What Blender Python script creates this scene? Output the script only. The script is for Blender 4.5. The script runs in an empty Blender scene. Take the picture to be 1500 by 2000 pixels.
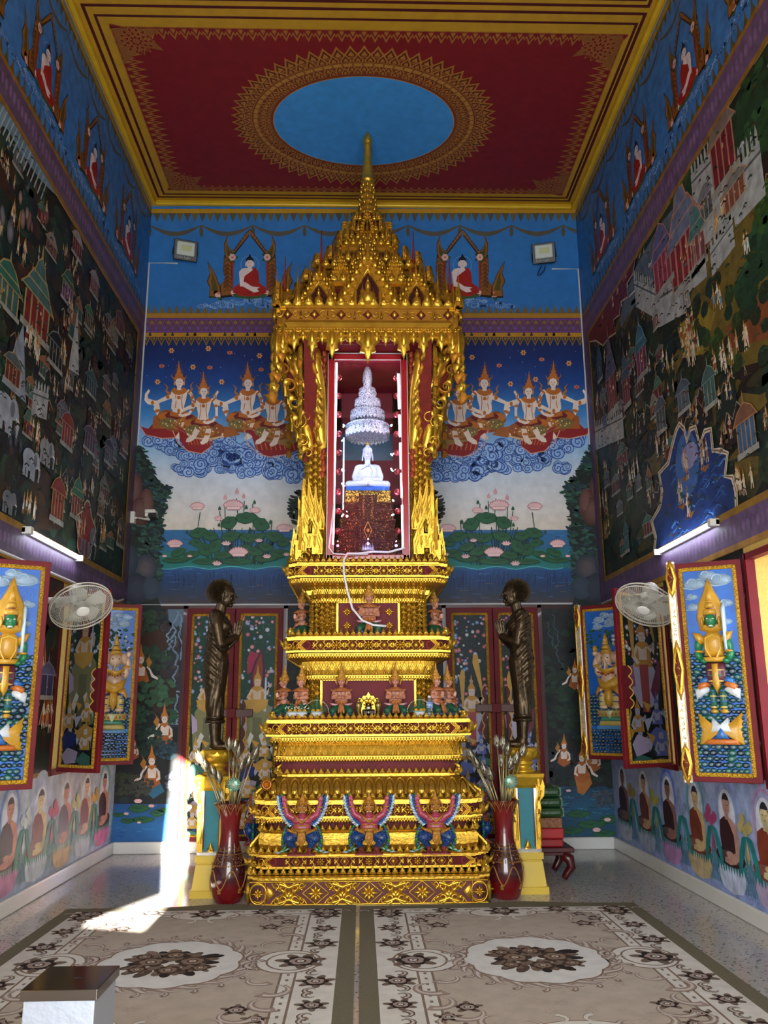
import bpy, bmesh, math, random
from mathutils import Vector, Matrix
PI=math.pi
SC=bpy.context.scene
COL=SC.collection
# ---------------------------------------------------------------- camera model (solved from the room's corners)
FPX,PITCH,YAW,ROLL,CH=1632.705,0.229794,0.0276646,-0.00633547,1.6333
XL,XR,YB,ZC=-2.908,3.006,10.4,8.493
YF=-1.5
def _basis():
    cp,sp=math.cos(PITCH),math.sin(PITCH); cy,sy=math.cos(YAW),math.sin(YAW); cr,sr=math.cos(ROLL),math.sin(ROLL)
    F=Vector((sy*cp,cy*cp,sp)); rt=Vector((cy,-sy,0)); up=rt.cross(F)
    return rt*cr+up*sr, up*cr-rt*sr, F
RR,UU,FF=_basis()
CC=Vector((0,0,CH))
def ray(u,v): return FF+RR*((u-750)/FPX)-UU*((v-1000)/FPX)
def atY(u,v,Y=YB): d=ray(u,v); return CC+d*(Y/d.y)
def atX(u,v,X): d=ray(u,v); return CC+d*(X/d.x)
def atZ(u,v,Z=0.0): d=ray(u,v); return CC+d*((Z-CH)/d.z)
cam=bpy.data.cameras.new('camera'); camo=bpy.data.objects.new('camera',cam); COL.objects.link(camo)
camo.matrix_world=Matrix(((RR.x,UU.x,-FF.x,0),(RR.y,UU.y,-FF.y,0),(RR.z,UU.z,-FF.z,CH),(0,0,0,1)))
cam.sensor_fit='HORIZONTAL'; cam.sensor_width=36; cam.lens=36*FPX/1500; cam.clip_start=.05
SC.camera=camo
# ---------------------------------------------------------------- colour and materials
def lin(c): return c/12.92 if c<=.04045 else ((c+.055)/1.055)**2.4
def hx(h,a=1.0):
    if not isinstance(h,str): return tuple(h) if len(h)==4 else (*h,a)
    h=h.lstrip('#'); return tuple(lin(int(h[i:i+2],16)/255) for i in (0,2,4))+(a,)
def mixc(a,b,t): a=hx(a);b=hx(b); return tuple(a[i]*(1-t)+b[i]*t for i in range(4))
def jit(c,k,r=random):
    c=hx(c); f=1+r.uniform(-k,k); return (min(1,c[0]*f*(1+r.uniform(-k,k)*.4)),min(1,c[1]*f),min(1,c[2]*f*(1+r.uniform(-k,k)*.4)),1)
MATS={}
def newmat(name):
    m=bpy.data.materials.new(name); m.use_nodes=True; nt=m.node_tree; b=nt.nodes['Principled BSDF']; MATS[name]=m
    return m,nt,b
def nd(nt,t,**kw):
    n=nt.nodes.new(t)
    for k,v in kw.items():
        if k in n.inputs.keys() if hasattr(n.inputs,'keys') else False: n.inputs[k].default_value=v
        else: setattr(n,k,v)
    return n
def mat(name,c='#888888',rough=.5,metal=0.,bump=0.,bscale=30.,noise=0.,coat=0.,emit=None,estr=0.,spec=.5,var=None,sheen=0.):
    if name in MATS: return MATS[name]
    m,nt,b=newmat(name); L=nt.links
    b.inputs['Base Color'].default_value=hx(c); b.inputs['Roughness'].default_value=rough; b.inputs['Metallic'].default_value=metal
    b.inputs['Specular IOR Level'].default_value=spec; b.inputs['Coat Weight'].default_value=coat
    if sheen: b.inputs['Sheen Weight'].default_value=sheen
    if emit: b.inputs['Emission Color'].default_value=hx(emit); b.inputs['Emission Strength'].default_value=estr
    tc=nd(nt,'ShaderNodeTexCoord')
    if noise or var:
        n=nd(nt,'ShaderNodeTexNoise'); n.inputs['Scale'].default_value=bscale*.4; n.inputs['Detail'].default_value=5; L.new(tc.outputs['Object'],n.inputs['Vector'])
        r=nd(nt,'ShaderNodeValToRGB'); r.color_ramp.elements[0].position=.35; r.color_ramp.elements[1].position=.7
        r.color_ramp.elements[0].color=mixc(c,var or (0,0,0,1),1 if var else noise); r.color_ramp.elements[1].color=hx(c)
        L.new(n.outputs['Fac'],r.inputs['Fac']); L.new(r.outputs['Color'],b.inputs['Base Color'])
    if bump:
        n=nd(nt,'ShaderNodeTexNoise'); n.inputs['Scale'].default_value=bscale; n.inputs['Detail'].default_value=4; L.new(tc.outputs['Object'],n.inputs['Vector'])
        q=nd(nt,'ShaderNodeBump'); q.inputs['Strength'].default_value=min(1,bump); q.inputs['Distance'].default_value=.01; L.new(n.outputs['Fac'],q.inputs['Height']); L.new(q.outputs['Normal'],b.inputs['Normal'])
    return m
def paint_mat(name='mural_paint',rough=.55,coat=0.,metal=0.,dirt=.12,bump=.0,bs=60,spec=.4):
    if name in MATS: return MATS[name]
    m,nt,b=newmat(name); L=nt.links
    a=nd(nt,'ShaderNodeVertexColor'); a.layer_name='Col'
    tc=nd(nt,'ShaderNodeTexCoord'); n=nd(nt,'ShaderNodeTexNoise'); n.inputs['Scale'].default_value=9; n.inputs['Detail'].default_value=6; L.new(tc.outputs['Object'],n.inputs['Vector'])
    mr=nd(nt,'ShaderNodeMapRange'); mr.inputs['From Min'].default_value=.3; mr.inputs['From Max'].default_value=.7; mr.inputs['To Min'].default_value=1-dirt; mr.inputs['To Max'].default_value=1+dirt*.5; L.new(n.outputs['Fac'],mr.inputs['Value'])
    mu=nd(nt,'ShaderNodeVectorMath',operation='SCALE'); L.new(a.outputs['Color'],mu.inputs[0]); L.new(mr.outputs['Result'],mu.inputs['Scale']); L.new(mu.outputs[0],b.inputs['Base Color'])
    b.inputs['Roughness'].default_value=rough; b.inputs['Coat Weight'].default_value=coat; b.inputs['Metallic'].default_value=metal; b.inputs['Specular IOR Level'].default_value=spec
    if bump:
        n2=nd(nt,'ShaderNodeTexNoise'); n2.inputs['Scale'].default_value=bs; n2.inputs['Detail'].default_value=4; L.new(tc.outputs['Object'],n2.inputs['Vector'])
        q=nd(nt,'ShaderNodeBump'); q.inputs['Strength'].default_value=bump; q.inputs['Distance'].default_value=.01; L.new(n2.outputs['Fac'],q.inputs['Height']); L.new(q.outputs['Normal'],b.inputs['Normal'])
    return m
GOLD='#dcae3e'
def gold_mat(name,kind='plain',scale=30.,red=0.,bump=.6,c=GOLD,rough=.3,metal=.8,red_c='#7a1c1e'):
    if name in MATS: return MATS[name]
    m,nt,b=newmat(name); L=nt.links
    b.inputs['Metallic'].default_value=metal; b.inputs['Roughness'].default_value=rough
    tc=nd(nt,'ShaderNodeTexCoord'); vec=tc.outputs['Object']
    n=nd(nt,'ShaderNodeTexNoise'); n.inputs['Scale'].default_value=7; n.inputs['Detail'].default_value=5; L.new(vec,n.inputs['Vector'])
    r=nd(nt,'ShaderNodeValToRGB'); r.color_ramp.elements[0].position=.3; r.color_ramp.elements[1].position=.72
    r.color_ramp.elements[0].color=mixc(c,'#8a5a10',.45); r.color_ramp.elements[1].color=hx(c); L.new(n.outputs['Fac'],r.inputs['Fac'])
    out=r.outputs['Color']; h=None
    if kind=='carved':   # curling foliage: warped voronoi ridges
        w=nd(nt,'ShaderNodeTexNoise'); w.inputs['Scale'].default_value=scale*.35; w.inputs['Detail'].default_value=2; L.new(vec,w.inputs['Vector'])
        ms=nd(nt,'ShaderNodeVectorMath',operation='SCALE'); L.new(w.outputs['Color'],ms.inputs[0]); ms.inputs['Scale'].default_value=2.2/scale
        ad=nd(nt,'ShaderNodeVectorMath',operation='ADD'); L.new(vec,ad.inputs[0]); L.new(ms.outputs[0],ad.inputs[1])
        v=nd(nt,'ShaderNodeTexVoronoi',feature='DISTANCE_TO_EDGE'); v.inputs['Scale'].default_value=scale; L.new(ad.outputs[0],v.inputs['Vector'])
        v2=nd(nt,'ShaderNodeTexVoronoi',feature='F1'); v2.inputs['Scale'].default_value=scale*1.9; L.new(ad.outputs[0],v2.inputs['Vector'])
        mr=nd(nt,'ShaderNodeMapRange'); mr.inputs['From Max'].default_value=.16; mr.interpolation_type='SMOOTHSTEP'; L.new(v.outputs['Distance'],mr.inputs['Value'])
        sb=nd(nt,'ShaderNodeMath',operation='MULTIPLY_ADD'); L.new(v2.outputs['Distance'],sb.inputs[0]); sb.inputs[1].default_value=-.7; L.new(mr.outputs['Result'],sb.inputs[2]); h=sb.outputs[0]
        if red>0:
            rr=nd(nt,'ShaderNodeMapRange'); rr.inputs['From Min'].default_value=red*.10; rr.inputs['From Max'].default_value=red*.10+.03; L.new(v.outputs['Distance'],rr.inputs['Value'])
            mx=nd(nt,'ShaderNodeMix',data_type='RGBA'); mx.inputs[6].default_value=hx(red_c); L.new(rr.outputs['Result'],mx.inputs[0]); L.new(out,mx.inputs[7]); out=mx.outputs[2]
            L.new(rr.outputs['Result'],nt.nodes.new('ShaderNodeMath').inputs[0])
            mt=nd(nt,'ShaderNodeMath',operation='MULTIPLY'); L.new(rr.outputs['Result'],mt.inputs[0]); mt.inputs[1].default_value=metal; L.new(mt.outputs[0],b.inputs['Metallic'])
    elif kind=='chevron':
        w=nd(nt,'ShaderNodeTexVoronoi',feature='F1'); w.inputs['Scale'].default_value=scale; L.new(vec,w.inputs['Vector']); h=w.outputs['Distance']
    else:
        w=nd(nt,'ShaderNodeTexNoise'); w.inputs['Scale'].default_value=scale; w.inputs['Detail'].default_value=4; L.new(vec,w.inputs['Vector']); h=w.outputs['Fac']; 
    L.new(out,b.inputs['Base Color'])
    if bump:
        q=nd(nt,'ShaderNodeBump'); q.inputs['Strength'].default_value=bump; q.inputs['Distance'].default_value=.012; L.new(h,q.inputs['Height']); L.new(q.outputs['Normal'],b.inputs['Normal'])
    return m
# ---------------------------------------------------------------- objects
def mesh_obj(name,me,parent=None,loc=None):
    o=bpy.data.objects.new(name,me); COL.objects.link(o)
    if parent: o.parent=parent
    if loc is not None: o.location=loc
    return o
def thing(name,label,cat,loc=(0,0,0),rz=0,group=None):
    o=bpy.data.objects.new(name,None); COL.objects.link(o); o.location=loc; o.rotation_euler=(0,0,rz); o.empty_display_size=.05
    o['label']=label; o['category']=cat
    if group: o['group']=group
    return o
def tag(o,label,cat=None,group=None,kind=None):
    if label: o['label']=label
    if cat: o['category']=cat
    if group: o['group']=group
    if kind: o['kind']=kind
    return o
def dup(root,loc,rz=0,label=None,sc=None,group=None):
    r=root.copy(); COL.objects.link(r); r.location=loc; r.rotation_euler=(0,0,rz)
    if sc: r.scale=sc if hasattr(sc,'__len__') else (sc,sc,sc)
    if label: r['label']=label
    if group: r['group']=group
    for ch in list(root.children):
        c=ch.copy(); COL.objects.link(c); c.parent=r
        for g in list(ch.children):
            d=g.copy(); COL.objects.link(d); d.parent=c
    return r
class G:
    """collects geometry (optionally with a colour per face) and links it as one mesh object"""
    def __init__(s): s.v=[];s.f=[];s.c=[];s.sm=[];s.col=(1,1,1,1);s.smooth=False;s.M=None
    def add(s,vs,fs,col=None,smooth=None):
        k=len(s.v)
        if s.M is not None: vs=[s.M@Vector(p) for p in vs]
        s.v.extend([tuple(p) for p in vs]); c=hx(col) if col is not None else s.col; sm=s.smooth if smooth is None else smooth
        for f in fs: s.f.append([i+k for i in f]); s.c.append(c); s.sm.append(sm)
        return s
    def box(s,x0,x1,y0,y1,z0,z1,col=None):
        vs=[(x0,y0,z0),(x1,y0,z0),(x1,y1,z0),(x0,y1,z0),(x0,y0,z1),(x1,y0,z1),(x1,y1,z1),(x0,y1,z1)]
        return s.add(vs,[(0,3,2,1),(4,5,6,7),(0,1,5,4),(1,2,6,5),(2,3,7,6),(3,0,4,7)],col,False)
    def bbox(s,x0,x1,y0,y1,z0,z1,b=.01,col=None):
        """box with chamfered edges"""
        bm=bmesh.new(); bmesh.ops.create_cube(bm,size=1)
        for v in bm.verts: v.co=Vector(((x0+x1)/2+v.co.x*(x1-x0),(y0+y1)/2+v.co.y*(y1-y0),(z0+z1)/2+v.co.z*(z1-z0)))
        bmesh.ops.bevel(bm,geom=bm.edges[:],offset=b,segments=2,affect='EDGES',profile=.5)
        s.bm(bm,col); return s
    def bm(s,bm,col=None,smooth=None):
        bm.verts.ensure_lookup_table(); bm.verts.index_update()
        s.add([v.co.copy() for v in bm.verts],[[v.index for v in f.verts] for f in bm.faces],col,smooth); bm.free()
    def lathe(s,prof,n=24,c=(0,0,0),col=None,smooth=True,lobes=0,amp=0,close=True):
        vs=[];fs=[]
        for r,z in prof:
            for i in range(n):
                a=2*PI*i/n; rr=r*(1+amp*abs(math.cos(lobes*a/2))) if lobes else r
                vs.append((c[0]+rr*math.cos(a),c[1]+rr*math.sin(a),c[2]+z))
        for j in range(len(prof)-1):
            for i in range(n): fs.append((j*n+i,j*n+(i+1)%n,(j+1)*n+(i+1)%n,(j+1)*n+i))
        if close:
            fs.append(tuple(range(n-1,-1,-1))); m=(len(prof)-1)*n; fs.append(tuple(m+i for i in range(n)))
        return s.add(vs,fs,col,smooth)
    def tube(s,pts,r,n=8,col=None,smooth=True,cap=True):
        pts=[Vector(p) for p in pts]; vs=[];fs=[]; m=len(pts); nrm=None
        for i,p in enumerate(pts):
            t=(pts[min(i+1,m-1)]-pts[max(i-1,0)]).normalized()
            if nrm is None: nrm=t.orthogonal().normalized()
            else:
                nrm=(nrm-t*nrm.dot(t)); nrm=nrm.normalized() if nrm.length>1e-6 else t.orthogonal().normalized()
            b=t.cross(nrm); rr=r[i] if hasattr(r,'__len__') else r
            for k in range(n):
                a=2*PI*k/n; vs.append(p+nrm*(rr*math.cos(a))+b*(rr*math.sin(a)))
        for i in range(m-1):
            for k in range(n): fs.append((i*n+k,i*n+(k+1)%n,(i+1)*n+(k+1)%n,(i+1)*n+k))
        if cap: fs.append(tuple(range(n-1,-1,-1))); fs.append(tuple((m-1)*n+k for k in range(n)))
        return s.add(vs,fs,col,smooth)
    def ell(s,c,r,n=12,m=8,col=None,M=None):
        r=r if hasattr(r,'__len__') else (r,r,r); vs=[];fs=[]; c=Vector(c)
        for j in range(m+1):
            t=PI*j/m
            for i in range(n):
                a=2*PI*i/n; p=Vector((r[0]*math.sin(t)*math.cos(a),r[1]*math.sin(t)*math.sin(a),r[2]*math.cos(t)))
                vs.append(c+(M@p if M is not None else p))
        for j in range(m):
            for i in range(n): fs.append((j*n+i,(j+1)*n+i,(j+1)*n+(i+1)%n,j*n+(i+1)%n))
        return s.add(vs,fs,col,True)
    def cap(s,a,b,ra,rb,n=12,col=None):
        """closed round-ended tapered limb"""
        a=Vector(a);b=Vector(b);d=(b-a); L=d.length
        if L<1e-6: return s.ell(a,max(ra,rb),n)
        d/=L; x=d.orthogonal().normalized(); y=d.cross(x); vs=[];fs=[]; rings=[]
        for j in range(0,4): t=PI/2*(1-j/3.); rings.append((a-d*(ra*math.sin(t)),ra*math.cos(t)+1e-4))
        for j in range(0,4): t=PI/2*(j/3.); rings.append((b+d*(rb*math.sin(t)),rb*math.cos(t)+1e-4))
        for c,r in rings:
            for i in range(n): q=2*PI*i/n; vs.append(c+x*(r*math.cos(q))+y*(r*math.sin(q)))
        m=len(rings)
        for j in range(m-1):
            for i in range(n): fs.append((j*n+i,j*n+(i+1)%n,(j+1)*n+(i+1)%n,(j+1)*n+i))
        fs.append(tuple(range(n-1,-1,-1))); fs.append(tuple((m-1)*n+i for i in range(n)))
        return s.add(vs,fs,col,True)
    def chain(s,pts,rs,n=12):
        for i in range(len(pts)-1): s.cap(pts[i],pts[i+1],rs[i],rs[i+1],n)
        return s
    def prism(s,pts,o,ex,ey,n,h,col=None,inset=0.,dome=0.):
        """flat outline in a plane, given thickness h along n (inset rim, dome centre)"""
        o=Vector(o);ex=Vector(ex);ey=Vector(ey);n=Vector(n); k=len(pts); cx=sum(p[0] for p in pts)/k; cy=sum(p[1] for p in pts)/k
        A=[o+ex*p[0]+ey*p[1] for p in pts]; q=1-inset
        B=[o+ex*(cx+(p[0]-cx)*q)+ey*(cy+(p[1]-cy)*q)+n*h for p in pts]
        vs=A+B; fs=[(i,(i+1)%k,k+(i+1)%k,k+i) for i in range(k)]
        if dome: vs.append(o+ex*cx+ey*cy+n*(h+dome)); fs+=[(k+i,k+(i+1)%k,2*k) for i in range(k)]
        else: fs.append(tuple(k+i for i in range(k)))
        return s.add(vs,fs,col,False)
    def build(s,name,m,parent=None,loc=None,cols=False,auto=None):
        me=bpy.data.meshes.new(name); me.from_pydata(s.v,[],s.f)
        me.polygons.foreach_set('use_smooth',s.sm)
        if cols:
            at=me.color_attributes.new('Col','FLOAT_COLOR','CORNER'); buf=[]
            for p in me.polygons:
                c=s.c[p.index]
                if isinstance(c[0],(tuple,list)): 
                    for q in range(p.loop_total): buf.extend(c[q])
                else: buf.extend(list(c)*p.loop_total)
            at.data.foreach_set('color',buf)
        me.materials.append(m)
        return mesh_obj(name,me,parent,loc)
def blob(name,g,voxel,m,parent=None,it=4,colfn=None,disp=None):
    """fuse overlapping closed shapes into one continuous skin"""
    me=bpy.data.meshes.new(name); me.from_pydata(s_v(g.v),[],g.f); o=bpy.data.objects.new(name,me); COL.objects.link(o)
    r=o.modifiers.new('r','REMESH'); r.mode='VOXEL'; r.voxel_size=voxel; r.use_smooth_shade=True
    q=o.modifiers.new('s','SMOOTH'); q.iterations=it; q.factor=.5
    dg=bpy.context.evaluated_depsgraph_get(); e=o.evaluated_get(dg); n=bpy.data.meshes.new_from_object(e)
    bpy.data.objects.remove(o); bpy.data.meshes.remove(me); n.name=name
    n.materials.clear(); n.materials.append(m)
    if disp:
        N=[v.normal.copy() for v in n.vertices]
        for v,q in zip(n.vertices,N): v.co+=q*disp(v.co)
        n.update()
    n.polygons.foreach_set('use_smooth',[True]*len(n.polygons))
    if colfn:
        at=n.color_attributes.new('Col','FLOAT_COLOR','POINT'); buf=[]
        for v in n.vertices: buf.extend(hx(colfn(v.co)))
        at.data.foreach_set('color',buf)
    return mesh_obj(name,n,parent)
def s_v(v): return v
# ---------------------------------------------------------------- painter: flat or raised shapes laid on a plane
class Paint:
    """pixel=True: the outline is traced in photograph pixels and carried to the real plane"""
    def __init__(s,o,ex,ey,n,pixel=False,eps=.0004,sgn=1):
        s.o=Vector(o);s.ex=Vector(ex);s.ey=Vector(ey);s.n=Vector(n);s.pixel=pixel;s.eps=eps;s.L=0;s.g=G();s.sgn=-1 if pixel else 1;s.T=None;s.cl=None;s.j=0
    def M(s,a,b,h=0.):
        if s.T:
            ox,oy,sx,sy,ca,sa=s.T; a,b=a*sx,b*sy; a,b=a*ca-b*sa,a*sa+b*ca; a,b=ox+a,oy+s.sgn*b
        if s.cl: a=min(max(a,s.cl[0]),s.cl[1]); b=min(max(b,s.cl[2]),s.cl[3])
        if s.pixel:
            d=ray(a,b); p=CC+d*((s.o-CC).dot(s.n)/d.dot(s.n))
        else: p=s.o+s.ex*a+s.ey*b
        return p+s.n*(s.L*s.eps+h)
    def at(s,x,y,sc=1.,flip=1,rot=0.,sy=None): s.T=(x,y,sc*flip,sc if sy is None else sy,math.cos(rot),math.sin(rot)); return s
    def off(s): s.T=None; return s
    def poly(s,pts,c,dl=1):
        s.L+=dl; s.j=(s.j+1)%8; vs=[s.M(*p,s.j*s.eps*.11) for p in pts]
        if isinstance(c,list): s.g.v.extend(map(tuple,vs)); k=len(s.g.v)-len(vs); s.g.f.append(list(range(k,k+len(vs)))); s.g.c.append([hx(x) for x in c]); s.g.sm.append(False)
        else: s.g.add(vs,[tuple(range(len(vs)))],c,False)
        return s
    def relief(s,pts,c,h,ins=.3,dome=None,c2=None):
        k=len(pts); cx=sum(p[0] for p in pts)/k; cy=sum(p[1] for p in pts)/k; q=1-ins; dome=h*.35 if dome is None else dome
        A=[s.M(*p) for p in pts]; A2=[s.M(cx+(p[0]-cx)*(q+.55*ins),cy+(p[1]-cy)*(q+.55*ins),h*.75) for p in pts]; B=[s.M(cx+(p[0]-cx)*q,cy+(p[1]-cy)*q,h) for p in pts]
        vs=A+A2+B+[s.M(cx,cy,h+dome)]
        fs=[(i,(i+1)%k,k+(i+1)%k,k+i) for i in range(k)]+[(k+i,k+(i+1)%k,2*k+(i+1)%k,2*k+i) for i in range(k)]
        s.g.add(vs,fs,c,True); kk=len(s.g.v)-len(vs)
        for i in range(k): s.g.f.append([kk+2*k+i,kk+2*k+(i+1)%k,kk+3*k]); s.g.c.append(hx(c2 or c)); s.g.sm.append(True)
        return s
    def ellp(s,cx,cy,rx,ry,n=16,rot=0.):
        ca,sa=math.cos(rot),math.sin(rot); return [(cx+rx*math.cos(t)*ca-ry*math.sin(t)*sa,cy+rx*math.cos(t)*sa+ry*math.sin(t)*ca) for t in (2*PI*i/n for i in range(n))]
    def ell(s,cx,cy,rx,ry,c,n=16,rot=0.,dl=1): return s.poly(s.ellp(cx,cy,rx,ry,n,rot),c,dl)
    def ring(s,cx,cy,r0,r1,c,n=32,ky=1.,a0=0,a1=2*PI,dl=1):
        s.L+=dl
        P=[a0+(a1-a0)*i/n for i in range(n+1)]
        for i in range(n):
            a,b=P[i],P[i+1]; s.g.add([s.M(cx+r*math.cos(t),cy+r*ky*math.sin(t)) for r,t in ((r0,a),(r1,a),(r1,b),(r0,b))],[(0,1,2,3)],c,False)
        return s
    def line(s,pts,w,c,dl=1,taper=False):
        s.L+=dl; s.j=(s.j+1)%8; hj=s.j*s.eps*.11; n=len(pts); l=[];r=[]
        for i,p in enumerate(pts):
            a=pts[max(i-1,0)]; b=pts[min(i+1,n-1)]; dx,dy=b[0]-a[0],b[1]-a[1]; q=math.hypot(dx,dy) or 1
            ww=(w[i] if hasattr(w,'__len__') else (w*(1-i/(n-1)*.85) if taper else w))/2
            l.append((p[0]-dy/q*ww,p[1]+dx/q*ww)); r.append((p[0]+dy/q*ww,p[1]-dx/q*ww))
        for i in range(n-1): s.g.add([s.M(*l[i],hj),s.M(*l[i+1],hj),s.M(*r[i+1],hj),s.M(*r[i],hj)],[(0,1,2,3)],c,False)
        return s
    def rect(s,x0,y0,x1,y1,c,dl=1): return s.poly([(x0,y0),(x1,y0),(x1,y1),(x0,y1)],c,dl)
    def outl(s,pts,c,oc,w,dl=1): s.poly(pts,c,dl); return s.line(list(pts)+[pts[0]],w,oc,1)
    def blobp(s,cx,cy,r,n=9,k=.3,rnd=random,ky=1.): 
        return [(cx+r*(1+rnd.uniform(-k,k))*math.cos(2*PI*i/n),cy+ky*r*(1+rnd.uniform(-k,k))*math.sin(2*PI*i/n)) for i in range(n)]
    def spiral(s,cx,cy,r,w,c,turns=1.3,a0=0,dr=1,dl=1):
        n=int(14*turns); s.line([(cx+r*(1-i/n*.8)*math.cos(a0+dr*2*PI*turns*i/n),cy+r*(1-i/n*.8)*math.sin(a0+dr*2*PI*turns*i/n)) for i in range(n+1)],w,c,dl)
    def build(s,name,parent,m=None): return s.g.build(name,m or MATS['mural_paint'],parent,cols=True)
PM=paint_mat()
# ================================================================ ROOM SHELL
def terrazzo():
    m,nt,b=newmat('terrazzo'); L=nt.links; tc=nd(nt,'ShaderNodeTexCoord')
    v=nd(nt,'ShaderNodeTexVoronoi',feature='F1'); v.inputs['Scale'].default_value=30; L.new(tc.outputs['Object'],v.inputs['Vector'])
    r=nd(nt,'ShaderNodeValToRGB'); e=r.color_ramp.elements; e[0].position=0; e[0].color=hx('#3b3734'); e[1].position=1; e[1].color=hx('#c8c4c0')
    x=e.new(.25); x.color=hx('#4a4541'); x=e.new(.29); x.color=hx('#bdb8b2')
    n0=nd(nt,'ShaderNodeTexNoise'); n0.inputs['Scale'].default_value=22; L.new(tc.outputs['Object'],n0.inputs['Vector'])
    ad=nd(nt,'ShaderNodeMath',operation='MULTIPLY_ADD'); L.new(n0.outputs['Fac'],ad.inputs[0]); ad.inputs[1].default_value=.55; 
    s2=nd(nt,'ShaderNodeMath',operation='SUBTRACT'); L.new(v.outputs['Distance'],s2.inputs[0]); s2.inputs[1].default_value=.22; L.new(s2.outputs[0],ad.inputs[2]); L.new(ad.outputs[0],r.inputs['Fac'])
    n=nd(nt,'ShaderNodeTexNoise'); n.inputs['Scale'].default_value=120; L.new(tc.outputs['Object'],n.inputs['Vector'])
    r2=nd(nt,'ShaderNodeValToRGB'); r2.color_ramp.elements[0].color=(.62,.6,.58,1); r2.color_ramp.elements[1].color=(1,1,1,1); r2.color_ramp.elements[0].position=.35; r2.color_ramp.elements[1].position=.6; L.new(n.outputs['Fac'],r2.inputs['Fac'])
    mx=nd(nt,'ShaderNodeMix',data_type='RGBA',blend_type='MULTIPLY'); mx.inputs[0].default_value=1; L.new(r.outputs['Color'],mx.inputs[6]); L.new(r2.outputs['Color'],mx.inputs[7]); L.new(mx.outputs[2],b.inputs['Base Color'])
    b.inputs['Roughness'].default_value=.13; b.inputs['Specular IOR Level'].default_value=.6
    return m
TERR=terrazzo()
def struct(name,g,m,parent=None,cols=False):
    o=g.build(name,m,parent,cols=cols)
    if not parent: o['kind']='structure'
    return o
M_wall=mat('plaster_pale','#cfd2d6',.6,bump=.15,bscale=60,noise=.15)
M_out=mat('reveal_gold_plaster','#d9b45a',.75,bump=.6,bscale=160,noise=.2)
M_white=mat('white_gloss_paint','#dcdcd6',.25,noise=.06,bscale=10)
M_lac=mat('red_lacquer','#741820',.55,coat=.0,spec=.25,noise=.25,bscale=14)
M_lacd=mat('dark_red_lacquer','#4d1014',.35,coat=.2,noise=.25,bscale=14)
M_ceil=mat('ceiling_red_paint','#7c191c',.6,noise=.15,bscale=5)
M_yel=mat('yellow_gloss_paint','#e0b52a',.3,metal=.2,noise=.15,bscale=12)
struct('floor',G().box(XL-.3,XR+.3,YF-.3,YB+.3,-.2,0),TERR)
WIN=[(5.15,6.38,1.06,2.76),(8.21,9.22,1.06,2.76)]
def side_wall(name,x0,x1):
    ys=sorted({YF-.3,YB,*[w[0] for w in WIN],*[w[1] for w in WIN]}); zs=[0,1.06,2.76,ZC+.2]; g=G()
    for i in range(len(ys)-1):
        for j in range(3):
            if j==1 and any(abs(ys[i]-w[0])<1e-6 for w in WIN): continue
            g.box(x0,x1,ys[i],ys[i+1],zs[j],zs[j+1])
    return struct(name,g,M_out)
WL=side_wall('wall_left',XL-.3,XL); WR=side_wall('wall_right',XR,XR+.3)
WB=struct('wall_back',G().box(XL-.3,XR+.3,YB,YB+.3,0,ZC+.2),M_wall)
CE=struct('ceiling',G().box(XL-.3,XR+.3,YF-.3,YB+.3,ZC,ZC+.2),M_ceil)
# front wall behind the viewer; angular slit made up to cast the sun patch
ap=[(-.26,2.16),(.34,2.42),(.34,3.0),(.40,4.05),(.60,3.9),(.64,3.0),(.42,2.38),(.2,2.12)]
def front_wall():
    bm=bmesh.new(); outer=[(XL-4.5,0),(XR+6.0,0),(XR+6.0,ZC+.2),(XL-4.5,ZC+.2)]  # wings past the side walls added to shade the outer piers
    def loop(P): 
        vs=[bm.verts.new((a,YF,b)) for a,b in P]; return [bm.edges.new((vs[i],vs[(i+1)%len(vs)])) for i in range(len(vs))]
    es=loop(outer)+loop(ap); bmesh.ops.triangle_fill(bm,edges=es,use_beauty=True)
    me=bpy.data.meshes.new('wall_front'); bm.to_mesh(me); bm.free(); me.materials.append(M_wall); o=mesh_obj('wall_front',me); o['kind']='structure'
front_wall()
# skirtings
for nm,b in (('baseboard_left',(XL,XL+.035,YF,YB,0,.135)),('baseboard_right',(XR-.035,XR,YF,YB,0,.135)),('baseboard_back',(XL+.035,XR-.035,YB-.035,YB,0,.135))):
    struct(nm,G().bbox(*b,b=.012),M_white)
# crown moulding
def crown(nm,a):
    struct(nm,a,M_yel)
crown('trim_1',G().bbox(XL+.06,XR-.06,YB-.06,YB-.001,ZC-.075,ZC-.001,b=.018)); crown('trim_2',G().bbox(XL+.001,XL+.06,YF,YB,ZC-.07,ZC-.001,b=.018)); crown('trim_3',G().bbox(XR-.06,XR-.001,YF,YB,ZC-.07,ZC-.001,b=.018))
rnd=random.Random(7)
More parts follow.
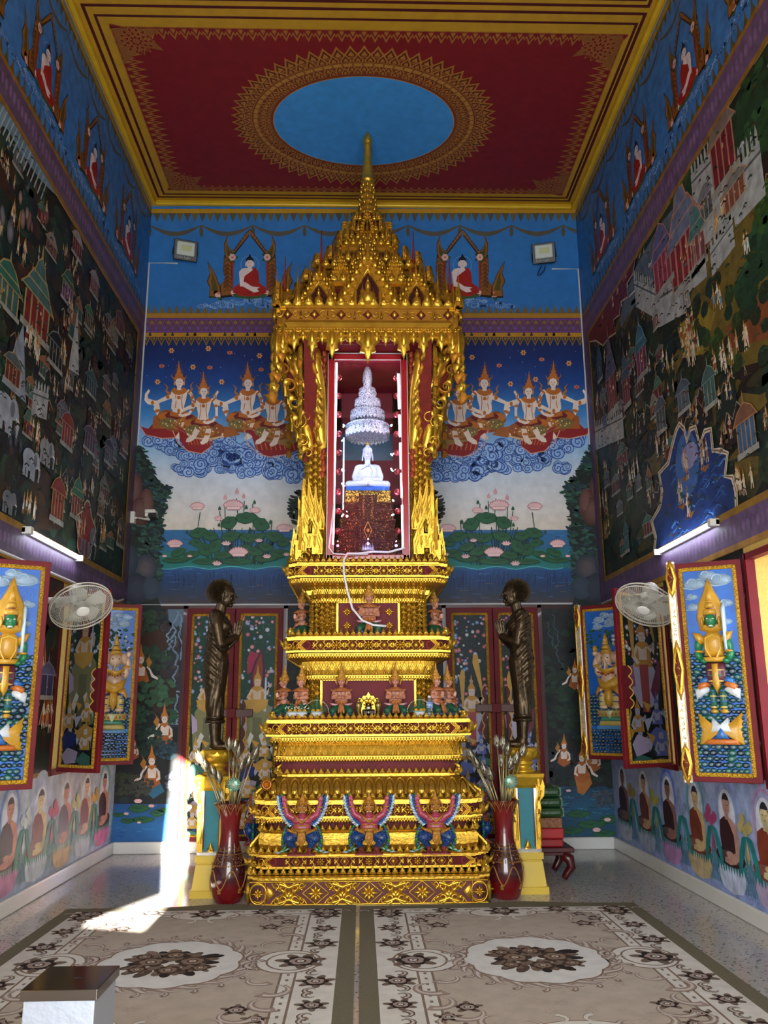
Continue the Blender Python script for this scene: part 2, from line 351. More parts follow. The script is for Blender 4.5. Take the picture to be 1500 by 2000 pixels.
# ---------------------------------------------------------------- ceiling painting
YEL='#b98c20'; YEL2='#9c7428'; RED='#7c191c'; BRN='#a06a2a'
def kranok(p,x,y,w,h,c,c2,rot=0.,st=3,dl=True):
    """pointed leaf of the painted borders: nested outlines"""
    T=p.T; p.T=(x,y,1,1,math.cos(rot),math.sin(rot))
    l=p.L
    for k in range(st):
        q=1-k*.30; hh=h*q; ww=w*q; y0=h*.06*k
        p.poly([(-ww*.5,y0),(-ww*.5,y0+hh*.3),(-ww*.28,y0+hh*.55),(0,y0+hh),(ww*.28,y0+hh*.55),(ww*.5,y0+hh*.3),(ww*.5,y0)],c if k%2==0 else c2)
    p.L=l; p.T=T
def teeth(p,x0,y0,x1,y1,n,h,c,c2,rot,st=3,alt=.65):
    for i in range(n):
        t=(i+.5)/n; x=x0+(x1-x0)*t; y=y0+(y1-y0)*t; w=math.hypot(x1-x0,y1-y0)/n
        kranok(p,x,y,w*.98,h,c,c2,rot,st); kranok(p,x+(x1-x0)/n*.5,y+(y1-y0)/n*.5,w*.6,h*alt,c,c2,rot,max(1,st-1))
cp=Paint((0,0,ZC-.001),(1,0,0),(0,1,0),(0,0,-1))
cp.rect(XL,-1,XR,YB,YEL)
def frame(p,x0,y0,x1,y1,w,c):
    l=p.L; p.rect(x0,y0,x1,y0+w,c); p.L=l; p.rect(x0,y1-w,x1,y1,c); p.L=l; p.rect(x0,y0+w,x0+w,y1-w,c); p.L=l; p.rect(x1-w,y0+w,x1,y1-w,c)
frame(cp,XL+.1,7.04,XR-.1,YB-.1,.035,'#4c1214'); cp.L-=1; frame(cp,XL+.19,7.17,XR-.15,YB-.17,.03,'#4c1214')
cp.L-=1; cp.rect(-2.60,7.32,2.77,10.13,RED)
frame(cp,XL+.1,2.5,XR-.1,6.98,.035,'#4c1214'); cp.L-=1
for (a,b) in ((-2.60,.02),(.24,2.77)):
    cp.rect(a-.08,2.6,b+.08,6.90,'#4c1214'); cp.rect(a-.05,2.6,b+.05,6.87,YEL); cp.rect(a,2.6,b,6.82,RED); cp.L-=3
cp.L+=3; l0=cp.L
teeth(cp,-2.6,7.32,2.77,7.32,46,.17,BRN,RED,0); teeth(cp,2.77,10.13,-2.6,10.13,50,.13,BRN,RED,PI)
teeth(cp,-2.6,10.13,-2.6,7.32,26,.24,BRN,RED,-PI/2); teeth(cp,2.77,7.32,2.77,10.13,26,.24,BRN,RED,PI/2)
for (a,b) in ((-2.60,.02),(.24,2.77)): teeth(cp,b,6.82,a,6.82,24,.16,BRN,RED,PI)
cp.L=l0+4
for (x,y,sx,sy) in ((-2.58,7.34,1,1),(2.75,7.34,-1,1),(-2.58,10.11,1,-1),(2.75,10.11,-1,-1),(-2.58,6.80,1,-1),(0,6.80,-1,-1),(.26,6.8,1,-1),(2.75,6.8,-1,-1)):
    l=cp.L; cp.off(); cp.poly([(x,y),(x+.5*sx,y),(x+.36*sx,y+.12*sy),(x+.47*sx,y+.3*sy),(x+.3*sx,y+.26*sy),(x+.14*sx,y+.36*sy),(x,y+.5*sy)],'#8a5526')
    for k in range(3):
        for j in range(8+k*3): a=2*PI*j/(8+k*3); kranok(cp,x+.21*sx+(.03+.05*k)*math.cos(a),y+.17*sy+(.03+.05*k)*math.sin(a),.045,.07,BRN,RED,a-PI/2,2)
    cp.L=l
cp.L=l0+6
# sky-blue oval and its wreath
ox,oy=.03,8.75; l=cp.L; cp.ell(ox,oy,1.50,1.12,'#7b3a20',64)
for ring,(rx,ry,n,w,h) in enumerate(((1.42,1.06,64,.15,.17),(1.34,.99,64,.12,.13),(1.18,.86,56,.1,.12),(1.12,.82,52,.09,.1))):
    for i in range(n):
        a=2*PI*(i+.5*(ring%2))/n; nx,ny=math.cos(a)/rx,math.sin(a)/ry; kranok(cp,ox+rx*math.cos(a),oy+ry*math.sin(a),w,h,'#a8702c','#5e2416',math.atan2(ny,nx)-PI/2,3)
    cp.L+=2
def oring(rx,ry,w,c,n=72):
    cp.L+=1
    for i in range(n):
        a,b=2*PI*i/n,2*PI*(i+1)/n
        cp.g.add([cp.M(ox+(rx+d)*math.cos(t),oy+(ry+d)*math.sin(t)) for d,t in ((0,a),(w,a),(w,b),(0,b))],[(0,1,2,3)],c)
cp.L+=3; oring(1.27,.93,.055,'#8a5526'); 
for i in range(72): a=2*PI*i/72; cp.L-=0; cp.g.add([cp.M(ox+(1.27+d)*math.cos(t),oy+(.93+d)*math.sin(t),.0005) for d,t in ((.006,a),(.05,a),(.05,a+.07),(.006,a+.07))],[(0,1,2,3)],'#b07c34')
cp.ell(ox,oy,1.09,.79,'#c08a4a',72); cp.ell(ox,oy,1.08,.78,'#4294da',72)
cp.build('ceiling_painting',CE)
# ================================================================ BACK WALL
bp=Paint((0,YB-.002,0),(1,0,0),(0,0,1),(0,-1,0),pixel=True,eps=.00022)
UL,UR=200,1230
FB='#3478bc'
def grad(p,x0,x1,ys,cs):
    p.L+=1
    for i in range(len(ys)-1): p.poly([(x0,ys[i]),(x1,ys[i]),(x1,ys[i+1]),(x0,ys[i+1])],[cs[i],cs[i],cs[i+1],cs[i+1]],0)
def lotus_petals(p,x,y,w,h,c,c2,n=9):
    for i in range(n):
        t=(i-(n-1)/2)/((n-1)/2); cx=x+t*w*.5; cy=y+abs(t)**2*h*.45
        l=p.L; p.ell(cx,cy,w/n*.72,h*.5,c2,8,t*-.5); p.ell(cx,cy+h*.04,w/n*.56,h*.38,c,8,t*-.5); p.L=l
    p.L+=2
def rose(p,x,y,r,c='#e3b3ab',c2='#b4545a',leaf='#27522b'):
    for k in range(5): a=2*PI*k/5; p.ell(x+r*1.0*math.cos(a),y+r*1.0*math.sin(a),r*.7,r*.4,leaf,7,a,1 if k==0 else 0)
    for k in range(6): a=2*PI*k/6; p.ell(x+r*.5*math.cos(a),y+r*.5*math.sin(a),r*.5,r*.5,c,8,0,1 if k==0 else 0)
    p.ell(x,y,r*.3,r*.3,c2,7); p.ell(x,y,r*.14,r*.14,'#d9a84a',6)
def flame(p,pts,c,oc='#2c1a10',w=1.2,inner='#4f4a1c'):
    p.poly(pts,oc); k=len(pts); cx=sum(q[0] for q in pts)/k; cy=sum(q[1] for q in pts)/k
    p.poly([(cx+(q[0]-cx)*.86,cy+(q[1]-cy)*.9) for q in pts],c); p.poly([(cx+(q[0]-cx)*.4,cy+(q[1]-cy)*.55) for q in pts],inner)
CB='#8f5a22'
def buddha_panel(p,x,y,s,frm=True,bud=True,ky=1.):
    """seated figure in a red robe under a pointed floral arch; units are the back wall's photo pixels"""
    L0=p.L; p.at(x,y,s,1,0,s*ky)
    r2=random.Random(3)
    for i in range(64):    # cloud bank
        a=r2.uniform(-100,100); hh=20*(1-abs(a)/112); b=-10+r2.uniform(0,1)*hh
        l=p.L; p.ell(a,b,8,5.0,'#2b62a6',9); p.ell(a,b,6.8,3.9,['#6f9fd2','#85b0dc','#5f8fca'][i%3],9); p.spiral(a,b,4,1.0,'#2b5c9e',1,r2.uniform(0,6)); p.L=l
    p.L+=4
    for sg in (-1,1):
        if frm:
            l=p.L
            flame(p,[(sg*q[0],q[1]) for q in ((80,8),(78,28),(84,40),(78,56),(83,80),(74,66),(66,52),(62,40),(54,24),(50,8))],CB)
            flame(p,[(sg*q[0],q[1]) for q in ((57,8),(59,30),(48,46),(52,60),(50,92),(34,92),(35,60),(33,10))],'#8a5520','#1d130c',1,'#6d3f1a')
            p.poly([(sg*36,12),(sg*33,12),(sg*31,92),(sg*35,92)],'#9c2a1e')
            for k in range(9): p.line([(sg*(36),20+k*8),(sg*43,26+k*8),(sg*51,20+k*8)],1.6,'#4a2a12',1 if k==0 else 0)
            flame(p,[(sg*q[0],q[1]) for q in ((32,84),(34,98),(44,112),(43,131),(50,114),(50,98),(47,86),(40,80))],CB)
            p.poly([(sg*36,84),(sg*2,128),(0,142),(sg*6,136),(sg*32,100),(sg*42,96)],'#2c1a10'); p.poly([(sg*37,88),(sg*2,131),(0,140),(sg*8,132),(sg*30,100),(sg*40,95)],'#94602a')
            for k in range(7): p.line([(sg*(33-k*4.4),93+k*5.6),(sg*(37-k*4.4),98+k*5.6)],1.3,'#4c2c12',1 if k==0 else 0)
            rose(p,sg*34,87,7); p.L=l; rose(p,sg*61,18,10); p.L=max(p.L,l+12)
    if bud:
        p.ring(0,72,17.2,18.,'#79aede',20); p.L+=1
        lotus_petals(p,0,11,66,13,'#e8c5bd','#b77f7c',11)
        p.poly([(-34,15),(-30,9),(0,5),(30,9),(34,15),(0,20)],'#2d5a2f')
        R='#a3211b'; R2='#6f1412'
        p.poly([(-33,18),(-31,28),(-20,36),(-8,38),(8,38),(20,36),(31,28),(33,18),(20,12),(0,10),(-20,12)],R); p.line([(-30,20),(-8,14),(10,22)],1,R2); p.line([(30,22),(10,14)],1,R2,0)
        p.poly([(-12,34),(-15,60),(-9,66),(12,66),(17,58),(19,38),(12,32)],R)
        p.poly([(-19,30),(-21,58),(-16,64),(-8,66),(4,66),(6,62),(-2,56),(-10,50),(-12,40),(-10,30)],'#e6d3cf')
        p.poly([(-18,38),(-14,30),(8,18),(18,20),(14,25),(20,28),(4,30),(-8,38)],'#e6d3cf'); p.line([(4,60),(14,42)],1,R2); p.line([(10,62),(16,46)],1,R2,0)
        p.ell(0,75,7.2,9.6,'#e6d3cf',14); p.ell(-7.5,73,1.5,5,'#dcc4bf',7); p.ell(7.5,73,1.5,5,'#dcc4bf',7,0,0); p.poly([(-3,68),(3,68),(4,63),(-4,63)],'#e6d3cf')
        p.poly([(-7.5,77),(-7,84),(-3,88),(0,94),(3,88),(7,84),(7.5,77),(4,81),(-4,81)],'#14141f'); p.line([(-4,76),(-1.5,75.5)],.8,'#3a2a2a'); p.line([(1.5,75.5),(4,76)],.8,'#3a2a2a',0); p.line([(-1.5,70),(1.5,70)],.9,'#b0524a',0)
    p.off(); p.L=L0
def frieze_back():
    p=bp; grad(p,UL,UR,[396,500,620],[FB,'#3078be','#2c70b4'])
    p.rect(UL,408,UR,416.5,'#b98a1e'); p.rect(UL,399,UR,403,'#c79a28',0)
    L=p.L
    for i in range(58): 
        x=292+i*14.8; p.poly([(x-7.6,416),(x+7.6,416),(x+4,424),(x,434),(x-4,424)],'#57523f' if i%2 else '#6b5f3a',1 if i==0 else 0)
    for i in range(9):
        x=292+i*101.; p.line([(x+t*101,440+math.sin(PI*t)*17) for t in [k/14 for k in range(15)]],[2+7*math.sin(PI*k/14) for k in range(15)],'#5a564a',0); p.ell(x,452,4,11,'#56523f',8,0,0)
    p.L=L+3
    for i in range(60): x=288+i*14.2; p.poly([(x-7.4,615),(x-4,606),(x,596),(x+4,606),(x+7.4,615)],'#6a5a38',1 if i==0 else 0); p.line([(x-4,613),(x,601),(x+4,613)],1,'#8f7a3a',0)
    p.rect(UL,612,UR,621,'#a97a22'); p.rect(UL,621,UR,650,'#5b3a63',0); p.rect(UL,650,UR,658,'#b5851f',0)
    for i in range(60):
        x=240+i*16.3
        p.line([(x,624),(x+8,647),(x+16,624)],1.6,'#7d5a3a',1 if i==0 else 0); p.ell(x+8,630,4,4,'#8a6440',8,0,0); p.ell(x,641,4,4,'#6c4c86',8,0,0)
    p.L+=1; p.line([(UL,624),(UR,624)],1.4,'#7c3fa0',0); p.line([(UL,647.5),(UR,647.5)],1.4,'#7c3fa0',0)
frieze_back()
# keep the layer below the panels
Lf=bp.L
for x in (488,699,903): buddha_panel(bp,x,590,1.0)
bp.L=Lf+34
# ---------------------------------------------------------------- large mural behind the altar (traced in photo pixels)
bp.L=2
grad(bp,UL,UR,[655,700,750,810,870,930,985,1035],['#0b1f55','#0e2a68','#15448c','#3f86c8','#90bde2','#cdd8e4','#dedcda','#e4d8c8'])
grad(bp,UL,UR,[1035,1060,1090,1110],['#2f6fa6','#2a6a9c','#1e6f78','#1a6a6e']); bp.L-=1
grad(bp,UL,UR,[1109,1116,1140,1160,1184],['#1f5f8c','#1d4a80','#1a3a66','#2b3a50','#4a3a3a'])
r=random.Random(11)
bp.L+=1
Lq=bp.L
for i in range(62):
    x=286+i*14.6; kranok(bp,x,657,13.6,-19,'#8a6a2c','#2a2a3a',PI if False else 0,3); kranok(bp,x+7.3,657,8,13,'#8a6a2c','#2a2a3a',0,2)
bp.L=Lq
for i in range(520):   # water strokes
    x=r.uniform(250,1180); y=r.uniform(1036,1184); w=r.uniform(5,22); c=r.choice(['#2a5f96','#4b8cc0','#1d4c7c','#387aa8']) if y<1112 else r.choice(['#2a4f8a','#16305c','#6a5a50','#3a6aa0','#2a3a5a'] if y>1140 else ['#2c5c98','#143566','#3d78b8'])
    bp.line([(x,y),(x+w*.5,y+r.uniform(-1.5,1.5)),(x+w,y)],r.uniform(.6,1.4),c,0)
bp.L+=1
for i in range(110):   # reflected stems
    x=r.choice([r.uniform(330,560),r.uniform(870,1110)]); y=r.uniform(1114,1130); bp.line([(x,y),(x+r.uniform(-4,4),y+r.uniform(10,36))],1.3,'#122a54',0)
bp.L+=1
for (x0,x1) in ((306,600),(840,1100)):
    bp.poly([(x0+(x1-x0)*k/20,1108+3*math.sin(k*1.1)) for k in range(21)]+[(x1,1072),(x0,1080)],'#1f7a74')
    bp.line([(x0+(x1-x0)*k/20,1109+3*math.sin(k*1.1)) for k in range(21)],2,'#4aa6b8')
bp.L+=1
for fx,fy,k in ((335,685,0),(407,681,0),(449,689,1),(507,695,0),(316,715,1),(377,717,0),(410,718,1),(433,746,0),(308,746,0),(510,722,1),(535,690,0),(922,698,0),(975,714,1),(1022,689,0),(1058,702,1),(1111,710,0),(1046,741,0),(997,750,0),(1126,756,1)):
    for q in range(6): a=q*PI/3+k*.4; bp.ell(fx+3.3*math.cos(a),fy+3.3*math.sin(a)*(1-.4*k),2.6,1.7,'#d9a05a' if not k else '#c8704e',6,a,1 if q==0 else 0)
    bp.ell(fx,fy,2.2,2.2,'#9c3a2a',6); bp.L-=2
bp.L+=3
for k,(sx,sy) in enumerate([(r.uniform(285,1140),r.uniform(670,740)) for _ in range(40)]): bp.ell(sx,sy,.9,.9,'#8aa4d8',5,0,1 if k==0 else 0)
# spiral clouds
def cloud(p,x,y,w,h,n,rr=random,c1='#8ab0e0',c2='#2a4f9c',s=11.5):
    L=p.L; n=int(n*.62)
    for i in range(n):
        t=rr.uniform(-1,1); a=x+t*w; b=y+rr.uniform(-1,1)*h*(1-t*t)**.5; q=s*rr.uniform(.7,1.25); p.L=L+(i%4)*4
        p.ell(a,b,q,q*.85,c2,12); p.ell(a,b,q*.86,q*.7,mixc(c1,'#a9c8ea',rr.random()*.6),12); p.spiral(a,b,q*.66,q*.15,c2,1.25,rr.uniform(0,6),rr.choice((-1,1)))
    p.L=L+17
r=random.Random(5)
for c in ((400,872,88,22,110),(350,862,60,12,30),(372,915,34,12,24),(455,900,50,22,60),(520,905,85,28,130),(560,925,40,16,36),(330,858,30,7,10),
          (900,905,64,32,110),(1000,895,70,24,110),(1040,875,70,18,60),(1105,858,34,12,30),(885,925,50,16,40),(1090,912,18,8,12),(960,880,60,14,40)): cloud(bp,c[0],c[1],c[2],c[3],c[4],r); bp.L-=15
bp.L+=16
SK='#e9d6c8'; OR='#b96a24'
def deva(p,x,y,s,f=1,big=1):
    """crowned celestial figure, bare chested, arm stretched behind; 1 unit = 1 photo px"""
    L=p.L; p.at(x,y,s,f)
    # robe, thighs, trailing cloth
    p.poly([(-46,-2),(-40,12),(-26,18),(-10,14),(12,14),(30,8),(46,-6),(40,-24),(10,-30),(-24,-26)],'#8a4a1c'); 
    for a,b,w,h,c in ((-30,4,14,10,OR),(-8,6,22,9,'#6e1420'),(14,2,18,8,'#6e1420'),(-22,-10,20,12,'#7d6a3a'),(6,-14,22,14,'#a86a30'),(34,-8,12,12,'#96502a')): p.ell(a,b,w,h,c,10)
    p.L+=0
    for k in range(22): a=-34+k*3.2; p.ell(a,-10+6*math.sin(k*1.7),1.7,1.7,['#d8c06a','#3a4a2a','#e8d8b0'][k%3],6,0,1 if k==0 else 0)
    # far leg and foot
    p.poly([(-46,6),(-54,20),(-52,26),(-68,34),(-74,40),(-70,44),(-52,38),(-42,32),(-40,18)],SK) if big else p.poly([(-20,-6),(-26,-22),(-38,-30),(-40,-38),(-30,-38),(-18,-30),(-8,-12)],SK)
    p.ell(-46,16,7,3.5,OR,8,.3)
    p.poly([(6,-8),(2,-26),(-8,-40),(-2,-44),(10,-38),(16,-20),(18,-8)],SK); p.ell(8,-20,7,3,OR,8)
    # stretched arm with curled hand
    p.poly([(-14,54),(-30,46),(-46,38),(-58,36),(-66,40),(-66,50),(-61,58),(-64,62),(-72,52),(-73,38),(-66,30),(-52,28),(-38,34),(-22,40),(-12,44)],SK)
    p.ell(-24,46,4,5.5,OR,8,.4); p.ell(-56,33,3.5,5,OR,8)
    # torso
    p.poly([(-17,56),(-15,40),(-12,26),(-14,12),(12,12),(11,26),(15,40),(18,56),(8,62),(-8,62)],SK)
    p.poly([(-17,58),(-10,52),(0,49),(10,52),(19,58),(10,66),(4,62),(-4,62),(-10,66)],OR); p.line([(-7,50),(-6,34),(-9,16)],1.6,OR); p.line([(7,50),(6,34),(8,16)],1.6,OR,0); p.ell(0,44,4.5,4,OR,7,0,0)
    p.poly([(-17,16),(0,10),(16,16),(22,6),(0,2),(-20,6)],OR)
    # near arm resting on the lap
    p.poly([(16,57),(23,50),(27,36),(27,22),(20,12),(6,8),(4,12),(-2,8),(2,4),(10,2),(24,8),(33,22),(33,42),(27,56),(20,62)],SK); p.ell(28,44,5,3.5,OR,8); p.ell(29,18,4.5,3,OR,8)
    # head and spire crown
    p.poly([(-4,60),(5,60),(5,68),(-4,68)],SK); p.ell(1,76,8.4,10.4,SK,14); p.ell(-9,74,2,5,'#c98a54',7); p.ell(11,74,2,5,'#c98a54',7,0,0)
    p.poly([(-11,78),(-11,84),(-8,88),(-7,94),(-4.5,96),(-4,102),(-2.5,104),(-1.5,112),(0,124),(1.5,112),(3,104),(4.5,102),(5,96),(7.5,94),(9,88),(13,86),(13,78),(8,83),(1,85),(-6,83)],OR)
    p.line([(-10,84),(-16,90),(-14,96)],2.4,OR,1,True); p.line([(13,84),(17,92)],2,OR,0,True)
    for k in range(5): p.ell(-9+k*1.2,88+k*6,1.6,1.6,'#8a3a14',5,0,1 if k==0 else 0); p.ell(10-k*1.2,88+k*6,1.6,1.6,'#8a3a14',5,0,0)
    p.line([(-4,77),(-1,76.4)],1,'#5a3020'); p.line([(3,76.4),(6,77)],1,'#5a3020',0); p.line([(-.5,71),(3.5,71)],1,'#b4503c',0); p.line([(1.5,76),(.6,73),(2,73)],.6,'#b08a70',0)
    # flame ribbons
    p.line([(-18,50),(-27,58),(-24,66),(-31,74)],[5,4,3,.5],OR); p.line([(18,52),(28,62),(25,70),(32,78)],[4,4,3,.5],OR,0)
    p.off(); p.L=L
def boat(p,pts,y,f=1,x=0):
    p.at(x,y,1,f); p.poly(pts,'#8e1c22'); k=len(pts)//2
    p.line(pts[:k+1],2.0,'#d88a72'); 
    p.off()
mir=1430.5
def both(fn):
    fn(lambda x:x,1); fn(lambda x:mir-x,-1)
def scene_devas(X,f):
    b=bp; L=b.L
    b.poly([(X(274),833),(X(285),850),(X(318),858),(X(350),856),(X(352),838),(X(345),816),(X(305),822),(X(290),838)],'#8e1c22'); b.line([(X(274),833),(X(285),850),(X(318),857),(X(350),855)],1.6,'#dca088')
    b.poly([(X(300),815),(X(322),800),(X(372),812),(X(376),842),(X(340),838),(X(298),838)],'#a05a24')
    deva(b,X(350),818,.92,f,1); deva(b,X(484),820,.92,f,1); b.L+=34
    b.poly([(X(340),832),(X(362),846),(X(372),874),(X(392),886),(X(410),874),(X(414),866),(X(405),846),(X(372),846),(X(352),836)],'#8e1c22')
    b.poly([(X(336),840),(X(350),842),(X(352),862),(X(366),880),(X(392),887),(X(412),874),(X(412),860),(X(380),858),(X(352),840)],'#8e1c22')
    b.poly([(X(478),842),(X(492),852),(X(500),878),(X(520),893),(X(556),888),(X(600),874),(X(600),846),(X(540),852),(X(512),850),(X(492),840)],'#8e1c22'); b.line([(X(478),842),(X(484),868),(X(506),888),(X(530),894),(X(560),889)],1.8,'#dca088')
    b.line([(X(338),842),(X(348),866),(X(368),882),(X(394),887),(X(412),874)],1.8,'#dca088')
    b.poly([(X(360),838),(X(400),832),(X(440),838),(X(446),852),(X(410),862),(X(370),856)],'#d8b890'); b.poly([(X(420),832),(X(455),836),(X(470),850),(X(440),856)],'#a05a24')
    b.poly([(X(494),836),(X(540),828),(X(590),836),(X(596),860),(X(560),872),(X(512),862)],'#9a7a44')
    for k in range(26): b.ell(X(366+ (k*17)%76),842+(k*7)%14,2,2,['#4a1a1a','#f0e0c8'][k%2],6,0,1 if k==0 else 0)
    for k in range(9): b.line([(X(366+k*6),858),(X(370+k*6),870)],1.8,'#c4682c',1 if k==0 else 0); b.line([(X(500+k*9),866),(X(504+k*9),880)],2.2,'#c4682c',0)
    deva(b,X(398),832,.86,f,0); deva(b,X(533),836,.86,f,0); b.L+=34
    b.L=L
both(scene_devas); bp.L+=80
def tree_bank(X,xs):
    """dark foliage mass: outline then many leaf tufts"""
    rr=random.Random(int(xs)); b=bp
    P=[(255,870),(272,872),(285,892),(300,925),(316,945),(330,955),(322,985),(316,1020),(318,1050),(308,1085),(312,1120),(306,1160),(318,1190),(180,1190),(180,870)]
    b.poly([(X(u),v) for u,v in P],'#10201c')
    b.L+=1
    for i in range(520):
        k=rr.random(); v=872+k*316; e=[P[j] for j in range(12)]; ue=255
        for j in range(11):
            if e[j][1]<=v<=e[j+1][1] and e[j+1][1]>e[j][1]: ue=e[j][0]+(e[j+1][0]-e[j][0])*(v-e[j][1])/(e[j+1][1]-e[j][1])
        u=ue+3-abs(rr.gauss(0,26)); c=rr.choice(['#173a30','#0e2420','#22483c','#0a1614','#1b3046','#2e5a4a']); a=rr.uniform(-.5,.9)
        b.ell(X(u),v,rr.uniform(5,11),rr.uniform(1.6,3.6),c,7,a,0); 
        if i%90==89: b.L+=1
    b.L+=1
    for (u,v,w,h,c) in ((262,955,18,34,'#4c2a28'),(288,985,13,30,'#5a3430'),(276,1000,20,28,'#4a2724'),(285,1110,24,26,'#2a3444'),(268,1150,28,30,'#1f2838'),(296,1150,20,22,'#2d3a4a'),(255,1095,16,30,'#23303c')):
        for k in range(4): b.ell(X(u),v,w*(1-k*.2),h*(1-k*.18),mixc(c,'#b89888' if 'a2' in c or '34' in c else '#5a6a80',k*.05),16)
        b.L-=3
    b.L+=4
both(lambda X,f: tree_bank(X,X(250)))
def side_tuft(X,f):
    for i in range(150):
        a=random.Random(i).uniform(0,6.28); q=random.Random(i+9).random()**.5; v=995+math.sin(a)*36*q; u=590+math.cos(a)*24*q; bp.ell(X(u),v,7,2.4,['#12231e','#1a332a','#0c1815'][i%3],7,.4*f*(1 if u<590 else -1),1 if i==0 else 0)
both(side_tuft)
LG='#1f5b38'; LG2='#123a26'
def lotus(p,x,y,r,n=9,c='#eabfc0',c2='#b8707c'):
    L=p.L
    for k in range(n): t=(k-(n-1)/2)/((n-1)/2); a=t*1.25; l=p.L; p.ell(x+math.sin(a)*r*.62,y-math.cos(a)*r*.3,r*.23,r*.52,c2,9,a); p.ell(x+math.sin(a)*r*.62,y-math.cos(a)*r*.3,r*.16,r*.44,c,9,a); p.L=l
    p.L+=2
    for k in range(5): t=(k-2)/2; p.ell(x+t*r*.5,y+r*.12,r*.26,r*.2,c2,8,-t*.5,1 if k==0 else 0)
    for k in range(5): t=(k-2)/2; p.ell(x+t*r*.5,y+r*.1,r*.2,r*.15,'#f0d0cc',8,-t*.5,1 if k==0 else 0)
    p.L=L
def leafp(p,x,y,w,h,rot=0.,f=1):
    L=p.L; T=p.T; p.T=(x,y,f,1,math.cos(rot),math.sin(rot)); w*=1.18; h*=1.22
    P=[(-w,-h*.1),(-w*.7,h*.5),(-w*.3,h*.62),(0,h*.75),(w*.35,h*.6),(w*.7,h*.5),(w,h*.1),(w*.7,-h*.35),(w*.35,-h*.6),(-w*.1,-h*.75),(-w*.6,-h*.55)]
    p.poly([(a*1.07,b*1.1) for a,b in P],'#0c2a1c'); p.poly(P,LG); 
    for k in range(6): a=-.9+k*.36+PI/2; p.line([(0,-h*.1),(w*.82*math.cos(a+.3),h*.55*math.sin(a+.3))],.9,LG2,1 if k==0 else 0)
    p.T=T; p.L=L
def pond(X,f,r0):
    rr=random.Random(r0); b=bp; L=b.L
    for i in range(46): u=rr.uniform(378,545); b.line([(X(465+(u-465)*.6),1105-rr.random()*5),(X(u),1045-rr.uniform(0,25)*(1-abs(u-462)/100))],1.7,'#14382a',1 if i==0 else 0)
    st=((388,1030,392,1002),(465,1005,463,975),(441,1020,440,985),(476,1020,478,980),(495,1040,494,985),(436,1050,430,1000),(530,1040,532,1018))
    b.L+=1
    for a,c,d,e in st: b.line([(X(a),c),(X(d),e)],1.6,'#1d4a34',0)
    L1=b.L
    for i,(u,v,w,h,ro) in enumerate(((389,1042,15,11,.2),(412,1048,13,10,-.2),(449,1022,14,13,.3),(482,1013,19,12,0),(511,1026,14,14,-.5),(452,1049,17,11,.1),(485,1052,16,10,-.2),(503,1050,15,8,.2),(537,1050,16,11,-.2),(402,1075,13,13,-.7),(422,1068,14,12,.7),(375,1085,14,8,.2),(345,1095,22,6,0),(405,1098,24,6,0),(466,1098,26,7,0),(440,1085,18,8,.2),(497,1078,16,9,-.3),(520,1092,20,7,0),(548,1082,16,9,0),(350,1080,13,8,.3),(385,1062,10,9,-.6),(556,1060,12,9,.3),(478,1075,12,10,.5),(520,1070,13,9,-.3))):
        leafp(b,X(u),v,w,h,ro*f,f); b.L+=3 if i%3==0 else 0
    b.L+=4
    for (u,v,q) in ((387,993,14),(457,992,19),(343,1066,15),(556,1036,15),(443,1064,9),(467,1083,18),(507,1058,7),(522,1089,8),(499,1000,10),(427,1015,8),(425,1103,9),(372,1088,5),(323,1088,5),(560,1085,6),(573,1060,7)): lotus(b,X(u),v,q,9 if q>9 else 5)
    b.L+=4
    for (u,v,q) in ((464,962,7),(441,974,7),(477,971,6),(498,983,5),(430,995,5),(482,993,5),(530,1022,5),(429,1027,5),(367,1041,5),(372,1062,5),(529,1021,5)):
        c='#d9a0a4' if v<976 else '#1f5236'; b.poly([(X(u-q*.5),v+q*.6),(X(u-q*.55),v-q*.1),(X(u),v-q*1.1),(X(u+q*.55),v-q*.1),(X(u+q*.5),v+q*.6)],c,0)
    b.L=L
both(lambda X,f: pond(X,f,int(X(10)))); bp.L+=20
# ---- lower zone of the back wall: dark forest with waterfall, pool
LOWER_Y0,LOWER_Y1=1184,1643
bp.L=3
def lower(x0,x1,wat,seed,dk):
    rr=random.Random(seed); b=bp; L=b.L
    b.rect(x0,1184,x1,wat,'#16191c'); grad(b,x0,x1,[wat,wat+40,1645],['#1d4f88' if not dk else '#143a54','#2266a4' if not dk else '#1b5474','#1f5f9c' if not dk else '#17485e'])
    b.L+=1
    for i in range(700):
        u=rr.uniform(x0,x1); v=rr.uniform(1184,wat); c=rr.choice(['#14241c','#1d332a','#0e1214','#2a1c18','#3a241a','#1c2c34','#24402f'] if not dk else ['#0e1a16','#152620','#0c0f12','#1f1a1a','#10202a','#1a3328'])
        b.poly(b.blobp(u,v,rr.uniform(3,12),7,.35,rr,.7),c,0)
        if i%170==169: b.L+=1
    for i in range(190):
        u=rr.uniform(x0,x1); v=rr.uniform(wat+2,1643); w=rr.uniform(4,18); b.line([(u,v),(u+w/2,v+2),(u+w,v)],1.3,rr.choice(['#123c70','#3c84c0','#184f8c'] if not dk else ['#0f3040','#3a7f98','#1a5068']),1 if i==0 else 0)
    b.L=L+8
lower(200,1230,1570,3,False)
bp.L+=1; bp.rect(715,1184,1230,1540,'#0f1518'); lo=bp.L; lower(1040,1230,1535,4,True); bp.L=lo+12
def bush(p,x,y,r,c,rr,n=26,sz=.2,ky=.7):
    L=p.L
    for i in range(n):
        a=rr.uniform(0,6.28); q=rr.random()**.6; p.ell(x+math.cos(a)*r*q,y+math.sin(a)*r*ky*q,r*sz,r*sz*.8,mixc(c,(0,0,0,1),rr.random()*.55),7,0,1 if i==0 else 0)
        if i%9==8: p.L+=1
    p.L=L
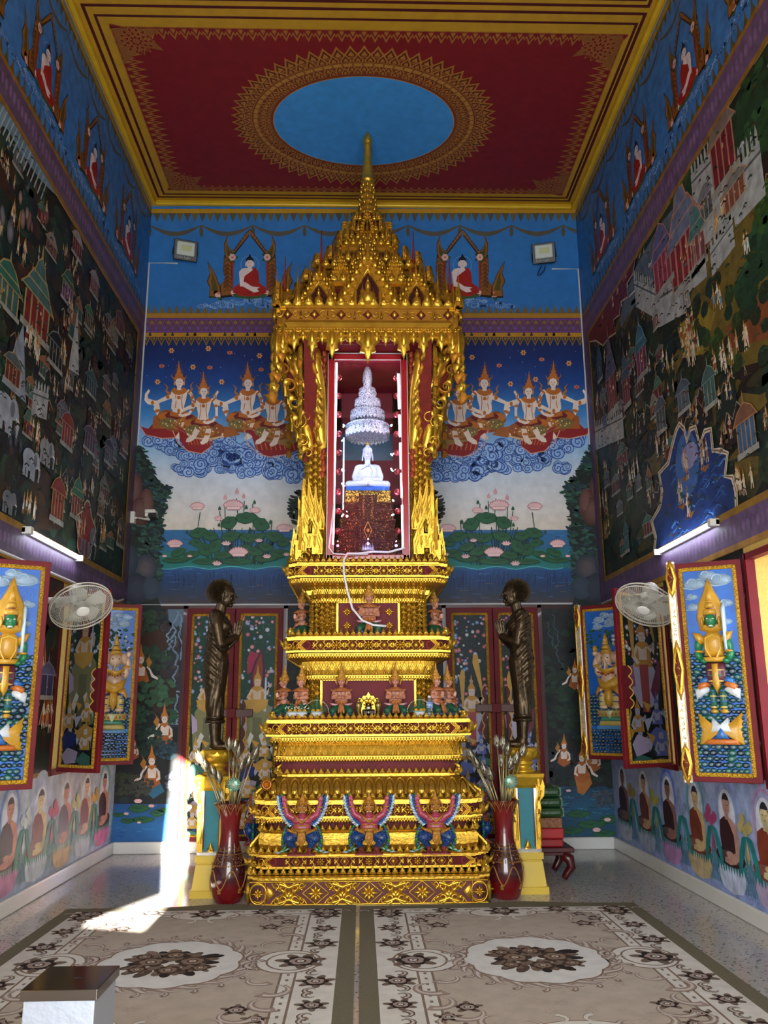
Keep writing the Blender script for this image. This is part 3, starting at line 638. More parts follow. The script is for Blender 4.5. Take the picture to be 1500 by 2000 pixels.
rr=random.Random(21); L=bp.L
# waterfall and rocks on the left
bp.poly([(325,1190),(362,1190),(360,1330),(352,1345),(352,1420),(330,1420),(336,1350),(318,1335),(322,1270)],'#2a2f38')
for i in range(60): bp.ell(rr.uniform(318,362),rr.uniform(1195,1340),rr.uniform(3,7),rr.uniform(4,9),rr.choice(['#3a2a2c','#2c3038','#4a3a3c','#1c2026']),9,0,1 if i==0 else 0)
def fall(P,w,c='#8aa4bc',n=3):
    for q in range(n): bp.line([(x+rr.uniform(-1.5,1.5)+2*math.sin(k*1.7+q),y) for k,(x,y) in enumerate(P)],[w*rr.uniform(.3,1.) for _ in P],mixc(c,'#2a3440',rr.uniform(0,.5)),1)
def way(x0,y0,x1,y1,a,n=12): return [(x0+(x1-x0)*k/n+a*math.sin(k*.9),y0+(y1-y0)*k/n) for k in range(n+1)]
bp.poly([(328,1190),(360,1190),(358,1215),(345,1225),(330,1212)],'#5c7488')
for A in ((346,1194,336,1250,4),(336,1250,330,1268,2),(340,1240,346,1300,4),(346,1300,336,1345,3),(332,1262,320,1285,2),(352,1200,354,1290,3),(336,1222,322,1262,3),(344,1356,346,1412,3)): fall(way(*A),2.2)
bp.line([(320,1349),(352,1351)],3,'#8aa4bc'); bp.line([(320,1412),(352,1414)],4,'#7a94ac')
bp.poly([(262,1255),(300,1225),(322,1235),(328,1262),(310,1285),(280,1290)],'#3e2318'); bp.poly([(290,1330),(330,1322),(345,1345),(340,1390),(300,1392)],'#32201a')
for (x,y,q,c) in ((290,1215,26,'#2c4a30'),(300,1285,34,'#2a4a34'),(308,1350,40,'#3c6a4a'),(285,1440,34,'#26483a'),(262,1395,28,'#2f5a40'),(330,1465,26,'#2c4e5c'),(335,1400,20,'#2a5a3c'),(240,1530,30,'#3a3f2c'),(345,1525,26,'#6a7280'),(275,1535,28,'#4a4a40')): bush(bp,x,y,q,c,rr,60,.16)
bp.L=L+8
# pool leaves on the left
for (x,y,w,h) in ((232,1591,14,5),(272,1579,18,9),(280,1601,19,7),(250,1603,12,6),(308,1588,12,8),(322,1582,12,5)): leafp(bp,x,y,w,h)
bp.L+=4; lotus(bp,270,1566,8); lotus(bp,296,1575,6); lotus(bp,247,1590,5); lotus(bp,272,1607,4); bp.L+=4
# right: dark gorge, foliage, pool
L=bp.L
for A in ((1078,1200,1090,1250,3),(1090,1250,1086,1280,2),(1086,1280,1102,1305,2),(1068,1215,1080,1262,2)): fall(way(*A),1.3,'#4c6070',2)
for (x,y,q,c) in ((1100,1340,40,'#1f3a2a'),(1095,1400,34,'#1c3a2a'),(1130,1390,26,'#1a3026'),(1090,1480,30,'#24303a'),(1170,1460,30,'#16231e'),(1180,1560,24,'#4a5460'),(1150,1250,30,'#14201c')): bush(bp,x,y,q,c,rr,70,.15)
bp.L=L+8
for (x,y,w,h) in ((1130,1590,20,8),(1155,1610,24,9),(1190,1600,16,9),(1115,1622,22,8),(1180,1628,20,7)): leafp(bp,x,y,w,h)
bp.L+=4; lotus(bp,1186,1602,7); lotus(bp,1165,1622,8); lotus(bp,1110,1545,5); bp.L+=4
def kinnari(p,x,y,s,f=1):
    """small crowned half figure of the forest scene"""
    L=p.L; p.at(x,y,s,f)
    p.poly([(-16,0),(-12,16),(-8,26),(8,26),(12,14),(16,0),(0,-10)],'#a85c20'); p.poly([(-8,26),(-7,10),(7,10),(9,26),(5,32),(-4,32)],SK)
    p.poly([(-8,30),(-16,20),(-20,8),(-32,2),(-33,6),(-24,12),(-18,24),(-10,34)],SK); p.poly([(8,30),(15,22),(16,8),(8,4),(8,8),(12,12),(10,22)],SK)
    p.poly([(-9,32),(0,25),(9,32),(5,35),(-5,35)],OR); p.ell(0,41,6,7.4,SK,12); p.poly([(-8,43),(-6,50),(-3,56),(0,74),(3,56),(6,50),(8,43),(4,47),(-4,47)],'#c9772a'); p.line([(-3,41),(-1,41)],.9,'#40201a'); p.line([(1,41),(3,41)],.9,'#40201a',0)
    p.poly([(-14,24),(-22,36),(-16,46),(-20,54),(-10,40)],'#b87a2a')
    p.off(); p.L=L
for a in ((276,1330,1.0,-1),(322,1446,1.0,1),(297,1530,1.05,1),(262,1478,.6,1),(1122,1340,.75,1),(1136,1350,.6,-1),(1101,1490,.8,1),(1136,1520,.95,-1),(1160,1500,.8,1)): kinnari(bp,*a)
bp.poly([(1120,1508),(1150,1508),(1156,1530),(1140,1552),(1128,1548)],'#b06a26'); bp.poly([(287,1528),(312,1526),(322,1545),(300,1560),(284,1545)],'#2f6a8a',0)
bp.L+=3
bp.rect(UL,1182,UR,1189,'#3a1d1c'); bp.build('back_wall_painting',WB)
# ================================================================ SIDE WALL PAINTINGS (a = depth y, b = height z, metres)
PXM=.0064
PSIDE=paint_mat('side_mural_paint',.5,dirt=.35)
def sidew(X,sg,name,par):
    p=Paint((X+sg*.002,0,0),(0,1,0),(0,0,1),(sg,0,0),eps=.00025); rr=random.Random(40+int(X)); d=lambda u,v:(lambda q:(q.y,q.z))(atX(u,v,X))
    y0,y1=3.2,YB
    # bands
    p.rect(y0,6.75,y1,ZC-.1,FB); p.rect(y0,8.30,y1,8.36,'#a5801f'); L=p.L
    n=60
    for i in range(n):
        a=y0+(i+.5)*(y1-y0)/n; w=(y1-y0)/n/2; p.poly([(a-w,8.3),(a-w*.4,8.24),(a,8.16),(a+w*.4,8.24),(a+w,8.3)],'#5a4d30',1 if i==0 else 0)
        p.poly([(a-w,6.78),(a-w*.4,6.86),(a,6.95),(a+w*.4,6.86),(a+w,6.78)],'#5b5232',0)
    for i in range(12):
        a=y0+i*.64; p.line([(a+.64*k/12,8.16-.12*math.sin(PI*k/12)) for k in range(13)],[.01+.04*math.sin(PI*k/12) for k in range(13)],'#4f5250',1 if i==0 else 0)
    p.L+=1; Lp=p.L
    for k in range(6): buddha_panel(p,[9.42,8.05,6.65,5.25,3.9,12][k] if sg>0 else [9.28,7.90,6.52,5.14,3.8,12][k],7.02,PXM*1.02,ky=1.06) if k<5 else None
    p.L=Lp+45
    # purple and gold bands
    BD='#5c4a62' if sg>0 else '#644e70'
    p.rect(y0,6.44,y1,6.78,BD); p.rect(y0,6.74,y1,6.79,'#8f6427',1); p.rect(y0,6.40,y1,6.45,'#8f6427',0)
    p.rect(y0,2.86,y1,3.15,BD,0); p.rect(10.16,2.86,y1,6.5,BD,1); p.rect(y0,3.12,10.16,3.18,'#8d6a22',1); p.rect(y0,2.84,y1,2.89,'#a5782a',0); p.rect(10.12,3.15,10.16,6.42,'#7a5a26',1)
    for i in range(90): a=y0+i*.08; p.ell(a,6.6,.03,.06,'#7c5f86',6,0,1 if i==0 else 0); p.ell(a,3.0,.03,.05,'#735a80',6,0,0)
    p.L=2; p.cl=(y0,10.12,3.18,6.40); k0=len(p.g.c)
    # scenery ground: zones of foliage, earth and rock
    p.rect(y0,3.18,10.12,6.40,'#15180f')
    pal=['#16281f','#213a2a','#0e1512','#3a2a18','#2a3620','#4a341e','#18222a','#28402a'] if sg>0 else ['#12241c','#1e3524','#0e1614','#33301a','#25361f','#1a2a1c','#3d3a1e','#16221f']
    p.L+=1
    for i in range(1500):
        a=rr.uniform(y0,10.1); b=rr.uniform(3.2,6.4); p.poly(p.blobp(a,b,rr.uniform(.04,.16),8,.35,rr,.8),rr.choice(pal),0)
        if i%250==249: p.L+=1
    earth='#4a3018' if sg>0 else '#6a5a22'
    for i in range(34):
        a=rr.uniform(y0,10.1); b=rr.uniform(3.3,6.2); p.poly([(a+rr.uniform(.1,.6)*math.cos(t),b+rr.uniform(.04,.16)*math.sin(t)) for t in [2*PI*k/12 for k in range(12)]],mixc(earth,(0,0,0,1),rr.random()*.5),1 if i%8==0 else 0)
    p.L+=1
    def tree(a,b,r,c,n=26):
        L=p.L; p.ell(a,b,r*.95,r*.85,mixc(c,(0,0,0,1),.7),10)
        for i in range(n):
            q=rr.random()**.6; t=rr.uniform(0,6.28); u=a+r*q*math.cos(t); w=b+r*.85*q*math.sin(t); s=r*rr.uniform(.12,.22)
            p.ell(u,w,s,s*.75,mixc(c,(0,0,0,1),.55-.4*max(0,math.sin(t))*q),7,0,1 if i%9==0 else 0)
        p.L=L
    def people(a,b,n,s=.1,w=.16,c=None):
        L=p.L
        for i in range(n):
            x=a+rr.uniform(-w,w); z=b+rr.uniform(-.05,.05); k=rr.choice(['#d8c2a0','#c9ad88','#e0cdb4','#b98c5a']); rb=c or rr.choice(['#8c2c1c','#2f5a54','#d8cbb0','#a0682c','#3c4a78','#c9b48a'])
            p.poly([(x-s*.16,z),(x+s*.16,z),(x+s*.12,z+s*.5),(x-s*.12,z+s*.5)],rb,1 if i==0 else 0); p.poly([(x-s*.15,z+s*.45),(x+s*.15,z+s*.45),(x+s*.12,z+s*.8),(x-s*.12,z+s*.8)],k,0)
            p.line([(x+s*.1,z+s*.7),(x+s*.32,z+s*.5)],s*.1,k,0); p.line([(x-s*.1,z),(x-s*.14,z-s*.35)],s*.1,k,0); p.line([(x+s*.1,z),(x+s*.18,z-s*.32)],s*.1,k,0)
            p.ell(x,z+s*.93,s*.11,s*.14,k,7,0,1); p.poly([(x-s*.1,z+s*.98),(x,z+s*1.35),(x+s*.1,z+s*.98)],'#b07a2a',0); p.L-=1
        p.L=L
    def pavilion(a,b,w,h,wall,roof,trim='#b89a5a',npl=3,tiers=2):
        L=p.L; p.rect(a-w*.5,b,a+w*.5,b+h*.55,'#231616'); p.rect(a-w*.46,b+h*.04,a+w*.46,b+h*.52,wall)
        for i in range(npl+1): x=a-w*.5+w*i/npl; p.rect(x-w*.03,b,x+w*.03,b+h*.55,trim,1 if i==0 else 0)
        p.rect(a-w*.62,b-h*.07,a+w*.62,b+h*.03,'#9a9a90',1); 
        for t in range(tiers):
            q=1-t*.32; z=b+h*(.5+t*.17); p.poly([(a-w*.7*q,z-h*.02),(a+w*.7*q,z-h*.02),(a+w*.42*q,z+h*.18),(a,z+h*.3),(a-w*.42*q,z+h*.18)],roof); p.line([(a-w*.72*q,z-h*.03),(a-w*.42*q,z+h*.18),(a,z+h*.3),(a+w*.42*q,z+h*.18),(a+w*.72*q,z-h*.03)],w*.035,trim)
            p.line([(a-w*.7*q,z),(a+w*.7*q,z)],w*.03,trim,0)
        z=b+h*(.6+tiers*.17); p.poly([(a-w*.05,z),(a,z+h*.25),(a+w*.05,z)],trim); p.L=L; people(a,b+h*.12,4,h*.22,w*.3); p.L=L
    def wall(a0,b0,a1,b1,h,c='#a4a8a6'):
        p.poly([(a0,b0),(a1,b1),(a1,b1+h),(a0,b0+h)],c); n=max(3,int(math.hypot(a1-a0,b1-b0)/.07))
        for i in range(n): t=(i+.5)/n; x=a0+(a1-a0)*t; z=b0+(b1-b0)*t+h; p.poly([(x-.02,z),(x-.02,z+h*.2),(x,z+h*.35),(x+.02,z+h*.2),(x+.02,z)],c,0)
        p.line([(a0,b0+h*.8),(a1,b1+h*.8)],h*.06,'#5a6064'); p.L-=2
    def rock(a,b,r,c,n=5):
        L=p.L
        for i in range(n):
            x=a+rr.uniform(-r,r); z=b+rr.uniform(-r,r)*.6; q=r*rr.uniform(.35,.6); 
            for k in range(3): p.ell(x,z,q*.6*(1-k*.28),q*(1-k*.25),mixc(mixc(c,(0,0,0,1),.65),c,k*.35),10)
            p.L-=3
        p.L=L
    def eleph(a,b,s,c='#8a8f94',f=1):
        L=p.L; p.at(a,b,s,f); p.ell(0,.5,.5,.33,c,14); p.ell(.5,.6,.24,.26,c,12); p.line([(.66,.6),(.8,.3),(.74,0)],[.2,.14,.08],c,0)
        for x in (-.34,-.12,.2,.38): p.rect(x-.08,-.05,x+.09,.4,c,0)
        p.ell(.42,.58,.13,.2,'#6c7278',10); p.line([(.64,.44),(.84,.4)],.04,'#e8e0d0'); p.off(); p.L=L
    def cloudring(P,c,fill,w=.05):
        p.poly(P,fill); p.line(P+[P[0]],w,'#7a6a5a'); p.line(P+[P[0]],w*.5,c)
    for i in range(150): tree(rr.uniform(y0,10.05),rr.uniform(3.3,6.35),rr.uniform(.08,.2),rr.choice(['#2c5238','#24402e','#3a5a34','#1f4440','#3c4a2a'] if sg<0 else ['#2c5c44','#24483a','#4a5a34','#1f5048','#3a3a24']),14)
    p.L+=3
    for i in range(60): rock(rr.uniform(y0,10.05),rr.uniform(3.3,6.3),rr.uniform(.06,.14),rr.choice(['#5a5a52','#4a4038','#6a5240','#5a6470']),4)
    p.L+=5
    for i in range(70): people(rr.uniform(4,10.0),rr.uniform(3.35,6.3),rr.choice((2,3,4)),.085,.1)
    p.L+=4
    for i in range(46):
        a=rr.uniform(4.2,9.9); b=rr.uniform(3.3,6.1); h=rr.uniform(.18,.32); c_=rr.choice([('#6a1c1c','#3c6a60'),('#4a5a6a','#5a6a78'),('#6a4438','#8a8478'),('#5a2c34','#6a6a72'),('#2c5a50','#8a5a3a')])
        pavilion(a,b,h*rr.uniform(.7,1.1),h,c_[0],c_[1],rr.choice(['#8a7a4a','#8a8a84','#94705a']),rr.choice((2,3,4)),rr.choice((1,2)))
    p.L+=8
    for i in range(26):   # zigzag scene dividers
        a=rr.uniform(4.2,9.6); b=rr.uniform(3.5,6.1); s_=rr.uniform(.05,.11); P0=[(a+k*s_,b+(s_*1.1 if k%2 else 0)-k*s_*rr.uniform(.0,.4)) for k in range(rr.choice((5,6,7)))]
        p.poly(P0+[(P0[-1][0],b-.25),(P0[0][0],b-.2)],mixc(rr.choice(['#10161c','#2a1a14','#16281e']),(0,0,0,1),.2)); p.line(P0,.014,rr.choice(['#7a9a94','#8a8a8a','#9a7a5a'])); p.L-=2; people(a+.2,b-.12,4,.1,.14)
    p.L+=3
    P_=lambda u,v:d(u,v)
    if sg>0:
        p.poly([d(-30,170),d(8,195),d(40,250),d(95,345),d(105,380),d(75,350),d(40,300),d(10,250),d(-30,230)],'#6f8a98'); 
        for k in range(14): a,b=d(5+k*6.5,205+k*11.5); p.line([(a,b),(a-.1,b-.25)],.02,'#9db4be',1 if k==0 else 0)
        for (u,v,h,w,wc,rc,tc,t) in ((66,650,.75,.75,'#8c1f1c','#4f7f78','#c9b070',3),(8,600,.5,.6,'#3e6a66','#2f7a64','#c9b070',2),(105,715,.5,.45,'#22150f','#141a20','#8ba39c',1),(128,590,.42,.4,'#6c4a8a','#2f6a5c','#c9a95a',2),(147,500,.4,.35,'#7a1f24','#b0b4ac','#c98a7a',1),(181,575,.4,.35,'#8a5a60','#a0a0a0','#c99a8a',1),(170,640,.38,.3,'#3c4a50','#2c8064','#c9b070',1),(231,650,.4,.4,'#5a3438','#6a4a4a','#b08a7a',1),(175,770,.38,.4,'#304450','#3c6a64','#7fa0a0',1),(127,870,.5,.4,'#a03324','#a03324','#a8a8a0',1),(172,880,.4,.45,'#4a3a4a','#5a5468','#9a8a9a',1),(210,905,.42,.4,'#4a4a5a','#3c3c48','#9a9aa8',1),(108,1015,.62,.42,'#8f2a24','#9a2a24','#c9a95a',1),(146,1010,.5,.42,'#8a2a3a','#2f8064','#c9b070',2),(233,1065,.5,.4,'#5a2a24','#6a6a70','#a8a098',1),(242,880,.36,.3,'#8a5a2a','#4a5a5a','#c9b070',1),(250,690,.36,.35,'#5a4a3a','#50605a','#b0a070',1),(20,750,.4,.4,'#7a2a22','#5a6a6a','#b0a070',1)):
            a,b=d(u,v); pavilion(a,b,w*.72,h*.86,mixc(wc,'#20201c',.25),mixc(rc,'#20201c',.3),mixc(tc,'#20201c',.35),4,t)
        a,b=d(22,740); p.poly([(a-.2,b-.1),(a+.1,b+.55),(a+.3,b-.1)],'#8a94a4'); a,b=d(140,700); p.poly([(a-.1,b-.15),(a+.02,b+.55),(a+.2,b-.1)],'#b4b6b4',0)
        for (u,v,s,c) in ((52,930,.3,'#9aa2ac'),(84,905,.28,'#8f9290'),(10,1000,.22,'#70767c'),(164,1085,.4,'#6c7084'),(2,835,.36,'#9aa2ac')): eleph(*d(u,v),s,c)
        a0,b0=d(58,810); a1,b1=d(88,820); wall(a0,b0,a1,b1,.25)
        a,b=d(165,1040); cloudring([(a+.28*math.cos(t)*(1+.18*math.sin(5*t)),b+.3*math.sin(t)*(1+.15*math.cos(4*t))) for t in [2*PI*k/30 for k in range(30)]],'#c9b49a','#8a2a24',.03)
        for (u,v,n,c) in ((52,1000,7,'#dcd8c8'),(75,705,6,'#e0dccc'),(122,750,4,None),(173,955,2,'#e8e8e8'),(60,670,6,None),(118,690,5,'#e0b070'),(62,855,4,None),(155,1035,5,'#d8a070'),(196,1045,5,'#d8a040'),(232,1050,4,None),(130,610,4,None),(40,500,5,None),(30,440,4,None),(90,430,3,None)): people(*d(u,v),n,.12,.14,c)
        for (u,v,r,c) in ((48,420,.16,'#b0948a'),(60,440,.14,'#8a6a5c'),(88,430,.15,'#a05a5c'),(5,430,.2,'#8a8a90')): rock(*d(u,v),r,c,3)
    else:
        # top-right sky, clouds, left red heaven
        sky=[d(1510,150),d(1490,190),d(1420,290),d(1340,380),d(1290,440),d(1245,520),d(1225,570),d(1213,620),d(1215,640),d(1240,600),d(1275,560),d(1310,470),d(1360,410),d(1420,330),d(1510,240)]
        p.poly(sky,'#5a6672'); 
        for k in range(50): t=k/50; a,b=d(1500-260*t,190+380*t+rr.uniform(-5,25)); p.line([(a,b),(a+.35,b+.05)],rr.uniform(.02,.05),rr.choice(['#8a929a','#b8bcc0','#3f4a58','#c9c4b8']),0)
        redp=[d(1146,655),d(1180,595),d(1215,540),d(1243,498),d(1238,535),d(1226,555),d(1228,580),d(1214,590),d(1212,615),d(1200,625),d(1205,650),d(1190,660),d(1180,675),d(1165,665),d(1150,672)]
        cloudring(redp,'#c9b49a','#6a1a1e',.03)
        for (u,v) in ((1222,545),(1208,572),(1198,600),(1165,625),(1178,618)): people(*d(u,v),2,.12,.05,'#b0503c')
        # yellow slopes
        p.poly([d(1345,560),d(1400,470),d(1480,370),d(1510,340),d(1510,700),d(1440,720),d(1400,700),d(1360,690)],'#6a5a1e'); p.poly([d(1325,640),d(1375,590),d(1400,610),d(1380,690),d(1340,700)],'#8a741e')
        p.poly([d(1420,640),d(1510,560),d(1510,660),d(1430,680)],'#7a4420')
        for i in range(40): a,b=d(rr.uniform(1340,1500),rr.uniform(540,720)); tree(a,b,rr.uniform(.06,.12),rr.choice(['#2c5238','#4a6a2a','#3a4a24']),10)
        p.L+=2
        for (u,v,r) in ((1470,200,.32),(1490,250,.3),(1430,270,.26),(1330,360,.22),(1400,300,.24),(1350,350,.2),(1495,480,.3),(1500,400,.2),(1460,560,.2)): tree(*d(u,v),r,rr.choice(['#3a6a34','#4f7a2a','#2c5a34']),60)
        p.L+=8
        # white city walls
        for (A,B,h) in (((1245,600),(1290,625),.34),((1290,640),(1345,610),.38),((1345,575),(1385,540),.36),((1380,480),(1440,420),.42),((1395,540),(1440,480),.25),((1440,445),(1500,380),.46),((1166,880),(1222,855),.3),((1360,420),(1400,380),.4)):
            wall(*d(*A),*d(*B),h)
        for (u,v,h,w,wc,rc,tc,t,n) in ((1345,545,1.0,.9,'#8c1f24','#7a8aa8','#d0907a',3,4),(1300,560,.8,.6,'#a03a4a','#6a6a9a','#d08a8a',2,3),(1370,520,.7,.4,'#7a4a5a','#4f8a86','#d0a07a',2,2),(1420,350,.95,.55,'#7a1f2c','#8a7a6a','#c98a6a',3,3),(1440,400,.4,.5,'#8a5040','#8a8a84','#c9a07a',1,3),(1385,430,.5,.35,'#5a5a5a','#8a8a90','#b0b0b0',1,2),
           (1200,800,.95,.45,'#7a1c20','#5a6478','#b07a6a',3,4),(1228,790,.7,.3,'#7a2a34','#4a6a80','#c08a8a',2,2),(1258,730,.65,.4,'#8a3a4a','#3c7a94','#9ab0c0',2,2),(1175,740,.5,.25,'#3a4a5a','#34607a','#7a9ab0',2,2),
           (1340,800,.42,.35,'#5a6468','#4f5e6a','#8a9aa4',1,2),(1392,790,.5,.3,'#48645c','#4a6a64','#8ab0a8',1,2),(1296,840,.5,.32,'#4a5258','#56626c','#9aa4ac',1,2),(1465,880,.55,.4,'#3a6a94','#8a5a3a','#c09060',1,3),(1228,1075,.45,.2,'#3c6468','#3a7078','#8ac0c0',1,2),(1185,840,.3,.2,'#4a6a8a','#4a5a7a','#9ab0c8',1,2),(1345,600,.35,.2,'#8a8a88','#a8aaa6','#c8c8c0',1,2),(1285,640,.3,.2,'#8a5a50','#a8aaa6','#c8c8c0',1,2)):
            a,b=d(u,v); pavilion(a,b,w*.74,h*.9,mixc(wc,'#201c1c',.15),mixc(rc,'#30343c',.3),mixc(tc,'#30302c',.3),n+1,t)
        for (u,v,n,c) in ((1300,575,10,None),(1350,515,10,None),(1350,680,10,None),(1345,650,8,'#9a4a2a'),(1355,700,8,'#c8c0a0'),(1430,700,7,'#dcd4c0'),(1412,710,2,'#a04a1c'),(1405,590,4,'#6a90b0'),(1470,480,2,'#c8d4cc'),(1240,930,6,'#e0dccc'),(1205,860,4,None),(1297,880,3,'#e0dccc'),(1295,860,3,None),(1180,980,4,None),(1190,1045,4,None),(1455,950,6,'#dcd0b8'),(1425,400,5,'#d8b060'),(1410,430,4,'#d8b060'),(1165,800,5,'#a05a3a'),(1298,720,3,None),(1450,680,4,'#d8b8a0')): people(*d(u,v),n,.13,.16,c)
        # blue lagoon with curling edge
        edge=[(1281,1085),(1283,1050),(1275,1020),(1292,990),(1296,960),(1290,925),(1308,905),(1316,870),(1324,840),(1330,828),(1340,838),(1345,862),(1352,838),(1362,834),(1370,868),(1380,842),(1392,838),(1396,880),(1410,880),(1425,885),(1420,930),(1435,932),(1442,960),(1444,1000)]
        E2=[d(u,v) for u,v in edge]; cx,cy=d(1365,980)
        p.cl=(y0,10.12,3.18,6.4)
        p.poly(E2,'#c9bba0'); p.poly([(cx+(a-cx)*.955,cy+(b-cy)*.965) for a,b in E2],'#14336e')
        for i in range(130):
            a,b=d(rr.uniform(1318,1420),rr.uniform(870,1060)); t=rr.random(); p.line([(a-.08,b-.02),(a,b+.01),(a+.1,b-.02)],rr.uniform(.008,.02),rr.choice(['#2f5fa0','#4f86c4','#0f2450','#1e4a8a']),1 if i==0 else 0)
        p.ell(*d(1345,905),.28,.3,'#38609a',14); p.ell(*d(1350,890),.2,.12,'#8a8ab0',12)
        for (u,v) in ((1380,905),(1342,925),(1336,980),(1352,995)): L=p.L; a,b=d(u,v); p.poly([(a-.2,b+.02),(a,b-.08),(a+.2,b+.02),(a+.12,b-.02),(a-.1,b-.03)],'#8a5a2a'); people(a,b+.02,3,.14,.08); p.L=L
        p.line(E2,.05,'#d8c8ac'); p.line(E2,.016,'#7a6a58')
    for i in range(900):   # loose brush strokes of foliage over the scene
        a=rr.uniform(y0,10.1); b=rr.uniform(3.2,6.38); q=rr.uniform(.02,.05); p.line([(a-q,b-q*.3),(a,b+q*.3),(a+q,b)],rr.uniform(.008,.02),rr.choice(['#1c3024','#0e1814','#2c4a34','#3a3220'] if (i%3 or sg>0) else ['#4a4a22','#5a3a1c','#2c4a34']),0)
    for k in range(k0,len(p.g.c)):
        c=p.g.c[k]; f=.85 if sg>0 else .95  # mural colours dimmed to stand in for the weaker wall light
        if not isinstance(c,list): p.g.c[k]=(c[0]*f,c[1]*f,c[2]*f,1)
    p.cl=None
    # band between the openings, below the purple strip
    p.L=2
    segs=[(y0,WIN[0][0]-.02),(WIN[0][1]+.02,WIN[1][0]-.02),(WIN[1][1]+.02,YB)]
    for si,(a0,a1) in enumerate(segs):
        p.cl=(a0,a1,1.08,2.84); p.rect(a0,1.08,a1,2.84,'#171c16'); L=p.L; p.L+=1
        for i in range(520): p.poly(p.blobp(rr.uniform(a0,a1),rr.uniform(1.1,2.84),rr.uniform(.03,.12),7,.35,rr),rr.choice(['#1a2a1e','#2c1c14','#14181c','#38201a','#1c2e2a','#4a2a1a'] if sg>0 else ['#14201c','#101418','#1c2420','#241e1c','#1a2a2c']),0); p.L+=(1 if i%120==119 else 0)
        for i in range(16): tree(rr.uniform(a0,a1),rr.uniform(1.2,2.7),.12,'#24463a',16)
        p.L+=3
        if a1-a0>.3:
            for k in range(7): a=rr.uniform(a0+.1,a1-.1); people(a,1.3+k*.21,3,.16,.1)
            if sg>0:
                for (a,b,h) in ((7.75,1.95,.5),(8.0,1.5,.4),(7.4,1.6,.4)): p.poly([(a-.16,b),(a,b+h),(a+.16,b)],'#7a2c1c'); p.line([(a-.16,b),(a,b+h),(a+.16,b)],.02,'#c08a7a'); people(a,b,4,.15,.08,'#c07a40')
                pavilion(7.95,1.75,.3,.4,'#3a3a5a','#5a5a78','#8a8aa0',2,1)
            else:
                for (a,b,h) in ((7.75,1.9,.75),(7.1,1.6,.5)): p.poly([(a-.16,b),(a-.12,b+h*.6),(a,b+h),(a+.12,b+h*.6),(a+.16,b)],'#6a7480'); p.line([(a-.16,b),(a-.12,b+h*.6),(a,b+h),(a+.12,b+h*.6),(a+.16,b)],.02,'#b0bcc8')
                people(7.7,1.2,8,.2,.2,'#c8ccd0')
        p.cl=None; p.L=L
    p.cl=None
    # ochre sill line and pale dado with seated monks
    p.L=2
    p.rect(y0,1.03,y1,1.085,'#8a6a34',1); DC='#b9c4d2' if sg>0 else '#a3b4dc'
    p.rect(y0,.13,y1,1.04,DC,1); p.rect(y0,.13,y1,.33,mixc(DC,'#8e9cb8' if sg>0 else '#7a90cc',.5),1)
    for i in range(160): p.spiral(rr.uniform(y0,y1),rr.uniform(.15,.34),rr.uniform(.02,.05),.006,'#8792a8' if sg>0 else '#6a80bc',1.2,rr.uniform(0,6),1,1 if i==0 else 0)
    p.L+=2
    halo=['#5aa890','#c8c0a0','#d0ccc8','#b8c4e0','#4a7ed0','#b8c4d8','#c8a0c0'] if sg>0 else ['#9aa8cc','#a8b0cc','#4a6ee0','#3aa0a8','#8a9ad0','#b888b0','#8a9ad0']
    skin=['#c98a6c','#d8b48c','#d08c72','#e0c890','#cc907c','#d8b890','#c98a6c'] if sg>0 else ['#8a5a54','#c8a078','#9a6a60','#d0b480','#c8988a','#d8c898','#9a6a60']
    robe=['#3e1f22','#7e3826','#3e1f22','#7e3826','#3e1f22','#7e3826','#3e1f22'] if sg>0 else ['#3a1a20','#6a3028','#341822','#7e3826','#3a1a20','#8a3c28','#341822']
    lot=['#cc6f94','#c4ccd4','#d8b070','#d0d8e0','#cc8fae','#d8dce4','#cc6f94'] if sg>0 else ['#b4bcd0','#a8b4cc','#b888c0','#c8b48c','#c8d4ee','#b8a8c8','#c8d4ee']
    flw=['#c89a4a','#d0d08a','#d0607a','#d4dcdc','#d08aa0','#d8a050'] if sg>0 else ['#a8923c','#b8b450','#98a8cc','#b84a7a','#c0b070','#b84a7a']
    ms=[9.98,9.35,8.72,8.05,7.37,6.70,6.03] if sg>0 else [9.99,9.25,8.53,7.84,7.18,6.50,5.82]
    for k,a in enumerate(ms):
        L=p.L; fl=sg*-1; p.T=(a*(1-1.24),0,1.24,1,1,0)
        z=.18
        for j in range(8): q=1.28-j*.06; p.ell(a,z+.60,.16*q,.25*q,mixc(halo[k],DC,1-j/8 if j<5 else (j-5)/2.5),22)
        p.ell(a,z+.59,.125,.19,mixc('#e8ecf4',DC,.2),20)
        p.poly([(a-.20,z+.19),(a-.22,z+.1),(a-.15,z+.0),(a,z-.03),(a+.15,z),(a+.22,z+.1),(a+.2,z+.19)],lot[k])
        for j in range(5): p.line([(a+(-.16+.08*j),z+.17),(a+(-.1+.05*j),z+.0)],.006,mixc(lot[k],'#8a6a7a',.35),1 if j==0 else 0)
        for j in range(11): x=a-.2+j*.04; p.poly([(x-.03,z+.22),(x,z+.12),(x+.03,z+.22)],'#3f7d62' if sg>0 else '#2f8084',1 if j==0 else 0)
        p.ell(a,z+.25,.225,.075,robe[k],18); p.poly([(a-.11,z+.24),(a-.13,z+.46),(a-.1,z+.53),(a-.03,z+.56),(a+.05,z+.56),(a+.12,z+.52),(a+.135,z+.42),(a+.11,z+.24)],robe[k]); p.ell(a,z+.25,.19,.05,mixc(robe[k],(1,1,1,1),.06),14)
        s_=fl
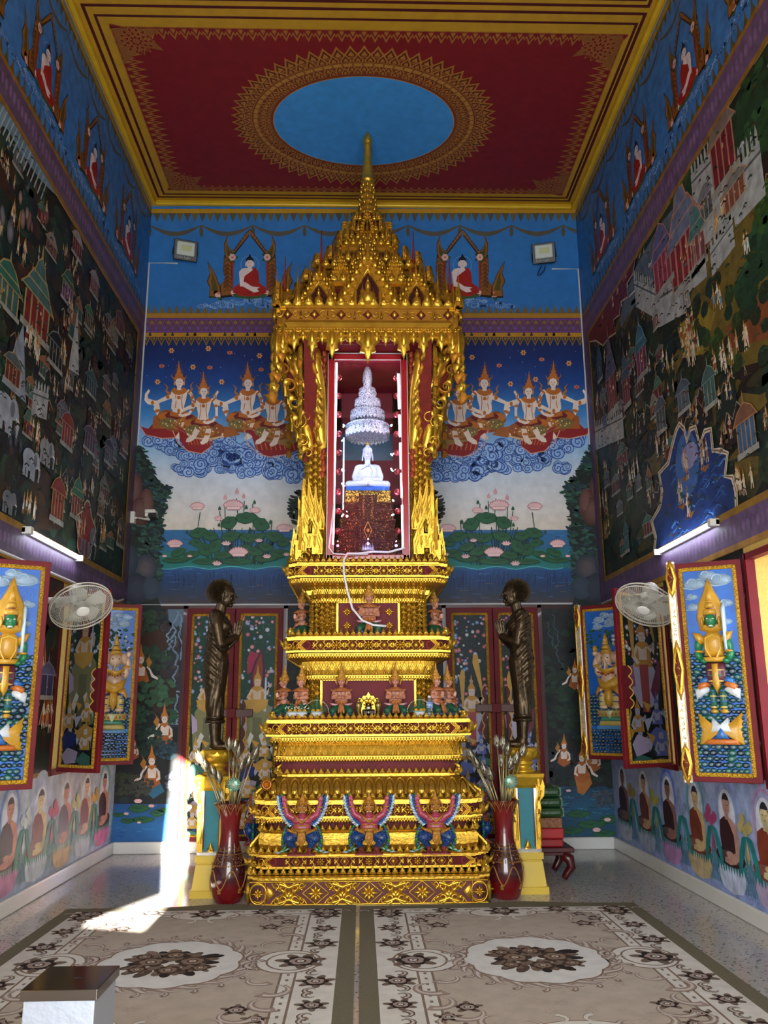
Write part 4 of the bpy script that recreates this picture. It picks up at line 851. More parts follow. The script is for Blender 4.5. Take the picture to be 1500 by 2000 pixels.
        p.poly([(a+s_*q[0],z+q[1]) for q in ((-.14,.25),(-.155,.42),(-.125,.52),(-.05,.56),(0,.55),(-.04,.5),(-.085,.43),(-.09,.3),(-.02,.26),(.08,.24),(.09,.2),(0,.19),(-.08,.21))],skin[k])
        p.ell(a,z+.27,.06,.025,skin[k],10); p.poly([(a-.03,z+.54),(a+.03,z+.54),(a+.03,z+.6),(a-.03,z+.6)],skin[k],0)
        p.ell(a,z+.655,.056,.08,skin[k],14); p.poly([(a-.058,z+.66),(a-.05,z+.71),(a-.026,z+.742),(a,z+.750),(a+.026,z+.742),(a+.05,z+.71),(a+.058,z+.66),(a+.04,z+.695),(a-.04,z+.695)],'#2c2a34')
        p.line([(a-.035,z+.655),(a-.012,z+.652)],.006,'#5a4038'); p.line([(a+.012,z+.652),(a+.035,z+.655)],.006,'#5a4038',0); p.line([(a-.012,z+.615),(a+.012,z+.615)],.006,'#a05a50',0)
        # plant to the near side
        c='#3f8168' if sg>0 else '#1f8a8a'; x=a-.275
        for j in range(6): p.line([(x,z+.45),(x+(-.06+.025*j)*1.2,z+.02)],.008,c,1 if j==0 else 0)
        p.poly([(x,z+.46),(x-.07,z+.44),(x-.13,z+.3),(x-.16,z+.12),(x-.1,z+.2),(x-.06,z+.3)],c); p.poly([(x,z+.46),(x+.07,z+.44),(x+.13,z+.3),(x+.16,z+.12),(x+.1,z+.2),(x+.06,z+.3)],mixc(c,(0,0,0,1),.12),0)
        p.poly([(x,z+.44),(x-.025,z+.3),(x,z+.24),(x+.025,z+.3)],flw[k%6]); p.line([(x,z+.44),(x,z+.54)],.01,c,0)
        for (dx,dz) in ((-.05,.53),(.04,.58),(0,.5),(.07,.52)):
            for j in range(4): p.ell(x+dx+.02*math.cos(j*1.6),z+dz+.022*math.sin(j*1.6),.025,.028,flw[k%6],7,0,1)
        p.L=L
    p.T=None
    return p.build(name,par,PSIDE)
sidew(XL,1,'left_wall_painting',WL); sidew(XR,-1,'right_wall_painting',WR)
# ================================================================ GILDED ALTAR
def gold_paint():
    m,nt,b=newmat('gilded_carving'); L=nt.links
    a=nd(nt,'ShaderNodeVertexColor'); a.layer_name='Col'; tc=nd(nt,'ShaderNodeTexCoord')
    n=nd(nt,'ShaderNodeTexNoise'); n.inputs['Scale'].default_value=16; n.inputs['Detail'].default_value=6; L.new(tc.outputs['Object'],n.inputs['Vector'])
    mr=nd(nt,'ShaderNodeMapRange'); mr.inputs['From Min'].default_value=.3; mr.inputs['From Max'].default_value=.7; mr.inputs['To Min'].default_value=.78; mr.inputs['To Max'].default_value=1.08; L.new(n.outputs['Fac'],mr.inputs['Value'])
    mu=nd(nt,'ShaderNodeVectorMath',operation='SCALE'); L.new(a.outputs['Color'],mu.inputs[0]); L.new(mr.outputs['Result'],mu.inputs['Scale']); L.new(mu.outputs[0],b.inputs['Base Color'])
    sp=nd(nt,'ShaderNodeSeparateColor'); L.new(a.outputs['Color'],sp.inputs[0]); m2=nd(nt,'ShaderNodeMapRange'); m2.inputs['From Min'].default_value=.16; m2.inputs['From Max'].default_value=.3; m2.inputs['To Max'].default_value=.8; L.new(sp.outputs['Green'],m2.inputs['Value']); L.new(m2.outputs['Result'],b.inputs['Metallic'])
    m3=nd(nt,'ShaderNodeMapRange'); m3.inputs['From Max'].default_value=.8; m3.inputs['To Min'].default_value=.7; m3.inputs['To Max'].default_value=.3; L.new(m2.outputs['Result'],m3.inputs['Value']); L.new(m3.outputs['Result'],b.inputs['Roughness']); b.inputs['Specular IOR Level'].default_value=.25
    n2=nd(nt,'ShaderNodeTexNoise'); n2.inputs['Scale'].default_value=90; n2.inputs['Detail'].default_value=3; L.new(tc.outputs['Object'],n2.inputs['Vector'])
    q=nd(nt,'ShaderNodeBump'); q.inputs['Strength'].default_value=.35; q.inputs['Distance'].default_value=.006; L.new(n2.outputs['Fac'],q.inputs['Height']); L.new(q.outputs['Normal'],b.inputs['Normal'])
    return m
GP=gold_paint(); GPl=gold_mat('gold_leaf_plain',scale=45,bump=.25); GCv=gold_mat('gold_leaf_carved','carved',scale=30,red=.35,bump=1.); GCf=gold_mat('gold_leaf_fine','carved',scale=55,red=0,bump=1.)
GOLDC='#dcae3e'; REDC='#5c1316'
ACX,ACY=.065,8.73
AL=thing('gilded_altar','tall tiered gold altar with glass shrine and spire in the middle of the hall','altar',(ACX,ACY,0))
def plan(hw,r=.05,n=2):
    P=[]
    q=[]
    for k in range(n+1): q.append((hw-k*r, hw-(n-k)*r))
    cor=[]
    for k in range(n+1):
        cor.append(q[k]); 
        if k<n: cor.append((q[k][0]-r,q[k][1]))
    for rot in range(4):
        c,s=[(1,0),(0,1),(-1,0),(0,-1)][rot]
        for x,y in cor: P.append((x*c-y*s,x*s+y*c))
    return P
def loft(g,prof,r=.05,n=2,cap=True,col=None):
    k=0; vs=[];fs=[]
    for hw,z in prof:
        P=plan(hw,min(r,hw*.3),n); k=len(P); vs+=[(x,y,z) for x,y in P]
    for j in range(len(prof)-1):
        for i in range(k): fs.append((j*k+i,j*k+(i+1)%k,(j+1)*k+(i+1)%k,(j+1)*k+i))
    if cap: fs.append(tuple(range(k-1,-1,-1))); m=(len(prof)-1)*k; fs.append(tuple(m+i for i in range(k)))
    g.add(vs,fs,col,False)
def sides(hw,dz=0,eps=.0006,back=False):
    S=[((0,-hw,dz),(1,0,0),(0,-1,0)),((-hw,0,dz),(0,-1,0),(-1,0,0)),((hw,0,dz),(0,1,0),(1,0,0))]
    if back: S.append(((0,hw,dz),(-1,0,0),(0,1,0)))
    return [Paint(o,ex,(0,0,1),n,eps=eps) for o,ex,n in S]
def ridge(p,pts,w,h,c,taper=True):
    """raised rounded ribbon along a path"""
    n=len(pts); V=[];F=[]
    for i,q in enumerate(pts):
        a=pts[max(i-1,0)]; b=pts[min(i+1,n-1)]; dx,dy=b[0]-a[0],b[1]-a[1]; d=math.hypot(dx,dy) or 1; t=i/(n-1); ww=w*.5*((1-t*.8) if taper else 1); hh=h*((1-t*.5) if taper else 1); nx,ny=-dy/d,dx/d
        V+=[p.M(q[0]+nx*ww,q[1]+ny*ww,0),p.M(q[0]+nx*ww*.6,q[1]+ny*ww*.6,hh*.8),p.M(q[0],q[1],hh),p.M(q[0]-nx*ww*.6,q[1]-ny*ww*.6,hh*.8),p.M(q[0]-nx*ww,q[1]-ny*ww,0)]
    for i in range(n-1):
        for k in range(4): F.append((i*5+k,i*5+k+1,(i+1)*5+k+1,(i+1)*5+k))
    p.g.add(V,F,c,True)
def curl(p,x,y,r,w,h,c,a0=0.,dr=1,turns=1.1,tail=0.,n=13):
    P=[(x+r*math.cos(a0+dr*2*PI*turns*i/n)*(1-i/n*.78),y+r*math.sin(a0+dr*2*PI*turns*i/n)*(1-i/n*.78)) for i in range(n+1)]
    ridge(p,P,w,h,c)
LEAF=[(-.5,0),(-.5,.16),(-.36,.24),(-.42,.42),(-.22,.46),(-.24,.64),(-.08,.74),(0,1),(.08,.74),(.24,.64),(.22,.46),(.42,.42),(.36,.24),(.5,.16),(.5,0)]
def leafr(p,x,y,w,h,t,c=GOLDC,rot=0.,sg=1):
    T=p.T; p.T=(x,y,w,h*sg,1,0) if not rot else None
    if rot:
        ca,sa=math.cos(rot),math.sin(rot); pts=[(x+a*w*ca-b*h*sa,y+a*w*sa+b*h*ca) for a,b in LEAF]; p.T=T; p.relief(pts,c,t,.35); return
    p.relief(LEAF,c,t,.32); p.relief([(-.16,.12),(-.16,.4),(0,.62),(.16,.4),(.16,.12)],c,t*1.35,.4); p.T=T
def crest(name,hw,z,h,w,t=.022,back=.012,down=False,c=GOLDC,skip=None):
    """row of lotus-bud shaped crest tiles along the ledge"""
    G0=G()
    for p in sides(hw):
        n=int(round((2*hw)/w)); 
        for i in range(n):
            x=-hw+(i+.5)*(2*hw/n); 
            if down: p.T=None; leafr(p,x,z,2*hw/n*.98,h,t,c,0,-1)
            else: leafr(p,x,z,2*hw/n*.98,h,t,c)
            if not down:   # tile body behind the relief
                P=[(x+a*2*hw/n*.98,z+b*h) for a,b in LEAF]; A=[p.M(*q,0) for q in P]; B=[p.M(*q,-back) for q in P]; k=len(P); p.g.add(A+B,[(i2,(i2+1)%k,k+(i2+1)%k,k+i2) for i2 in range(k)]+[tuple(range(2*k-1,k-1,-1))],c)
        k=len(G0.v); G0.v+=p.g.v; G0.f+=[[i+k for i in f] for f in p.g.f]; G0.c+=p.g.c; G0.sm+=p.g.sm
    return G0.build(name,GP,AL,cols=True)
def join(*gs):
    G0=G()
    for g in gs:
        k=len(G0.v); G0.v+=g.v; G0.f+=[[i+k for i in f] for f in g.f]; G0.c+=g.c; G0.sm+=g.sm
    return G0
def flower(p,x,y,r,h,c=GOLDC,n=8):
    for k in range(n): a=2*PI*k/n; p.relief(p.ellp(x+r*.62*math.cos(a),y+r*.62*math.sin(a),r*.4,r*.22,7,a),c,h*.7,.4)
    p.relief(p.ellp(x,y,r*.42,r*.42,9),c,h,.4)
def star4(p,x,y,r,h,c=GOLDC):
    for k in range(4): a=PI/2*k+PI/4; p.relief([(x,y),(x+r*.42*math.cos(a-.5),y+r*.42*math.sin(a-.5)),(x+r*.7*math.cos(a),y+r*.7*math.sin(a)),(x+r*.42*math.cos(a+.5),y+r*.42*math.sin(a+.5))],c,h*.7,.3)
    for k in range(4): a=PI/2*k; p.relief([(x,y),(x+r*.45*math.cos(a-.45),y+r*.45*math.sin(a-.45)),(x+r*.62*math.cos(a-.18),y+r*.62*math.sin(a-.18)),(x+r*math.cos(a),y+r*math.sin(a)),(x+r*.62*math.cos(a+.18),y+r*.62*math.sin(a+.18)),(x+r*.45*math.cos(a+.45),y+r*.45*math.sin(a+.45))],c,h,.25)
    p.relief(p.ellp(x,y,r*.24,r*.24,8),c,h*1.6,.4)
def flower_band(name,hw,z0,z1,pitch,r=.05):
    """frieze of diamonds and round flowers between scrolls, naga heads at the corners"""
    g=G(); loft(g,[(hw-.012,z0),(hw-.012,z1)],r,2,True,REDC); loft(g,[(hw+.012,z0-.012),(hw+.012,z0+.006)],r,2,True,GOLDC); loft(g,[(hw+.012,z1-.006),(hw+.012,z1+.014)],r,2,True,GOLDC)
    out=[g]; zc=(z0+z1)/2; hh=(z1-z0)/2
    for p in sides(hw-.010):
        n=int((hw*2-.36)/pitch); n=n if n%2 else n+1
        for i in range(n):
            x=(i-(n-1)/2)*pitch
            if i%2==(n//2)%2: flower(p,x,zc,hh*.88,.028)
            else: p.relief([(x-hh*.5,zc),(x,zc+hh*.7),(x+hh*.5,zc),(x,zc-hh*.7)],GOLDC,.026,.5); ridge(p,[(x-hh*.85,zc),(x,zc+hh*.98),(x+hh*.85,zc),(x,zc-hh*.98),(x-hh*.85,zc)],.007,.012,GOLDC,False)
            for sg in (-1,1):
                if i==0 and sg<0 or i==n-1 and sg>0: pass
                x2=x+sg*pitch*.34
                for s2 in (-1,1): curl(p,x2,zc+s2*hh*.48,hh*.46,hh*.36,.022,GOLDC,PI/2*s2,s2*sg); leafr(p,x2+sg*hh*.1,zc,hh*.55,hh*.95,.016,GOLDC,rot=(0.6 if s2>0 else PI-.6)*-sg)
                leafr(p,x+sg*pitch*.22,zc-hh*.9,hh*.5,hh*.7,.02)
                p.relief([(x2-sg*hh*.4,zc),(x2,zc+hh*.3),(x2+sg*hh*.7,zc),(x2,zc-hh*.3)],GOLDC,.014,.3)
        for sg in (-1,1):   # corner naga: rings, curled crest and outward flame
            x=sg*(hw-.13); p.ring(x-sg*.055,zc,hh*.55,hh*.8,'#8a2a22',14)
            for k in range(3): ridge(p,[(x-sg*(.05-.018*k),zc-hh*.85),(x-sg*(.02-.018*k)+sg*.02,zc),(x-sg*(.05-.018*k),zc+hh*.85)],.018,.026,GOLDC,False)
            curl(p,x+sg*.045,zc+hh*.1,hh*.7,hh*.34,.034,GOLDC,0,-sg); curl(p,x+sg*.10,zc-hh*.3,hh*.5,hh*.3,.03,GOLDC,2,sg)
            for k in range(4): leafr(p,x+sg*(.03+.03*k),zc-hh+.006+k*.006,.04,hh*(1.2-.1*k),.03)
            p.relief([(x+sg*.08,zc-hh*.9),(x+sg*.12,zc+hh*.6),(x+sg*.155,zc+hh*.3),(x+sg*.20,zc+hh*1.2),(x+sg*.185,zc-hh*.1),(x+sg*.145,zc-hh*.7)],GOLDC,.03,.3)
        out.append(p.g)
    return join(*out).build(name,GP,AL,cols=True)
def bead_row(name,hw,z,r=.011,pitch=.026,drop=True):
    g=G(); loft(g,[(hw-.004,z-.012),(hw+.006,z),(hw+.006,z+.028),(hw-.002,z+.034)],.05,2,True,GOLDC); out=[g]
    for p in sides(hw+.004):
        n=int(2*hw/pitch)
        for i in range(n):
            x=-hw+(i+.5)*2*hw/n
            if drop: p.relief([(x-pitch*.45,z+.004),(x,z-.026),(x+pitch*.45,z+.004)],GOLDC,.012,.3)
            p.relief(p.ellp(x,z+.014,pitch*.4,.011,6),GOLDC,.012,.4)
        out.append(p.g)
    return join(*out).build(name,GP,AL,cols=True)
def slab(name,hw0,z0,hw1,z1,m=GPl,r=.05,mid=None):
    g=G(); P=[(hw0,z0)]+(mid or [])+[(hw1,z1)]; loft(g,P,r); return g.build(name,m,AL)
# core red body, then the tiers from the floor up
slab('plinth_core',1.025,0,1.025,.19,mat('altar_red_ground','#651519',.45,noise=.3,bscale=20))
pl=[]
for p in sides(1.026):
    L=[]
    for x in (-.455,0,.455):
        ridge(p,[(x-.112,.095),(x,.184),(x+.112,.095),(x,.006),(x-.112,.095)],.013,.014,GOLDC,False); star4(p,x,.095,.086,.032)
        for q in range(4): a=q*PI/2+PI/4; leafr(p,x+.03*math.cos(a),.095+.03*math.sin(a),.035,.045,.02,rot=a-PI/2)
    for x in (-.6825,-.2275,.2275,.6825):
        for sy in (-1,1):
            yb=.095+sy*.075
            ridge(p,[(x-.085,yb),(x-.04,yb-sy*.012),(x,yb-sy*.03),(x+.04,yb-sy*.012),(x+.085,yb)],.042,.03,GOLDC,False)
            for sx in (-1,1):
                curl(p,x+sx*.055,.095+sy*.045,.038,.032,.032,GOLDC,PI/2*sy,sx*sy,1.1); curl(p,x+sx*.112,.095+sy*.060,.030,.026,.026,GOLDC,-PI/2*sy,-sx*sy,1.0); leafr(p,x+sx*.082,.095+sy*.03,.035,.06,.022,rot=-sx*sy*.9+(0 if sy>0 else PI))
                leafr(p,x+sx*.03,.095,.05,.085,.024,GOLDC,rot=(PI/4 if sx<0 else -PI/4)+(0 if sy>0 else PI))
            ridge(p,[(x-.15,.095+sy*.08),(x-.13,.095+sy*.05),(x-.1,.095+sy*.03),(x-.05,.095+sy*.004)],.018,.02,GOLDC)
            ridge(p,[(x+.15,.095+sy*.08),(x+.13,.095+sy*.05),(x+.1,.095+sy*.03),(x+.05,.095+sy*.004)],.018,.02,GOLDC)
        p.relief([(x-.02,.095),(x,.125),(x+.02,.095),(x,.065)],GOLDC,.03,.3)
    for sx in (-1,1):
        x=sx*.945
        ridge(p,[(sx*.885,.005),(sx*.885,.185)],.012,.02,GOLDC,False)
        p.ring(x,.095,.066,.078,GOLDC,20); ridge(p,[(x+.07*math.cos(t),.095+.082*math.sin(t)) for t in [2*PI*k/18 for k in range(19)]],.02,.024,GOLDC,False); star4(p,x,.095,.06,.03)
        p.relief([(sx*.80,.095),(sx*.87,.16),(sx*.87,.03)],GOLDC,.02,.3)
    ridge(p,[(-1.02,.006),(1.02,.006)],.018,.016,GOLDC,False); ridge(p,[(-1.02,.186),(1.02,.186)],.012,.014,GOLDC,False)
    pl.append(p.g)
join(*pl).build('plinth_carving',GP,AL,cols=True)
slab('ledge',1.045,.19,1.035,.235,mid=[(1.05,.2),(1.05,.22)])
flower_band('flower_frieze',1.015,.30,.385,.21)
crest('petal_row',1.022,.240,.075,.064)
slab('ledge',1.03,.385,1.035,.412,mid=[(1.045,.39),(1.045,.405)])
crest('crest_row',1.030,.412,.075,.066,t=.02)
slab('torus',.90,.41,.90,.60,mid=[(.955,.43),(.968,.47),(.970,.52),(.955,.565),(.925,.59)],r=.045)
crest('crest_row',.945,.582,.070,.062)
slab('ledge',.93,.57,.955,.585)
slab('recess',.90,.58,.90,.72,M_lac)
bead_row('bead_row',.975,.672)
flower_band('flower_frieze',.995,.705,.815,.185)
slab('ledge',1.0,.815,1.0,.852,mid=[(1.012,.82),(1.012,.845)])
crest('crest_row',.995,.852,.07,.066)
# broad lotus throne
lt=G(); loft(lt,[(.93,.85),(.957,.885),(.82,1.038)],.045,2,True); lt.build('lotus_throne',gold_mat('gold_leaf_dull',scale=40,bump=.4,c='#a8842e',rough=.42),AL)
lp=[]
for k,(hw) in enumerate((1,)):
    for o,ex,n in (((0,-.962,.884),(1,0,0),(0,-1,.895)),((-.962,0,.884),(0,-1,0),(-1,0,.895)),((.962,0,.884),(0,1,0),(1,0,.895))):
        n=Vector(n).normalized(); ey=Vector(ex).cross(n)*-1 
        if ey.z<0: ey=-ey
        p=Paint(o,ex,ey,n)
        for i in range(19):
            x=(i-9)*.094; q=1-abs(i-9)*.012
            ridge(p,[(x-.036*q,.005),(x-.042*q,.10),(x-.026*q,.155),(x,.172),(x+.026*q,.155),(x+.042*q,.10),(x+.036*q,.005)],.016,.018,'#c9a040',False); p.relief([(x-.024,.01),(x-.027,.10),(x,.145),(x+.027,.10),(x+.024,.01)],'#c9a244',.024,.4); p.relief([(x+.036,.005),(x+.047,.12),(x+.058,.005)],'#a87c2c',.010,.3)
        lp.append(p.g)
join(*lp).build('lotus_petals',GP,AL,cols=True)
slab('ledge',.835,1.03,.83,1.052)
crest('crest_row',.828,1.052,.068,.062)
slab('recess',.795,1.04,.795,1.18,M_lac)
bead_row('bead_row',.842,1.178)
def cyma(name,hw0,z0,hw1,z1,pitch=.06,rows=2):
    """bulging band of overlapping pointed leaves"""
    g=G(); hm=max(hw0,hw1)+.012; loft(g,[(hw0,z0),(hm if hw0>=hw1 else (hw0+hw1)/2,z0+(z1-z0)*.35),((hw0+hw1)/2+.006,z0+(z1-z0)*.7),(hw1,z1)],.05,2,True,GOLDC); out=[g]
    for si in range(3):
        o,ex,n=[((0,-1,0),(1,0,0),(0,-1,0)),((-1,0,0),(0,-1,0),(-1,0,0)),((1,0,0),(0,1,0),(1,0,0))][si]
        d=Vector(n); a=d*hw0+Vector((0,0,z0)); b=d*hw1+Vector((0,0,z1)); ey=(b-a); H=ey.length; ey.normalize(); nn=Vector(ex).cross(ey); nn=nn if nn.dot(d)>0 else -nn
        p=Paint(a+nn*.004,ex,ey,nn); hw=min(hw0,hw1); N=int(2*hw/pitch)
        for i in range(N):
            x=-hw+(i+.5)*2*hw/N; w=2*hw/N
            for k in range(rows):
                y0=H*.04+k*H*.02; q=1-k*.35
                ridge(p,[(x-w*.48*q,y0),(x-w*.40*q,y0+H*.35*q),(x,y0+H*.9*q),(x+w*.40*q,y0+H*.35*q),(x+w*.48*q,y0)],w*.17,.02-.004*k,GOLDC,False)
            p.relief([(x-w*.12,H*.05),(x,H*.3),(x+w*.12,H*.05)],GOLDC,.02,.3); p.relief([(x+w*.40,H*.62),(x+w*.5,H*.95),(x+w*.6,H*.62),(x+w*.5,H*.4)],GOLDC,.018,.3)
        out.append(p.g)
    return join(*out).build(name,GP,AL,cols=True)
cyma('leaf_band',.842,1.21,.822,1.325)
bead_row('bead_row',.882,1.345); slab('ledge',.83,1.32,.88,1.34)
flower_band('flower_frieze',.925,1.395,1.505,.163)
slab('ledge',.915,1.505,.905,1.54,mid=[(.93,1.51),(.93,1.53)])
crest('crest_row',.885,1.54,.062,.056)
def body(name,hw,z0,z1,pw,panel,frame=.02):
    """square shaft with carved pilasters and a framed red panel on each face"""
    g=G(); loft(g,[(hw,z0),(hw,z1)],.04,2); g.build(name,GCf,AL)
    for (c,s) in ((1,0),(0,-1),(0,1)):
        a=G(); b=G()
        for (G_,x0,x1,zz0,zz1,d) in ((a,-pw,pw,z0,z1-.015,.006),):
            M=Matrix.Rotation(math.atan2(s,c),4,'Z'); G_.M=M; G_.box(x0,x1,-hw-d,-hw+.01,zz0,zz1); G_.M=None
        M=Matrix.Rotation(math.atan2(s,c),4,'Z'); b.M=M
        for x in (-1,1): b.box(x*pw-frame/2,x*pw+frame/2,-hw-.022,-hw,z0,z1)
        b.box(-pw,pw,-hw-.022,-hw,z1-.02,z1); b.M=None
        a.build(panel,M_lac,AL); b.build('panel_frame',GPl,AL)
def filigree(hw,z0,z1,x0,x1,name,step=.05):
    out=[]
    for p in sides(hw):
        for sx in (-1,1):
            nx=max(1,round((x1-x0)/.055)); nz=int((z1-z0)/step)
            for i in range(nx):
                for k in range(nz):
                    x=sx*(x0+(i+.5)*(x1-x0)/nx); z=z0+k*step+(.5*step if i%2 else 0)
                    leafr(p,x,z,.05,step*1.35,.026); curl(p,x+.02,z+.01,.017,.010,.02,GOLDC,k+i,1 if (i+k)%2 else -1,1.,0,8)
            p.g.build(name,GP,AL,cols=True); p.g=G()
body('shaft',.602,1.54,1.905,.445,'red_panel'); filigree(.603,1.56,1.9,.46,.60,'shaft_filigree')
cyma('leaf_band',.615,1.94,.645,2.07,.075)
bead_row('bead_row',.63,1.905)
slab('cornice',.645,2.065,.735,2.09); bead_row('bead_row',.755,2.105)
flower_band('flower_frieze',.77,2.155,2.262,.15,.04)
slab('ledge',.775,2.262,.765,2.302,mid=[(.785,2.27),(.785,2.29)])
crest('crest_row',.748,2.302,.075,.058)
body('shaft',.537,2.30,2.652,.30,'red_panel'); filigree(.538,2.32,2.65,.32,.53,'shaft_filigree')
st=[]
for p in sides(.544):
    for x in (-.205,-.07,.07,.205):
        for z in (2.41,2.545): p.g=G(); star4(p,x,z,.058,.02); st.append(p.g)
for g in st: g.build('star_ornament',GP,AL,cols=True)
bead_row('bead_row',.555,2.648); cyma('leaf_band',.555,2.675,.65,2.795,.07)
slab('cornice',.65,2.79,.735,2.805); bead_row('bead_row',.748,2.818)
flower_band('flower_frieze',.768,2.866,2.968,.15,.04)
slab('ledge',.775,2.968,.765,3.002,mid=[(.785,2.975),(.785,2.995)])
crest('crest_row',.748,3.002,.075,.058)
# ---------------------------------------------------------------- shrine housing
for sx in (-1,1):
    for sy in (-1,1):
        ps=G()
        for (a0,a1,b0,b1) in ((.455,.60,.30,.60),(.40,.46,.40,.585),(.60,.622,.34,.50)):
            x0,x1=sorted((sx*a0,sx*a1)); y0,y1=sorted((sy*b0,sy*b1)); ps.box(x0,x1,y0,y1,3.0,5.32)
        ps.build('carved_post',GCf,AL)
for sx in (-1,1):
    fl=G()
    for k in range(5): x=sx*(.47+.03*k); fl.tube([(x,-.606,3.05),(x,-.606,5.1)],.009,6)
    fl.tube([(sx*.43,-.60,3.02),(sx*.43,-.60,5.3)],.018,8); fl.tube([(sx*.605,-.56,3.05),(sx*.605,-.56,4.9)],.02,8)
    fl.build('post_reeding',GCf,AL)
pn=[]   # filigree flames climbing each post
for si,p in enumerate(sides(.604)):
    for sx in (-1,1):
        for k in range(26):
            z=3.12+k*.075
            for dx in (-.05,0,.05): leafr(p,sx*(.53+dx),z+(.03 if dx==0 else 0),.055,.09,.028)
            curl(p,sx*.585,z+.03,.022,.012,.02,GOLDC,k,sx); curl(p,sx*.475,z+.05,.02,.012,.02,GOLDC,k*2,-sx)
    pn.append(p.g)
join(*pn).build('post_filigree',GP,AL,cols=True)
for sx in (-1,1):
    rp=G()   # pinkish red ribbon beside the door
    for k in range(22): rp.ell((sx*.452+.006*math.sin(k*2),-.628,5.22-k*.062),(.026,.018,.042),8,6,mixc('#b5482f','#8a2420',(k*7%5)/5))
    rp.build('ribbon_carving',paint_mat('painted_carving',.4,metal=.1,bump=.4,bs=90),AL,cols=True)
slab('shrine_floor',.60,3.0,.60,3.05,M_lac); slab('shrine_roof_panel',.63,5.30,.63,5.34,M_lac)
cf=G(); 
for d in (-1,1): cf.box(-.33,.33,d*.34-.02,d*.34+.02,5.27,5.30); cf.box(d*.33-.02,d*.33+.02,-.34,.34,5.27,5.30)
cf.box(-.36,.36,-.55,-.53,5.0,5.3) if False else None
cf.build('coffer_frame',mat('cream_paint','#cfc6a0',.5),AL)
bk=G(); bk.box(-.31,.31,.56,.57,3.9,4.42); bk.box(-.40,.40,.55,.58,4.75,5.3); bk.box(-.40,-.30,.55,.58,3.05,5.3); bk.box(.30,.40,.55,.58,3.05,5.3); bk.box(-.4,.4,.55,.58,3.05,3.9)
bk.box(-.40,-.36,.10,.13,3.05,5.3); bk.box(.36,.40,.10,.13,3.05,5.3); bk.box(-.40,.40,.10,.13,4.78,4.84)
bk.build('rear_screen',M_lac,AL)
# glazed front
df=G()
for x in (-1,1): df.bbox(x*.375-.032,x*.375+.032,-.635,-.595,3.05,5.215,.006)
df.bbox(-.407,.407,-.635,-.595,5.15,5.215,.006); df.bbox(-.407,.407,-.635,-.595,3.05,3.10,.006)
DF=df.build('glazed_door_frame',mat('bright_red_frame','#a81a26',.25,coat=.5),AL)
wl=G(); 
for x in (-1,1): wl.tube([(x*.408,-.637,3.06),(x*.408,-.637,5.222)],.005,6); wl.tube([(x*.342,-.637,3.1),(x*.342,-.637,5.148)],.0035,6)
wl.tube([(-.408,-.637,5.222),(.408,-.637,5.222)],.005,6); wl.tube([(-.342,-.637,5.148),(.342,-.637,5.148)],.0035,6)
wl.build('white_edging',mat('white_pvc','#e4dfe2',.35),DF)
gm,gnt,gb=newmat('clear_glass'); gnt.nodes.remove(gb)
_t=nd(gnt,'ShaderNodeBsdfTransparent'); _t.inputs[0].default_value=(.96,.98,.99,1); _g=nd(gnt,'ShaderNodeBsdfGlossy'); _g.inputs['Roughness'].default_value=.03
_f=nd(gnt,'ShaderNodeFresnel'); _f.inputs[0].default_value=1.35; _m=nd(gnt,'ShaderNodeMixShader'); gnt.links.new(_f.outputs[0],_m.inputs[0]); gnt.links.new(_t.outputs[0],_m.inputs[1]); gnt.links.new(_g.outputs[0],_m.inputs[2]); gnt.links.new(_m.outputs[0],gnt.nodes['Material Output'].inputs[0])
gp=G(); gp.box(-.343,.343,-.618,-.613,3.10,5.15); gp.build('glass_pane',gm,AL)
# upper board between the posts above the door
ub=G(); ub.box(-.455,.455,-.60,-.58,5.215,5.30); ub.build('head_board',mat('mauve_red_board','#8a3a48',.45,noise=.15),AL)
